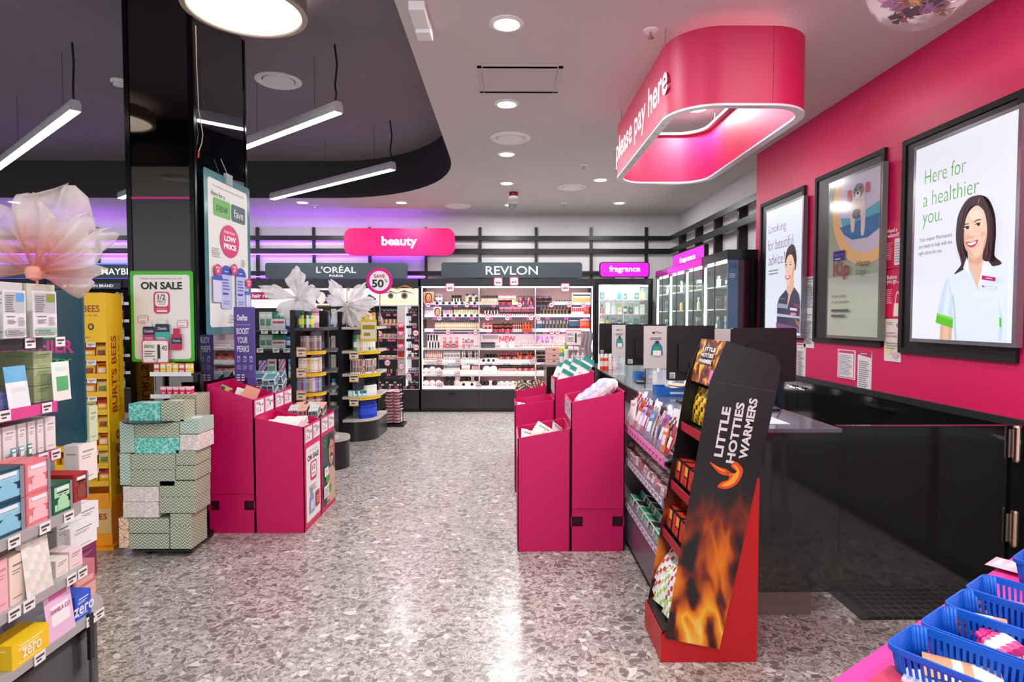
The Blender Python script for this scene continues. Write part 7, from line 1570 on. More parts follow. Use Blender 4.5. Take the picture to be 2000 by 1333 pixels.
P.shape([(u(x), v(y)) for x, y in ((.48, .76), (.5, .9), (.66, .96), (.86, .92), (.9, .78), (.84, .85), (.62, .87))], '#2a1c14', True).shape([(u(x), v(y)) for x, y in ((.58, .66), (.68, .69), (.8, .66), (.78, .63), (.68, .655), (.6, .63))], '#2a1c14', True).ell(u(.6), v(.77), u(.035), v(.012), '#241810').ell(u(.78), v(.77), u(.035), v(.012), '#241810').ell(u(.69), v(.62), u(.06), v(.015), '#f0e4dc')
P.rect(u(.12), v(.42), u(.42), v(.54), '#e8eae4', .01).text('1 for', u(.27), v(.49), u(.16), v(.03), '#333333').rect(u(.2), v(.34), u(.5), v(.42), '#4a9a3a').rect(u(.05), v(.14), u(.45), v(.3), '#e8eae4').lines(u(.08), v(.16), u(.42), v(.28), 4, '#8a9a8a').rect(u(.42), v(.18), u(.6), v(.28), '#4a9a3a').lines(u(.2), v(.06), u(.5), v(.1), 1, '#3a5a4a'); P.build('print', t)
# contents
rnd = random.Random(21)
def pile(items, x0, x1, y0, y1, z, rows):
    pass
bxA = m_carton(.085, .12, .05, '#d8d0c4', '#2a6a8a', '#3a3a40', 4); bxB = m_carton(.09, .13, .045, '#e8e2d8', '#4a8a9a', '#2a4a66', 4); bxC = m_carton(.08, .13, .045, '#eeeae4', '#d8d4cc', '#888888', 2)
def heap(x0, x1, y0, y1, z0, nx, ny, nz, meshes, name, lab, grp, tilt=.35, dz=.05, axis=0, zs=0):
    for k in range(nz):
        for i in range(nx):
            for j in range(ny):
                x = x0 + (x1 - x0) * (i + .5) / nx + rnd.uniform(-.008, .008); y = y0 + (y1 - y0) * (j + .5) / ny + rnd.uniform(-.008, .008)
                put(meshes[(i + j + k) % len(meshes)], name, lab, 'box', (x, y, z0 + k * dz + zs * (i / max(1, nx - 1))), rnd.uniform(-.12, .12), grp, rx=rnd.uniform(-.05, .05) + tilt, ry=rnd.uniform(-.1, .1))
heap(LX0 + .03, LX1 - .03, 4.62, 4.94, .84, 3, 2, 4, [bxA, bxB], 'serum_box', 'small cream and blue box heaped high in far tall left bin', 'boxes heaped in far tall left bin', dz=.052)
for k, (dx_, c_, d_) in enumerate(((.06, m_carton(.07, .03, .12, '#c8c0b0', '#4a5a50', '#e8d838', 4), 'grey photo'), (.15, bxC, 'white'), (.2, m_carton(.1, .03, .14, '#e8a088', '#e8b09c', '#e8a088', 2), 'salmon pink'), (.12, m_carton(.1, .03, .14, '#efebe4', '#e4e0d8', '#c8c4bc', 2), 'tall cream'))):
    put(c_, 'boxed_item', '%s box leaning inside near tall left bin' % d_, 'box', (LX0 + dx_, 4.26 + .05 * k, .9 - .02 * k), .2 * k - .2, rx=-.3, ry=.35)
heap(LX1 + .05, LX2 - .06, 4.24, 4.52, .655, 3, 2, 2, [bxC, m_carton(.09, .13, .045, '#f2efe9', '#e0dcd4', '#a0a0a0', 2)], 'white_box', 'white box heaped in the near short left bin', 'white boxes in near short bin', tilt=.25)
heap(LX1 + .06, LX2 - .04, 4.63, 4.92, .66, 3, 2, 3, [m_carton(.07, .12, .04, '#c8d0cc', '#3a8a88', '#2a2a30', 5), m_carton(.07, .12, .04, '#e0a898', '#3a3a40', '#6ab0b0', 5)], 'patterned_box', 'teal and pink patterned box in the far short left bin', 'patterned boxes in far short bin', tilt=.3)

# right group
RX0, RX1, RX2 = .068, .402, .745
bin_(RX0, RX1, 3.85, 4.27, .725, .787, 'short pink cardboard bin nearest the camera, right group', face=-1)
bin_(RX1 + .004, RX2, 3.85, 4.27, .953, 1.022, 'tall pink cardboard bin nearest the camera with slot holes, right group', slots=True, face=-1)
bin_(RX0, RX1, 5.18, 5.60, .745, .79, 'second short pink bin in right group, holding colourful sachets', face=-1)
bin_(RX1 + .004, RX2, 5.18, 5.60, .955, 1.03, 'second tall pink bin in right group, filled with teal boxes', face=-1)
bin_(RX0 + .02, RX1, 6.2, 6.60, .74, .80, 'farthest short pink bin in right group by counter end', face=-1)
pricepockets(RX0, 3.86, 4.26, .60, .715, -1, '%s price card on aisle side of nearest short right bin', 5)
pricepockets(RX1 + .004, 3.86, 4.26, .83, .945, -1, '%s price card on side of nearest tall right bin', 6)
pricepockets(RX1 + .004, 5.19, 5.59, .83, .945, -1, '%s price card on side of second tall right bin', 7)
for k, (x, y, z, rz, ry, c, w_, h_) in enumerate(((.13, 4.0, .63, .4, .3, '#eeeae8', .09, .13), (.2, 4.12, .66, -.3, .5, '#f0ecea', .12, .12), (.26, 4.05, .64, .2, -.4, '#b8c88a', .09, .1), (.33, 4.1, .66, .6, .6, '#e4e0dc', .1, .13), (.16, 4.15, .62, 1.0, .2, '#d8a8b8', .08, .12))):
    put(m_pouch(w_, h_, c, '#f4f2f0', '#9a9a90', .025, 0), 'paper_pouch', '%s pouch lying in the nearest short right bin' % ['small white', 'large white', 'green printed', 'off white', 'rosy'][k], 'pouch', (x, y, z), rz, rx=-.5, ry=ry)
def softpack(cx, cy, cz, L_, w, th, ax, ay, name, lab, c1, c2, seed):
    """soft plastic pack: rounded crinkled bolster lying along a slanted axis, printed panel on top"""
    rn = random.Random(seed); R = Matrix.Rotation(ay, 3, 'Z') @ Matrix.Rotation(-ax, 3, 'Y'); n, m = 18, 16; vs = []
    for i in range(n + 1):
        f = i / n; e = min(1, math.sin(PI * min(max(f, .015), .985)) * 2.4) ** .6
        for k in range(m):
            a_ = 2 * PI * k / m; cr = 1 + .05 * math.sin(5 * a_ + i * 1.9) + rn.uniform(-.025, .025)
            y_ = math.copysign(abs(math.cos(a_)) ** .6, math.cos(a_)) * w / 2 * (.55 + .45 * e) * cr; z_ = math.copysign(abs(math.sin(a_)) ** .7, math.sin(a_)) * th / 2 * e * cr
            vs.append(V((cx, cy, cz)) + R @ V(((f - .5) * L_, y_, z_)))
    mb = MB()
    for i in range(n):
        for k in range(m):
            q = [vs[i * m + k], vs[i * m + (k + 1) % m], vs[(i + 1) * m + (k + 1) % m], vs[(i + 1) * m + k]]
            mb.add(q, [(3, 2, 1, 0)], 1 if (3 <= i <= n - 4 and (1 <= k <= 6 or 10 <= k <= 13)) else 0, True)
    mb.add([vs[k] for k in range(m)], [tuple(range(m))], 0); mb.add([vs[n * m + k] for k in range(m)], [tuple(reversed(range(m)))], 0)
    solo(mb, name, lab, 'packet', [mat(c1, .25), mat(c2, .25)])
softpack(.575, 4.02, .985, .30, .15, .10, .62, .15, 'cotton_pack', 'large soft white and lilac cotton pack on top of nearest tall right bin', '#e8e6ec', '#b6b4d8', 3)
softpack(.665, 4.16, .985, .22, .13, .09, .75, -.1, 'cotton_pack', 'second crinkled white cotton pack behind the lilac one, tall right bin', '#efedf0', '#dcdae4', 5)
tb = m_carton(.1, .035, .14, '#e8ece8', '#1f8a80', '#c89aa0', 1)
for k, (x, y, z, ry) in enumerate(((.47, 5.3, .90, .5), (.54, 5.32, .93, .5), (.62, 5.32, .96, .55), (.5, 5.42, .97, .5), (.58, 5.42, .98, .45), (.67, 5.42, 1.0, .5), (.46, 5.5, .94, .4))):
    put(tb, 'teal_box', 'white and teal box leaning in the second tall right bin', 'box', (x, y, z), 0, 'teal boxes in the second tall bin', ry=ry, rx=-.2)
for k in range(7):
    put(m_pouch(.09, .11, ['#e8e4ea', '#3a4ac0', '#e08a30', '#f0f0f0', '#a03a3a', '#e8e8e8', '#6a4ab0'][k], '#f0ecf0', '#d87030', .02, 1), 'sachet', '%s sachet lying in the second short right bin' % ['pale', 'blue', 'orange', 'white', 'dark red', 'light grey', 'violet'][k], 'sachet', (.12 + .035 * k, 5.32 + .06 * (k % 3), .66 + .012 * (k % 2)), k * .5, rx=-1.0, ry=.2)
for k in range(8):
    put(m_pouch(.08, .12, ['#2c2a2e', '#d8d0c8', '#c8b890', '#3a3a3e', '#efe9e4', '#d0c8b0', '#8a8678', '#e8e0e0'][k], '#d8c8a0', '#1c1c1e', .03, 1), 'boxed_gift', '%s packet sticking out of the farthest short right bin' % ['black', 'grey white', 'tan', 'charcoal', 'ivory', 'sand', 'olive grey', 'blush'][k], 'packet', (.13 + .03 * k, 6.33 + .06 * (k % 3), .69 + .02 * (k % 3)), k * .7, rx=-.4, ry=.3 * (-1) ** k)

# ================================================================ IMPULSE RACK ON THE COUNTER SIDE
RKX = .772; RY0, RY1 = 2.98, 5.1
t = thing('impulse_rack', 'tiered clear fronted sweets and cosmetics rack against the counter side', 'rack', (.85, 3.9, 0))
part(MB().box(.935, .948, RY0, RY1, .001, .95), 'back_panel', mat('#1a191c', .4), t)
lips = [(.79, '#f070b8'), (.585, '#8a80a0'), (.30, '#9a90b8')]
for k, (z, c) in enumerate(lips):
    part(MB().prism([(RKX, z - .02), (.935, z + .03), (.935, z + .04), (RKX, z - .01)], RY0, RY1, 'y'), 'shelf', mat('#3a383e', .3), t)
    part(MB().box(RKX - .004, RKX, RY0, RY1, z - .04, z + .012), 'ticket_rail', mat(c, .35), t, label='pink ticket rail' if k == 0 else None)
    part(MB().prism([(RKX - .002, z + .012), (RKX, z + .012), (RKX - .018, z + .09), (RKX - .02, z + .09)], RY0, RY1, 'y'), 'clear_front', CLEAR, t)
part(MB().box(RKX + .02, .935, RY0, RY1, .001, .24, 0).box(RKX, RKX + .02, RY0, RY1, .05, .26, 1), 'base_front', [BLACK, mat('#7a7488', .3, metal=.5)], t)
for k in range(3):
    n = 16
    for j in range(n):
        y = RY0 + .06 + j * .075
        put(m_tag(.055, .035, '#f090d0' if k == 0 else '#f0eef2', '#5a4a58'), 'price_ticket', '%s price ticket on %s rail of the counter rack' % (['pink', 'white', 'white'][k], ['top', 'middle', 'lowest'][k]), 'price ticket', (RKX - .004, y, lips[k][0] - .032), -PI / 2, 'tickets on %s rail of counter rack' % ['top', 'middle', 'lowest'][k])
pal1 = ['#c02030', '#b8a8d8', '#9aa0d0', '#2a5a68', '#6a50a8', '#e07a30', '#c85a28', '#d8b090', '#e8e0e8', '#a03040', '#7a60b0', '#f0ece4', '#4a80a0']
names1 = ['red', 'lilac', 'periwinkle', 'dark teal', 'violet', 'orange', 'rust', 'tan', 'pale', 'crimson', 'purple', 'ivory', 'steel blue']
for r_ in range(3):
    for j in range(13):
        y = RY0 + .08 + j * .085; c = (j * 5 + r_ * 3) % 13
        put(m_pouch(.075, .17, pal1[c], '#e8e4ec', pal1[(c + 3) % 13], .016, r_ % 3), 'hanging_packet', '%s packet standing in %s file of the top counter rack tier' % (names1[c], ['front', 'middle', 'rear'][r_]), 'packet', (RKX + .028 + r_ * .045, y, lips[0][0] - .005 + r_ * .013 + .012), -PI / 2 + .1 + rnd.uniform(-.3, .3), '%s packets, top tier, %s file' % (names1[c], ['front', 'middle', 'rear'][r_]), rx=-.25 + rnd.uniform(-.15, .1), ry=rnd.uniform(-.12, .12), s=(1, 1, rnd.uniform(.75, 1.1)))
for r_ in range(3):
    for j in range(15):
        y = RY0 + .07 + j * .075
        c = ['#c8909a', '#e8d8d0', '#8a4050', '#d8c0b0', '#b07078', '#e8e0d8'][(j * 2 + r_) % 6]
        put(m_carton(.06, .05, .045, c, '#f0e8e4', '#6a3a44', (j + r_) % 5), 'small_carton', 'small rosy or beige carton in the %s row of middle counter rack tier' % ['front', 'middle', 'rear'][r_], 'box', (RKX + .03 + r_ * .045, y, lips[1][0] + .002 + r_ * .014), -PI / 2 + rnd.uniform(-.35, .35), 'cartons on middle tier, %s row' % ['front', 'middle', 'rear'][r_], rx=-.25 + rnd.uniform(-.3, .2))
for j in range(6):
    for r_ in range(2):
        y = RY0 + .2 + j * .13
        put(m_carton(.11, .08, .05, '#e8ece8', ['#2a9a70', '#26303a', '#2a9a70'][j % 3], '#3a8a70', 4), 'plaster_box', 'white and green box lying on lowest tier of counter rack', 'box', (RKX + .045 + r_ * .07, y, lips[2][0] + .004 + r_ * .022), -PI / 2, 'white and green boxes, lowest tier', rx=-.25)
put(m_pouch(.1, .12, '#7ad070', '#a8d8f0', '#58b848', .04, 1), 'gel_pack', 'bright green and blue blister pack on lowest tier of counter rack', 'packet', (.8, 3.08, .33), -PI / 2, rx=-.6)

# ================================================================ HAND WARMER CARDBOARD STAND
def fire(nt, b, N, L):
    geo = N('ShaderNodeTexCoord'); sp = N('ShaderNodeSeparateXYZ'); L(geo.outputs['Object'], sp.inputs[0])
    mp = N('ShaderNodeMapping'); mp.inputs['Scale'].default_value = (4.5, 4.5, 1.9); mp.inputs['Rotation'].default_value = (0, .35, 0); L(geo.outputs['Object'], mp.inputs[0])
    n0 = N('ShaderNodeTexNoise'); n0.inputs['Scale'].default_value = 1.3; n0.inputs['Detail'].default_value = 2; L(mp.outputs[0], n0.inputs['Vector'])
    mx = N('ShaderNodeMixRGB', blend_type='ADD'); mx.inputs[0].default_value = .9; L(mp.outputs[0], mx.inputs[1]); L(n0.outputs['Color'], mx.inputs[2])
    w0_ = N('ShaderNodeTexNoise'); w0_.inputs['Scale'].default_value = 1.3; w0_.inputs['Detail'].default_value = 2.5; L(mx.outputs[0], w0_.inputs['Vector'])
    w1_ = N('ShaderNodeMath', operation='SUBTRACT'); L(w0_.outputs['Fac'], w1_.inputs[0]); w1_.inputs[1].default_value = .5
    w2_ = N('ShaderNodeMath', operation='ABSOLUTE'); L(w1_.outputs[0], w2_.inputs[0])
    wv = N('ShaderNodeMapRange'); wv.inputs['From Min'].default_value = 0.0; wv.inputs['From Max'].default_value = .16; wv.inputs['To Min'].default_value = 1.0; wv.inputs['To Max'].default_value = .12; L(w2_.outputs[0], wv.inputs[0])
    zr = N('ShaderNodeMapRange'); zr.inputs['From Min'].default_value = .05; zr.inputs['From Max'].default_value = .86; zr.inputs['To Min'].default_value = .95; zr.inputs['To Max'].default_value = -.12; L(sp.outputs[2], zr.inputs[0])
    m = N('ShaderNodeMath', operation='MULTIPLY'); L(wv.outputs[0], m.inputs[0]); m.inputs[1].default_value = 1.0
    m2 = N('ShaderNodeMath', operation='MULTIPLY'); L(m.outputs[0], m2.inputs[0]); L(zr.outputs[0], m2.inputs[1]); m2.use_clamp = True
    r = ramp(N, [(0, '#0c0a0b'), (.1, '#1e0f10'), (.24, '#7a2408'), (.42, '#d86a10'), (.75, '#f0a820'), (1, '#ffe07a')]); L(m2.outputs[0], r.inputs[0]); L(r.outputs[0], b.inputs['Base Color']); b.inputs['Roughness'].default_value = .35
FIRE = nodemat('flame_print', fire)
WY = 2.59; WD = .31
w0 = lambda px, py, Y=WY: ((lambda p: (p.x, p.z))(pt(px, py, Y=Y)))
t = thing('cardboard_display_stand', 'red and black flame printed cardboard stand reading LITTLE HOTTIES WARMERS', 'display stand', (.87, WY + WD / 2, 0))
RED = mat('#c0141c', .4)
# red base: side trapezoids (x,z)
bl = w0(1297, 1245); base = [(.664, .001), (1.079, .001), (1.079, w0(1490, 935)[1]), (1.035, w0(1470, 925)[1]), (.93, .36), (.664, w0(1297, 1245)[1])]
part(MB().prism(base, WY, WY + .006, 'y'), 'red_side', RED, t); part(MB().prism(base, WY + WD - .006, WY + WD, 'y'), 'red_side', RED, t)
part(MB().box(1.073, 1.079, WY + .006, WY + WD - .006, .001, base[2][1]), 'red_rear', RED, t); part(MB().box(.664, .67, WY + .006, WY + WD - .006, .001, base[5][1] + .02), 'red_front', RED, t)
part(MB().box(.70, .80, WY + .02, WY + .06, 0, .0008), 'foot_pad', mat('#c89a60', .6), t)
# side wings
outl = [w0(1298, 1245), w0(1403, 1266), w0(1519, 745), w0(1522, 712), w0(1512, 697), w0(1420, 664), w0(1396, 745)]
outl = [(outl[0][0], outl[0][1]), (outl[1][0], outl[1][1]), w0(1516, 760), w0(1523, 715), w0(1510, 694), w0(1417, 666), w0(1385, 745)]
yf = WY - .012
wing = MB().prism(outl, yf, yf + .005, 'y')
part(wing, 'side_wing', FIRE, t, label='black wing with flames and white lettering')
part(MB().prism([(x, z) for x, z in outl], WY + WD + .006, WY + WD + .011, 'y'), 'side_wing', FIRE, t)
a = w0(1396, 746); b_ = w0(1514, 765); part(MB().tube([(a[0] + .002, yf - .001, a[1]), (b_[0], yf - .001, b_[1])], .0012, 5), 'fold_line', mat('#4a4648', .5), t)
# lettering runs upward along the wing
P = Pic(Frame((0, yf, 0)), step=.0007); ang = math.radians(80.5)
for s_, cxp, cyp, wp, hp in (('LITTLE', 1411, 844, 100, 17), ('HOTTIES', 1436, 846, 122, 17), ('WARMERS', 1461, 838, 122, 17)):
    q = pt(cxp, cyp, Y=yf); k_ = yf / 1200; P.text(s_, q.x, q.z, wp * k_, hp * k_, '#d8d4d4', .035, rot=ang)
k_ = yf / 1200; q = pt(1417, 926, Y=yf); fl = lambda pts: [(q.x + x * k_, q.z + z * k_) for x, z in pts]
P.shape(fl([(-32, 24), (-18, 6), (-6, -2), (6, -4), (4, -12), (-8, -16), (-16, -26), (2, -30), (20, -22), (30, -8), (34, 8), (26, 20), (18, 24), (10, 16), (22, 4), (12, 2), (0, 10), (-14, 14)]), '#e04a18', True)
P.shape(fl([(-26, 20), (-12, 8), (4, 2), (14, -2), (8, -12), (-2, -18), (-8, -24), (6, -24), (20, -14), (27, 4), (20, 16), (14, 18), (22, 6), (12, -2), (2, 4), (-10, 10)]), '#f0a030', True)
P.build('printed_logo', t)
# header block (front face with flames)
h0 = w0(1355, 745, WY + WD); h1 = w0(1373, 660, WY + WD)
xa, za = w0(1391, 757); xb, zb2 = w0(1416, 667)
fr = [(xa, za), (xb, zb2)]
part(MB().prism([(xa, za), (xa + .006, za), (xb + .006, zb2), (xb, zb2)], WY, WY + WD, 'y'), 'header_front', nodemat('flame_header', lambda nt, b, N, L: (lambda n, r, tc: (L(tc.outputs['Object'], n.inputs['Vector']), L(n.outputs['Fac'], r.inputs[0]), L(r.outputs[0], b.inputs['Base Color'])))(N('ShaderNodeTexNoise', Scale=9.0, Detail=3.0, Distortion=2.0), ramp(N, [(.36, '#1a1214'), (.48, '#8a3a10'), (.58, '#f0a020'), (.7, '#ffd860')]), N('ShaderNodeTexCoord'))), t)
vv = V((xb - xa, 0, zb2 - za)).normalized()
P = Pic(Frame((xa, WY + WD, za), u=(0, -1, 0), v=vv), step=.001); L_ = math.hypot(xb - xa, zb2 - za)
for k, s_ in enumerate(('LITTLE', 'HOTTIES', 'WARMERS')): P.rect(.06, L_ * (.72 - k * .14), .24, L_ * (.84 - k * .14), '#1a1416').text(s_, .15, L_ * (.78 - k * .14), .17, L_ * .09, '#f4f0f0', .04)
P.build('header_print', t); P = Pic(Frame((xa, WY + WD, za), u=(0, -1, 0), v=vv), step=.0014); P.rect(.24, .01, .30, .07, '#e880b0'); P.build('pink_tag', t)
part(MB().prism([(xa + .006, za - .006), w0(1500, 768), w0(1500, 774), (xa, za)], WY, WY + WD, 'y'), 'header_underside', BLACK, t)
# back panel inside (sloping), shelves
bk0 = (.86, .12); bk1 = (1.10, 1.30)
part(MB().prism([bk0, (bk0[0] + .008, bk0[1]), (bk1[0] + .008, bk1[1]), bk1], WY, WY + WD, 'y'), 'back_panel', BLACK, t)
part(MB().box(.672, .9, WY + .007, WY + WD - .007, .13, .137), 'bottom_tray', mat('#201a1c', .5), t)
def fx(z): # front edge x of the wing at height z
    (x0_, z0_), (x1_, z1_) = outl[0], outl[6]; return x0_ + (x1_ - x0_) * (z - z0_) / (z1_ - z0_)
shz = [.49, .72, 1.0]
for k, z in enumerate(shz):
    xf = fx(z) + .012; xr = bk0[0] + (bk1[0] - bk0[0]) * (z - .12) / 1.18
    part(MB().prism([(xf, z - .03), (xr, z), (xr, z + .005), (xf, z - .024)], WY + .001, WY + WD - .001, 'y', 0).prism([(xf - .006, z - .045), (xf, z - .045), (xf, z - .005), (xf - .006, z - .005)], WY + .001, WY + WD - .001, 'y', 1), 'shelf', [BLACK, mat('#a82028', .4)], t)
fb = m_carton(.1, .12, .10, '#1c1416', '#c8301c', '#f0a030', 4)
for k, z in ((0, .49), (1, .72)):
    for j in range(3):
        xf = fx(z) + .085
        put(fb, 'warmer_box', 'black and flame printed warmer box, %s of three on %s shelf of warmer stand' % (['near', 'middle', 'far'][j], ['lower', 'middle'][k]), 'box', (xf, WY + .065 + j * .115, z - .008), -PI / 2, 'warmer boxes', rx=-.12)
for k in range(4): put(m_pouch(.1, .17, '#e0a010', '#2a2410', '#f0d030', .035, 1), 'warmer_pouch', 'yellow and black pouch on the top shelf of warmer stand, number %s from front' % ['one', 'two', 'three', 'four'][k], 'pouch', (fx(1.0) + .06 + .0 * k, WY + .05 + k * .075, .995), -PI / 2, rx=-.2)
for k in range(6): put(m_pouch(.11, .17, ['#e8e8ea', '#a8d850', '#c83a2a', '#e4e4e8', '#8ac840', '#d04a38'][k], ['#8ac840', '#e8f0e0', '#f0e8e8', '#c83a2a', '#f0f0f0', '#e8e8e8'][k], '#f4f4f4', .04, 1), 'clear_packet', '%s packet piled in bottom tray of warmer stand, %s' % (['clear and green', 'lime', 'red', 'clear and red', 'green', 'scarlet'][k], ['front near side', 'front middle', 'front far side', 'top near side', 'top middle', 'top far side'][k]), 'packet', (.70 + .02 * (k // 3), WY + .08 + (k % 3) * .1, .17 + .06 * (k // 3)), -PI / 2 + .3 * (k % 2), rx=-.5, ry=.2 * (k % 3 - 1))
# ================================================================ FOREGROUND SKINCARE GONDOLA (left)
XF = -1.45; XU = -1.60; YEND = 2.22; YBEG = .2
zs_low = {'fourth': .845, 'fifth': .633, 'base': .45}
zs_up = {'first': 1.417, 'second': 1.19, 'third': 1.018}
t = thing('skincare_gondola', 'curved grey shelf gondola of skincare in left foreground', 'display unit', (-1.8, 1.2, 0))
def endplan(xf, ye, r, g=0): return [(-2.05, YBEG), (xf - g, YBEG), (xf - g, ye - r)] + arc(xf - r, ye - r, r - g, 0, 80, 8) + [(xf - r - .08, ye - g * .5), (-2.05, ye)]
GR = mat('#a9a6a6', .35)
for k, z in zs_low.items():
    part(MB().prism(endplan(XF, YEND + (.1 if k == 'base' else 0.0), .2), z - .028, z, 'z', 0), 'lower_shelf', GR, t)
part(MB().prism(endplan(XF, YEND + .1, .2, .02), 0, .42, 'z', 0, smooth=True), 'base', mat('#1c1a1c', .3), t)
part(MB().box(XF - .006, XF + .006, 2.10, 2.12, .30, .46), 'end_trim', BLACK, t)
for k, z in zs_up.items():
    ye = 2.19 if k != 'first' else 2.13
    part(MB().box(-2.05, XU - .004, YBEG, ye, z - .012, z, 0).box(XU - .004, XU, YBEG, ye, z - .035, z + .003, 1), 'upper_shelf', [mat('#3c3438', .5), mat('#d84a90', .4) if k != 'first' else mat('#2c262c', .4)], t)
def perf_m(nt, b, N, L):
    tc = N('ShaderNodeTexCoord'); sp = N('ShaderNodeVectorMath', operation='SCALE'); sp.inputs['Scale'].default_value = 55; L(tc.outputs['Object'], sp.inputs[0]); fr_ = N('ShaderNodeVectorMath', operation='FRACTION'); L(sp.outputs[0], fr_.inputs[0])
    sx = N('ShaderNodeSeparateXYZ'); L(fr_.outputs[0], sx.inputs[0]); c = N('ShaderNodeCombineXYZ'); L(sx.outputs[1], c.inputs[0]); L(sx.outputs[2], c.inputs[1])
    d = N('ShaderNodeVectorMath', operation='DISTANCE'); L(c.outputs[0], d.inputs[0]); d.inputs[1].default_value = (.5, .5, 0)
    r = ramp(N, [(0, '#0c0a0c'), (.2, '#0c0a0c'), (.24, '#352c30')]); L(d.outputs['Value'], r.inputs[0]); L(r.outputs[0], b.inputs['Base Color'])
part(MB().box(-1.86, -1.85, YBEG, 2.12, .45, 1.6), 'perforated_back', nodemat('perforated_panel', perf_m), t)
part(MB().box(-1.87, -1.83, 2.10, 2.14, 0, 1.44), 'upright', BLACK, t)
# teal board
a = pt(-10, 872, Y=2.42); b_ = pt(160, 566, Y=2.42)
t = thing('end_sign_board', 'dark teal board with pink and green lettering at end of skincare gondola', 'sign', ((a.x + b_.x) / 2, 2.42, a.z))
part(MB().prism(rrect(a.x, a.z, b_.x, b_.z, .03), 2.42, 2.43, 'y'), 'board', mat('#024a5c', .35), t)
P = Pic(Frame((0, 2.42, 0)), step=.0008)
for s_, x0_, x1_, y0_, y1_, c in (('HEALTHIER', -20, 144, 664, 690, '#e0489a'), ('GOODNESS', 10, 111, 650, 662, '#3ac060'), ('BEAUTY', 30, 143, 701, 711, '#3ac060')):
    q0 = pt(x0_, y1_, Y=2.42); q1 = pt(x1_, y0_, Y=2.42); P.text(s_, (q0.x + q1.x) / 2, (q0.z + q1.z) / 2, q1.x - q0.x, q1.z - q0.z, c, .04)
P.build('lettering', t)
part(MB().box(-1.98, -1.95, 2.405, 2.42, .45, a.z + .3), 'support', BLACK, t)

def lay(px0, px1, py0, py1, X, depth, mesh_args, name, lab, cat, X2=None, tilt=0, style=0, grp=None):
    """item whose front plane is at x=X facing the aisle, spanning photo columns px0..px1 and rows py0..py1 at its near edge"""
    ya = pt(px0, py1, X=X).y; yb = pt(px1, py1, X=X).y
    zb_ = pt((px0 + px1) / 2, py1, X=X).z; zt_ = pt((px0 + px1) / 2, py0, X=X).z
    w = yb - ya; h = zt_ - zb_
    me = m_carton(round(w - .004, 4), depth, round(h, 4), *mesh_args, style=style)
    return me, w, h, (ya + yb) / 2
def shelf_item(px0, px1, h, X, zsh, depth, args, lab, style=0, name='skincare_box', cat='box', grp=None, dz=0, pouch=None, rx=0):
    ya = pt(px0, 700, X=X).y; yb = pt(px1, 700, X=X).y; w = yb - ya
    me = m_carton(round(w - .006, 4), depth, round(h, 4), *args, style=style) if not pouch else m_pouch(round(w - .006, 4), round(h, 4), *args, .012, pouch - 1)
    return put(me, name, lab, cat, (X - depth / 2, (ya + yb) / 2, zsh + dz), PI / 2, grp, rx=rx)
# base shelf items
zb_ = .45
shelf_item(4, 82, .075, XF - .0, zb_, .09, ('#f0c818', '#f4d850', '#fdf6d8'), 'yellow zero box at front of the base shelf', 2)
Fz = Frame((XF + .0012, pt(4, 700, X=XF).y, zb_), '+X'); tz = C.objects[-1]
def boxtext(obj, s, w, h, cx, cz, c, dx=0.0):
    P = Pic(Frame((0, 0, 0)), step=.0008); P.text(s, cx, cz, w, h, c, .02)
    # local frame of carton: front is -Y at y=-d/2
    me_d = -min(v.co.y for v in obj.data.vertices)
    mb = P.mb; mb.v = [(v[0], v[1] - me_d - .0004, v[2]) for v in mb.v]
    o = bpy.data.objects.new('lettering', mb.mesh('lettering', P.mats)); C.objects.link(o); o.parent = obj; return o
boxtext(tz, 'zero', .075, .028, .0, .032, '#fdf6d8')
shelf_item(82, 138, .17, XF - .0, zb_, .012, ('#e8c0dc', '#f0eef0', '#d878b0'), 'tilted pink printed showcard reading BANILA CO on the base shelf', 1, 'showcard', 'card', pouch=1, rx=-.12)
boxtext(C.objects[-1], 'BANILA CO', .085, .014, 0, .09, '#b84a90')
shelf_item(133, 167, .085, XF - .02, zb_, .09, ('#2a5ad0', '#4a78e0', '#e8f0ff'), 'blue zero box on base shelf beside the pink showcard', 2); boxtext(C.objects[-1], 'zero', .1, .03, .0, .03, '#e8f0ff')
shelf_item(130, 176, .13, XF - .11, zb_, .09, ('#c87a80', '#e8b0a0', '#8a6ab0'), 'coral and violet box behind the blue zero box', 3)
for k in range(3): shelf_item(128, 180, .058, XF - .215, zb_, .09, ('#7a2858', '#94386a', '#c888a8'), 'plum box stacked behind coral box, %s of three' % ['lowest', 'middle', 'top'][k], 2, dz=.0595 * k)
# fifth shelf
z5 = .633
shelf_item(-20, 3, .15, XF - .02, z5, .08, ('#f0b8c0', '#f4d0d4', '#c88a94'), 'pink slim box at left picture edge on fifth shelf', 2)
shelf_item(4, 38, .145, XF - .02, z5, .07, ('#eedccb', '#f6ece0', '#8a8078'), 'tall cream peach box on the fifth shelf', 2)
shelf_item(40, 96, .165, XF - .0, z5, .01, ('#eceae6', '#d4e0c8', '#ecdcd6'), 'white leaflet card with green patches on fifth shelf', 1, 'showcard', 'card', pouch=2, rx=-.1)
shelf_item(96, 124, .055, XF - .03, z5, .07, ('#ece4d8', '#f4eee6', '#8a8078'), 'stacked cream box at front of fifth shelf, right of leaflet', 2)
shelf_item(124, 152, .062, XF - .03, z5, .08, ('#ecd8d8', '#f2e4e4', '#8a7078'), 'pale pink box at front of fifth shelf', 2)
shelf_item(126, 182, .09, XF - .13, z5, .08, ('#eef0f0', '#f6f8f8', '#88888c'), 'white box on fifth shelf near the curved end, in front', 2); shelf_item(140, 186, .11, XF - .22, z5, .07, ('#eef0f0', '#f6f8f8', '#88888c'), 'white box on fifth shelf near the curved end, rear', 2)
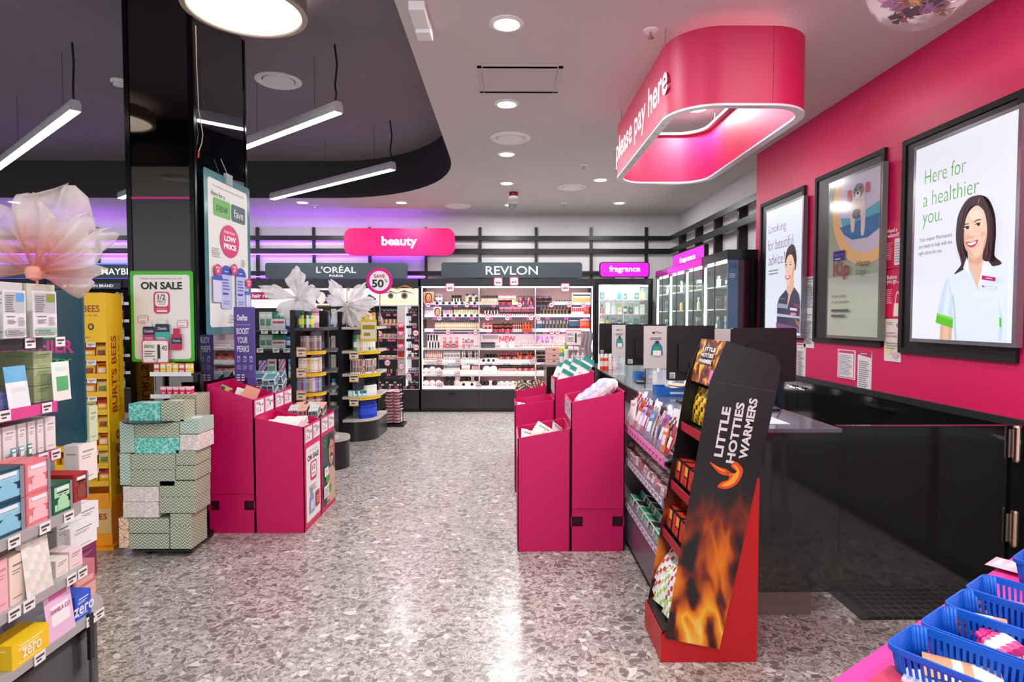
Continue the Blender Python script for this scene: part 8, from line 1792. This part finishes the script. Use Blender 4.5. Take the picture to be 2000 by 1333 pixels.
shelf_item(100, 130, .12, XF - .15, z5, .07, ('#c8d0c8', '#d8e0d8', '#6a6a6a'), 'grey green box behind the cream box, fifth shelf', 2)
# fourth shelf
z4 = .845
def mask(px0, px1, c1, c2, lab, dz, X=XF - .02):
    shelf_item(px0, px1, .098, X, z4, .12, (c1, c2, '#e8eef0'), lab, 0, 'face_mask_box', 'box', 'face mask boxes', dz=dz); o = C.objects[-1]
    w = o.data.vertices[1].co.x if False else max(v.co.x for v in o.data.vertices)
    P = Pic(Frame((0, 0, 0)), step=.0008); P.shape([(-w * .55, .012), (-w * .55, .045), (-w * .2, .058), (0, .066), (w * .2, .058), (w * .55, .045), (w * .55, .012)], c2).lines(-w * .65, .075, w * .65, .089, 1, '#e8f0f4', .8, .1).rect(w * .72, 0.0, w * .98, .097, '#8a8a92')
    me_d = .06; P.mb.v = [(v[0], v[1] - me_d - .0006, v[2]) for v in P.mb.v]
    q = bpy.data.objects.new('front_print', P.mb.mesh('front_print', P.mats)); C.objects.link(q); q.parent = o
mask(-30, 40, '#1c4a5c', '#8ac8e0', 'dark teal mask box, lower one at left edge of the fourth shelf', 0); mask(-30, 40, '#1c4a5c', '#8ac8e0', 'dark teal mask box, upper one at left edge of the fourth shelf', .099)
mask(42, 92, '#e07a80', '#f4c0c4', 'pink mask box, lower of the stacked pair', 0); mask(42, 92, '#e07a80', '#f4c0c4', 'pink mask box, upper of the stacked pair', .099)
mask(94, 134, '#1c5a3c', '#a8e0b0', 'green mask box on fourth shelf', 0); mask(136, 166, '#b0262c', '#8a4a3a', 'red mask box on fourth shelf', 0, XF - .05)
shelf_item(148, 186, .15, XF - .2, z4, .06, ('#ece8e0', '#f4f2ec', '#9a9a94'), 'tall off white box at the curved end of fourth shelf', 2); put(m_carton(.05, .04, .14, '#c8d8b0', '#d8e4c4', '#8a9a78', 2), 'skincare_box', 'small pale green box standing on the off white box', 'box', (XF - .22, pt(170, 700, X=XF - .22).y, z4 + .151), PI / 2)
# third shelf (pink edge)
z3 = 1.018
for k, (a_, b_2) in enumerate(((-22, -2), (0, 28), (30, 48), (50, 66), (68, 82), (84, 106))): shelf_item(a_, b_2, .115, XU - .03, z3, .08, ('#e9e4e2', '#f2efee' if k != 3 else '#d4dcec', '#9a9a9e'), 'slim white skincare box on third shelf, %s' % ['at the picture edge', 'first whole one from left', 'second whole one from left', 'third whole one from left', 'fourth whole one from left', 'nearest its pink end'][k], 2, grp='slim white boxes, third shelf')
for k, (a_, c) in enumerate(((18, '#58a0a8'), (34, '#78b0c0'), (50, '#3a8a5a'))): shelf_item(a_, a_ + 13, .045, XU - .005, z3, .015, (c, '#f0f0f0', '#ffffff'), '%s little sample card at front of third shelf' % ['teal', 'pale blue', 'green'][k], 0, 'sample_card', 'card', pouch=1)
# second shelf
z2 = 1.19
shelf_item(-25, 24, .055, XU - .04, z2, .1, ('#9aa4e0', '#b0b8ea', '#6a74c0'), 'periwinkle blue box at left edge of second shelf', 2)
shelf_item(16, 62, .14, XU - .0, z2, .01, ('#e4ecf0', '#6ab0d8', '#d8dce0'), 'blue and white brochure leaning on second shelf', 1, 'brochure', 'leaflet', pouch=3, rx=-.12)
for k in range(3): shelf_item(64, 104, .058, XU - .05, z2, .12, ('#a8b888', '#b4c498', '#6a7858'), 'sage green box in stack on second shelf, %s' % ['lowest', 'middle', 'top'][k], 2, dz=.06 * k, grp='sage green boxes')
shelf_item(104, 141, .14, XU + .0, z2, .01, ('#ecece8', '#5ab070', '#c8e0d0'), 'white and green brochure at right end of second shelf', 1, 'brochure', 'leaflet', pouch=1, rx=-.05)
# first shelf
z1 = 1.417
shelf_item(-30, 50, .19, XU - .06, z1, .1, ('#d4d8d6', '#c4c8c8', '#8a8a8e'), 'large pale grey box at left on the top shelf', 2, name='skincare_box'); shelf_item(57, 113, .19, XU - .05, z1, .12, ('#cfcfc0', '#dcdccf', '#8a8a80'), 'large pale sage box at right on the top shelf', 2)
def leaf(px0, px1, pt_, pb_, lab, c2, c3):
    X = XU + .02; ya = pt(px0, pb_, X=X).y; yb = pt(px1, pb_, X=X).y; z0_ = pt(px0, pb_, X=X).z; z1_ = pt(px0, pt_, X=X).z
    t = thing('brochure', lab, 'leaflet', (X, (ya + yb) / 2, z0_)); W = yb - ya; Hh = z1_ - z0_
    part(MB().box(X - .003, X, ya, yb, z0_, z1_), 'sheet', mat('#dcdce2', .35), t)
    P = Pic(Frame((X, ya, z0_), '+X'), step=.0006); P.rect(W * .06, Hh * .52, W * .94, Hh * .96, '#b8bcc0', .006).rect(W * .55, Hh * .76, W * .92, Hh * .94, c2, .004).lines(W * .1, Hh * .55, W * .5, Hh * .92, 8, '#7a7a80').lines(W * .12, Hh * .44, W * .55, Hh * .47, 1, '#4a4a50').lines(W * .15, Hh * .3, W * .55, Hh * .4, 3, '#8a8a90').lines(W * .62, Hh * .26, W * .92, Hh * .44, 7, '#7a7a80').rect(W * .06, Hh * .05, W * .94, Hh * .2, c3, .006).lines(W * .12, Hh * .07, W * .85, Hh * .17, 3, '#6a6a70'); P.build('print', t)
leaf(8, 52, 566, 661, 'hanging blue accented brochure over the top shelf edge', '#5aa0dc', '#b4bfb4'); leaf(66, 112, 568, 659, 'hanging green accented brochure over the top shelf edge', '#8a9a3a', '#a0c0a8')
# shelf edge tickets
def edge_tickets(X, zz, cols, c, lab, border=None):
    for k, px in enumerate(cols):
        y = pt(px, 700, X=X).y; put(m_tag(.045, .034, c, '#4a4a4a', border), 'price_ticket', lab, 'price ticket', (X + .003, y, zz - .031), PI / 2, lab)
edge_tickets(XF, .845, (14, 76, 124), '#eceaea', 'white price ticket on fourth shelf edge of skincare gondola'); edge_tickets(XF, .633, (10, 40, 126, 148), '#eceaea', 'white price ticket on fifth shelf edge of skincare gondola'); edge_tickets(XF, .45, (58, 162, 180), '#eceaea', 'white price ticket on base shelf edge of skincare gondola')
edge_tickets(XU, 1.19, (4, 87), '#eceaea', 'white price ticket on second shelf edge of skincare gondola'); edge_tickets(XU, 1.018, (77, 102), '#eceaea', 'white price ticket on third shelf edge of skincare gondola'); edge_tickets(XU, 1.417, (58, 117), '#eceaea', 'white price ticket on top shelf edge of skincare gondola')

# large organza flower on top of it
fc = pt(68, 533, Y=2.2)
ORGP = nodemat('pink_organza', organza_mat('#eda496', '#f6efec', .66, (tuple(fc), .26)))
organza('fabric_flower', 'huge sheer blush organza flower above the skincare gondola', fc, [(70, .33, .30, .05), (44, .28, .17, -.1), (27, .31, .15, 0), (3, .22, .19, .1), (130, .30, .2, 0), (160, .24, .15, -.05), (97, .28, .16, .15)], 1.42, ORGP, mat('#e8a090', .6), seed=9)

# ================================================================ PINK TABLE WITH BLUE BASKETS (right foreground)
e0 = V((.70, 1.245, 0)); d = V((.825, .585, 0)).normalized(); nrm = V((d.y, -d.x, 0))
TZ = .75; ang = math.atan2(d.y, d.x)
t = thing('basket_table', 'bright pink topped table carrying blue baskets in right foreground', 'table', tuple(e0 + d * .5 + nrm * .3), ang); WL[t] = V((0, 0, 0))
part(MB().box(-.9, .75, -.3, .3, TZ - .03, TZ, 0), 'table_top', mat('#e8409c', .4), t, local=True)
for x in (-.85, .7):
    for y in (-.25, .25): part(MB().box(x - .02, x + .02, y - .02, y + .02, 0, TZ - .03), 'leg', mat('#d8d8d8', .3), t, local=True)
BLU = mat('#0a5cc8', .35)
def basket_mesh(w=.135, l=.30, h=.085, fl=.82):
    mb = MB(); n = 5
    top = rrect(-w/2, -l/2, w/2, l/2, .022, n); bot = [(x * fl, y * (1 - (1 - fl) * w / l)) for x, y in top]
    m = len(top)
    # rim
    rim_o = rrect(-w/2 - .004, -l/2 - .004, w/2 + .004, l/2 + .004, .025, n)
    vs = [(x, y, h) for x, y in rim_o] + [(x, y, h) for x, y in top] + [(x, y, h - .01) for x, y in rim_o]
    mb.add(vs, [(i, (i + 1) % m, m + (i + 1) % m, m + i) for i in range(m)] + [(2 * m + i, 2 * m + (i + 1) % m, (i + 1) % m, i) for i in range(m)], 0, False)
    vs = [(x, y, .003) for x, y in bot]; mb.poly(vs, 0); mb.poly([(x, y, 0) for x, y in reversed(bot)], 0)
    def at_(i, f): a = V(bot[i % m]); b2 = V(top[i % m]); q = a.lerp(b2, f); return (q.x, q.y, h * f)
    # corner + end walls solid, long sides as bars with slots
    for i in range(m):
        p0, p1 = V(top[i]), V(top[(i + 1) % m])
        if (p1 - p0).length > l * .5:      # long side: slotted
            mb.add([at_(i, 0), at_(i + 1, 0), at_(i + 1, .2), at_(i, .2)], [(0, 1, 2, 3)], 0); mb.add([at_(i, .82), at_(i + 1, .82), at_(i + 1, 1), at_(i, 1)], [(0, 1, 2, 3)], 0)
            k = 22
            for j in range(k):
                f0 = (j + .0) / k; f1 = (j + .55) / k
                def L2(f, g): a = V(at_(i, g)); b2 = V(at_(i + 1, g)); return a.lerp(b2, f)
                mb.add([L2(f0, .2), L2(f1, .2), L2(f1, .82), L2(f0, .82)], [(0, 1, 2, 3)], 0)
        else: mb.add([at_(i, 0), at_(i + 1, 0), at_(i + 1, 1), at_(i, 1)], [(0, 1, 2, 3)], 0, True)
    return mb.mesh('basket', BLU)
BK = basket_mesh()
def tw(a, b, z=0): v_ = e0 + d * a + nrm * b; return (v_.x, v_.y, TZ + z)
bpos = []
rim = [(1725.7, 1256.5), (1791.6, 1215.8), (1839, 1178.5), (1880.7, 1147.7), (1973, 1090.6)]
labs = ['nearest blue basket, holding a tan packet and pens', 'second blue basket, with hot pink tubes', 'third blue basket, with rose bundle and white tubes', 'fourth blue basket, with coral tubes', 'farthest blue basket at the right picture edge']
for k, (px, py) in enumerate(rim):
    p = pt(px, py, Z=TZ + .086); q = (p - e0); a_ = q.dot(d) + .07; b2 = q.dot(nrm) + .155
    o = put(BK, 'blue_basket', labs[k] + ' of pink table', 'basket', tw(a_, b2, .001), ang)
    so = o.modifiers.new('solid', 'SOLIDIFY'); so.thickness = .0018; so.offset = 0
    bpos.append((a_, b2))
def tubeb(c, cap, r=.011, h=.1): return m_bottle(r, h, c, cap, '#f0e8ea', kind=1)
def inbask(k, du, dv, me, name, lab, rz=0, dz=.014, lie=True, cat='cosmetic', grp=None):
    a_, b2 = bpos[k]; put(me, name, lab, cat, tw(a_ + du, b2 + dv - .05, dz + .022), ang + rz, grp, rx=PI / 2 if lie else 0)
inbask(0, .0, -.06, m_pouch(.1, .13, '#d8a070', '#e8e4e0', '#f0ece8', .02, 2), 'tan_packet', 'tan packet with white label in nearest basket', .4, .02, cat='packet')
for j, (c, n_) in enumerate((('#1c1c20', 'black'), ('#d8dce0', 'pale grey'), ('#58a0b8', 'teal'), ('#f0d818', 'yellow'), ('#e05a6a', 'coral'))): inbask(0, -.03 + .016 * j, .12, m_tube(.007, .12, c, c), 'pen', '%s pen lying in the nearest blue basket' % n_, .3 + .08 * j, .012, cat='pen')
for j in range(8): inbask(1, -.035 + .022 * (j % 4), .02 + .004 * j, tubeb('#e84a8a', '#e8207a'), 'pink_tube', 'hot pink tube in the second blue basket', PI / 2 + .5 + .05 * j, .016 + .02 * (j // 4), grp='hot pink tubes')
for j in range(2): inbask(1, .03 * j, -.02, tubeb('#f0c0d0', '#e07aa0', .014), 'rose_tube', '%s pale rose tube in second blue basket' % ['left', 'right'][j], .3, .02)
for j in range(5): inbask(2, -.03 + .02 * (j % 3), -.0, tubeb('#e89a88', '#d0306a', .012, .12), 'coral_tube', 'coral tube with crimson cap bundled in third blue basket', PI + .4, .016 + .022 * (j // 3), grp='coral tubes, third basket')
for j in range(5): inbask(2, -.02 + .016 * j, .1, m_tube(.006, .1, '#f0ecec', '#e8c8c8'), 'white_stick', 'slim white stick in the third blue basket', .2, .012, cat='stick', grp='white sticks')
for j in range(6): inbask(3, -.035 + .02 * (j % 4), .0, tubeb('#f08070', '#f0d8d8', .011, .12), 'coral_tube', 'bright coral tube with pale cap in fourth blue basket', PI + .3, .016 + .022 * (j // 4), grp='coral tubes, fourth basket')
for j in range(5): inbask(4, -.04 + .02 * j, -.05, m_tube(.007, .1, '#f0dcd4', '#e8b8b0'), 'pale_tube', 'pale peach tube in farthest blue basket', .2, .03, grp='pale tubes')
# boxes before the baskets
for j in range(4):
    q = pt(1800 + j * 22, 1318 + j * 4, Z=TZ + .03); put(m_carton(.05, .16, .035, '#c8cae8', '#eceef8', '#5a5a9a', 1), 'lilac_carton', 'lilac and white carton lying at the bottom edge before the baskets', 'box', (q.x + .02, q.y - .06 , TZ + .002), ang + .2, 'lilac cartons before baskets')
q = pt(1700, 1325, Z=TZ + .01); put(m_carton(.1, .08, .03, '#c03a5a', '#2a1a20', '#f0e0e0', 0), 'compact_box', 'dark red box at bottom corner of pink table', 'box', (q.x + .03, q.y - .05, TZ + .001), ang)
q = V(tw(.93, .1)); put(m_pouch(.1, .12, '#f4b8cc', '#f8d0dc', '#f0e4e8', .02, 0), 'pink_sachet', 'pale pink sachet lying between the farthest two baskets', 'sachet', (q.x, q.y, TZ + .012), ang, rx=-PI / 2)

# ================================================================ HANGING GLASS BOWL OF FLOWERS
gc = V(pt(1800, -45, Y=2.35)); R_ = 95 * 2.35 / 1200
t = thing('hanging_glass_bowl', 'clear glass globe of dried flowers hanging at the top right', 'hanging ornament', (gc.x, gc.y, gc.z - R_))
g = MB().lathe([(R_ * math.sin(a_), -R_ * math.cos(a_)) for a_ in [PI * k / 20 for k in range(0, 18)]], gc, 40)
part(g, 'glass_globe', mat('#f6eef4', .03, alpha=.07, spec=1.0), t)
part(MB().lathe([(R_ * .46, R_ * .89), (R_ * .48, R_ * .93), (R_ * .42, R_ * .93)], gc, 32), 'rim', mat('#e8e0e8', .1), t)
part(MB().tube([gc + V((0, 0, R_ * .9)), (gc.x, gc.y, H)], .004, 6), 'cord', mat('#dddddd', .4), t)
rnd = random.Random(77); cols = ['#6a3a6a', '#9a6a9a', '#b04a5a', '#d8a860', '#e0c8b0', '#4a2a4a', '#c06a70', '#8a7a5a', '#d890a8']; cn = ['plum', 'mauve', 'rose red', 'amber', 'cream', 'dark purple', 'dusty red', 'olive', 'pink']
for j in range(58):
    c = j % 9; a_ = rnd.uniform(0, 2 * PI); rr = R_ * .62 * rnd.random() ** .5; zz = -R_ * .74 + R_ * .5 * rnd.random() + rr * rr / R_ * .5
    mb = MB(); cc_ = gc + V((rr * math.cos(a_) + R_ * .08, rr * math.sin(a_), zz)); s_ = rnd.uniform(.024, .04)
    for q in range(6):
        th = q * PI / 3 + j; e = cc_ + V((math.cos(th) * s_, math.sin(th) * s_, rnd.uniform(-.3, .6) * s_)); sd = V((-math.sin(th), math.cos(th), .3)) * s_ * .45
        mb.add([cc_, e - sd, e + V((math.cos(th), math.sin(th), .3)) * s_ * .4, e + sd], [(0, 1, 2, 3)], 0)
    mb.lathe([(0, -s_ * .2), (s_ * .3, 0), (0, s_ * .3)], cc_, 6)
    solo(mb, 'dried_flower', '%s dried flower inside the hanging glass globe' % cn[c], 'flower', mat(cols[c], .8), group='%s dried flowers in the globe' % cn[c])
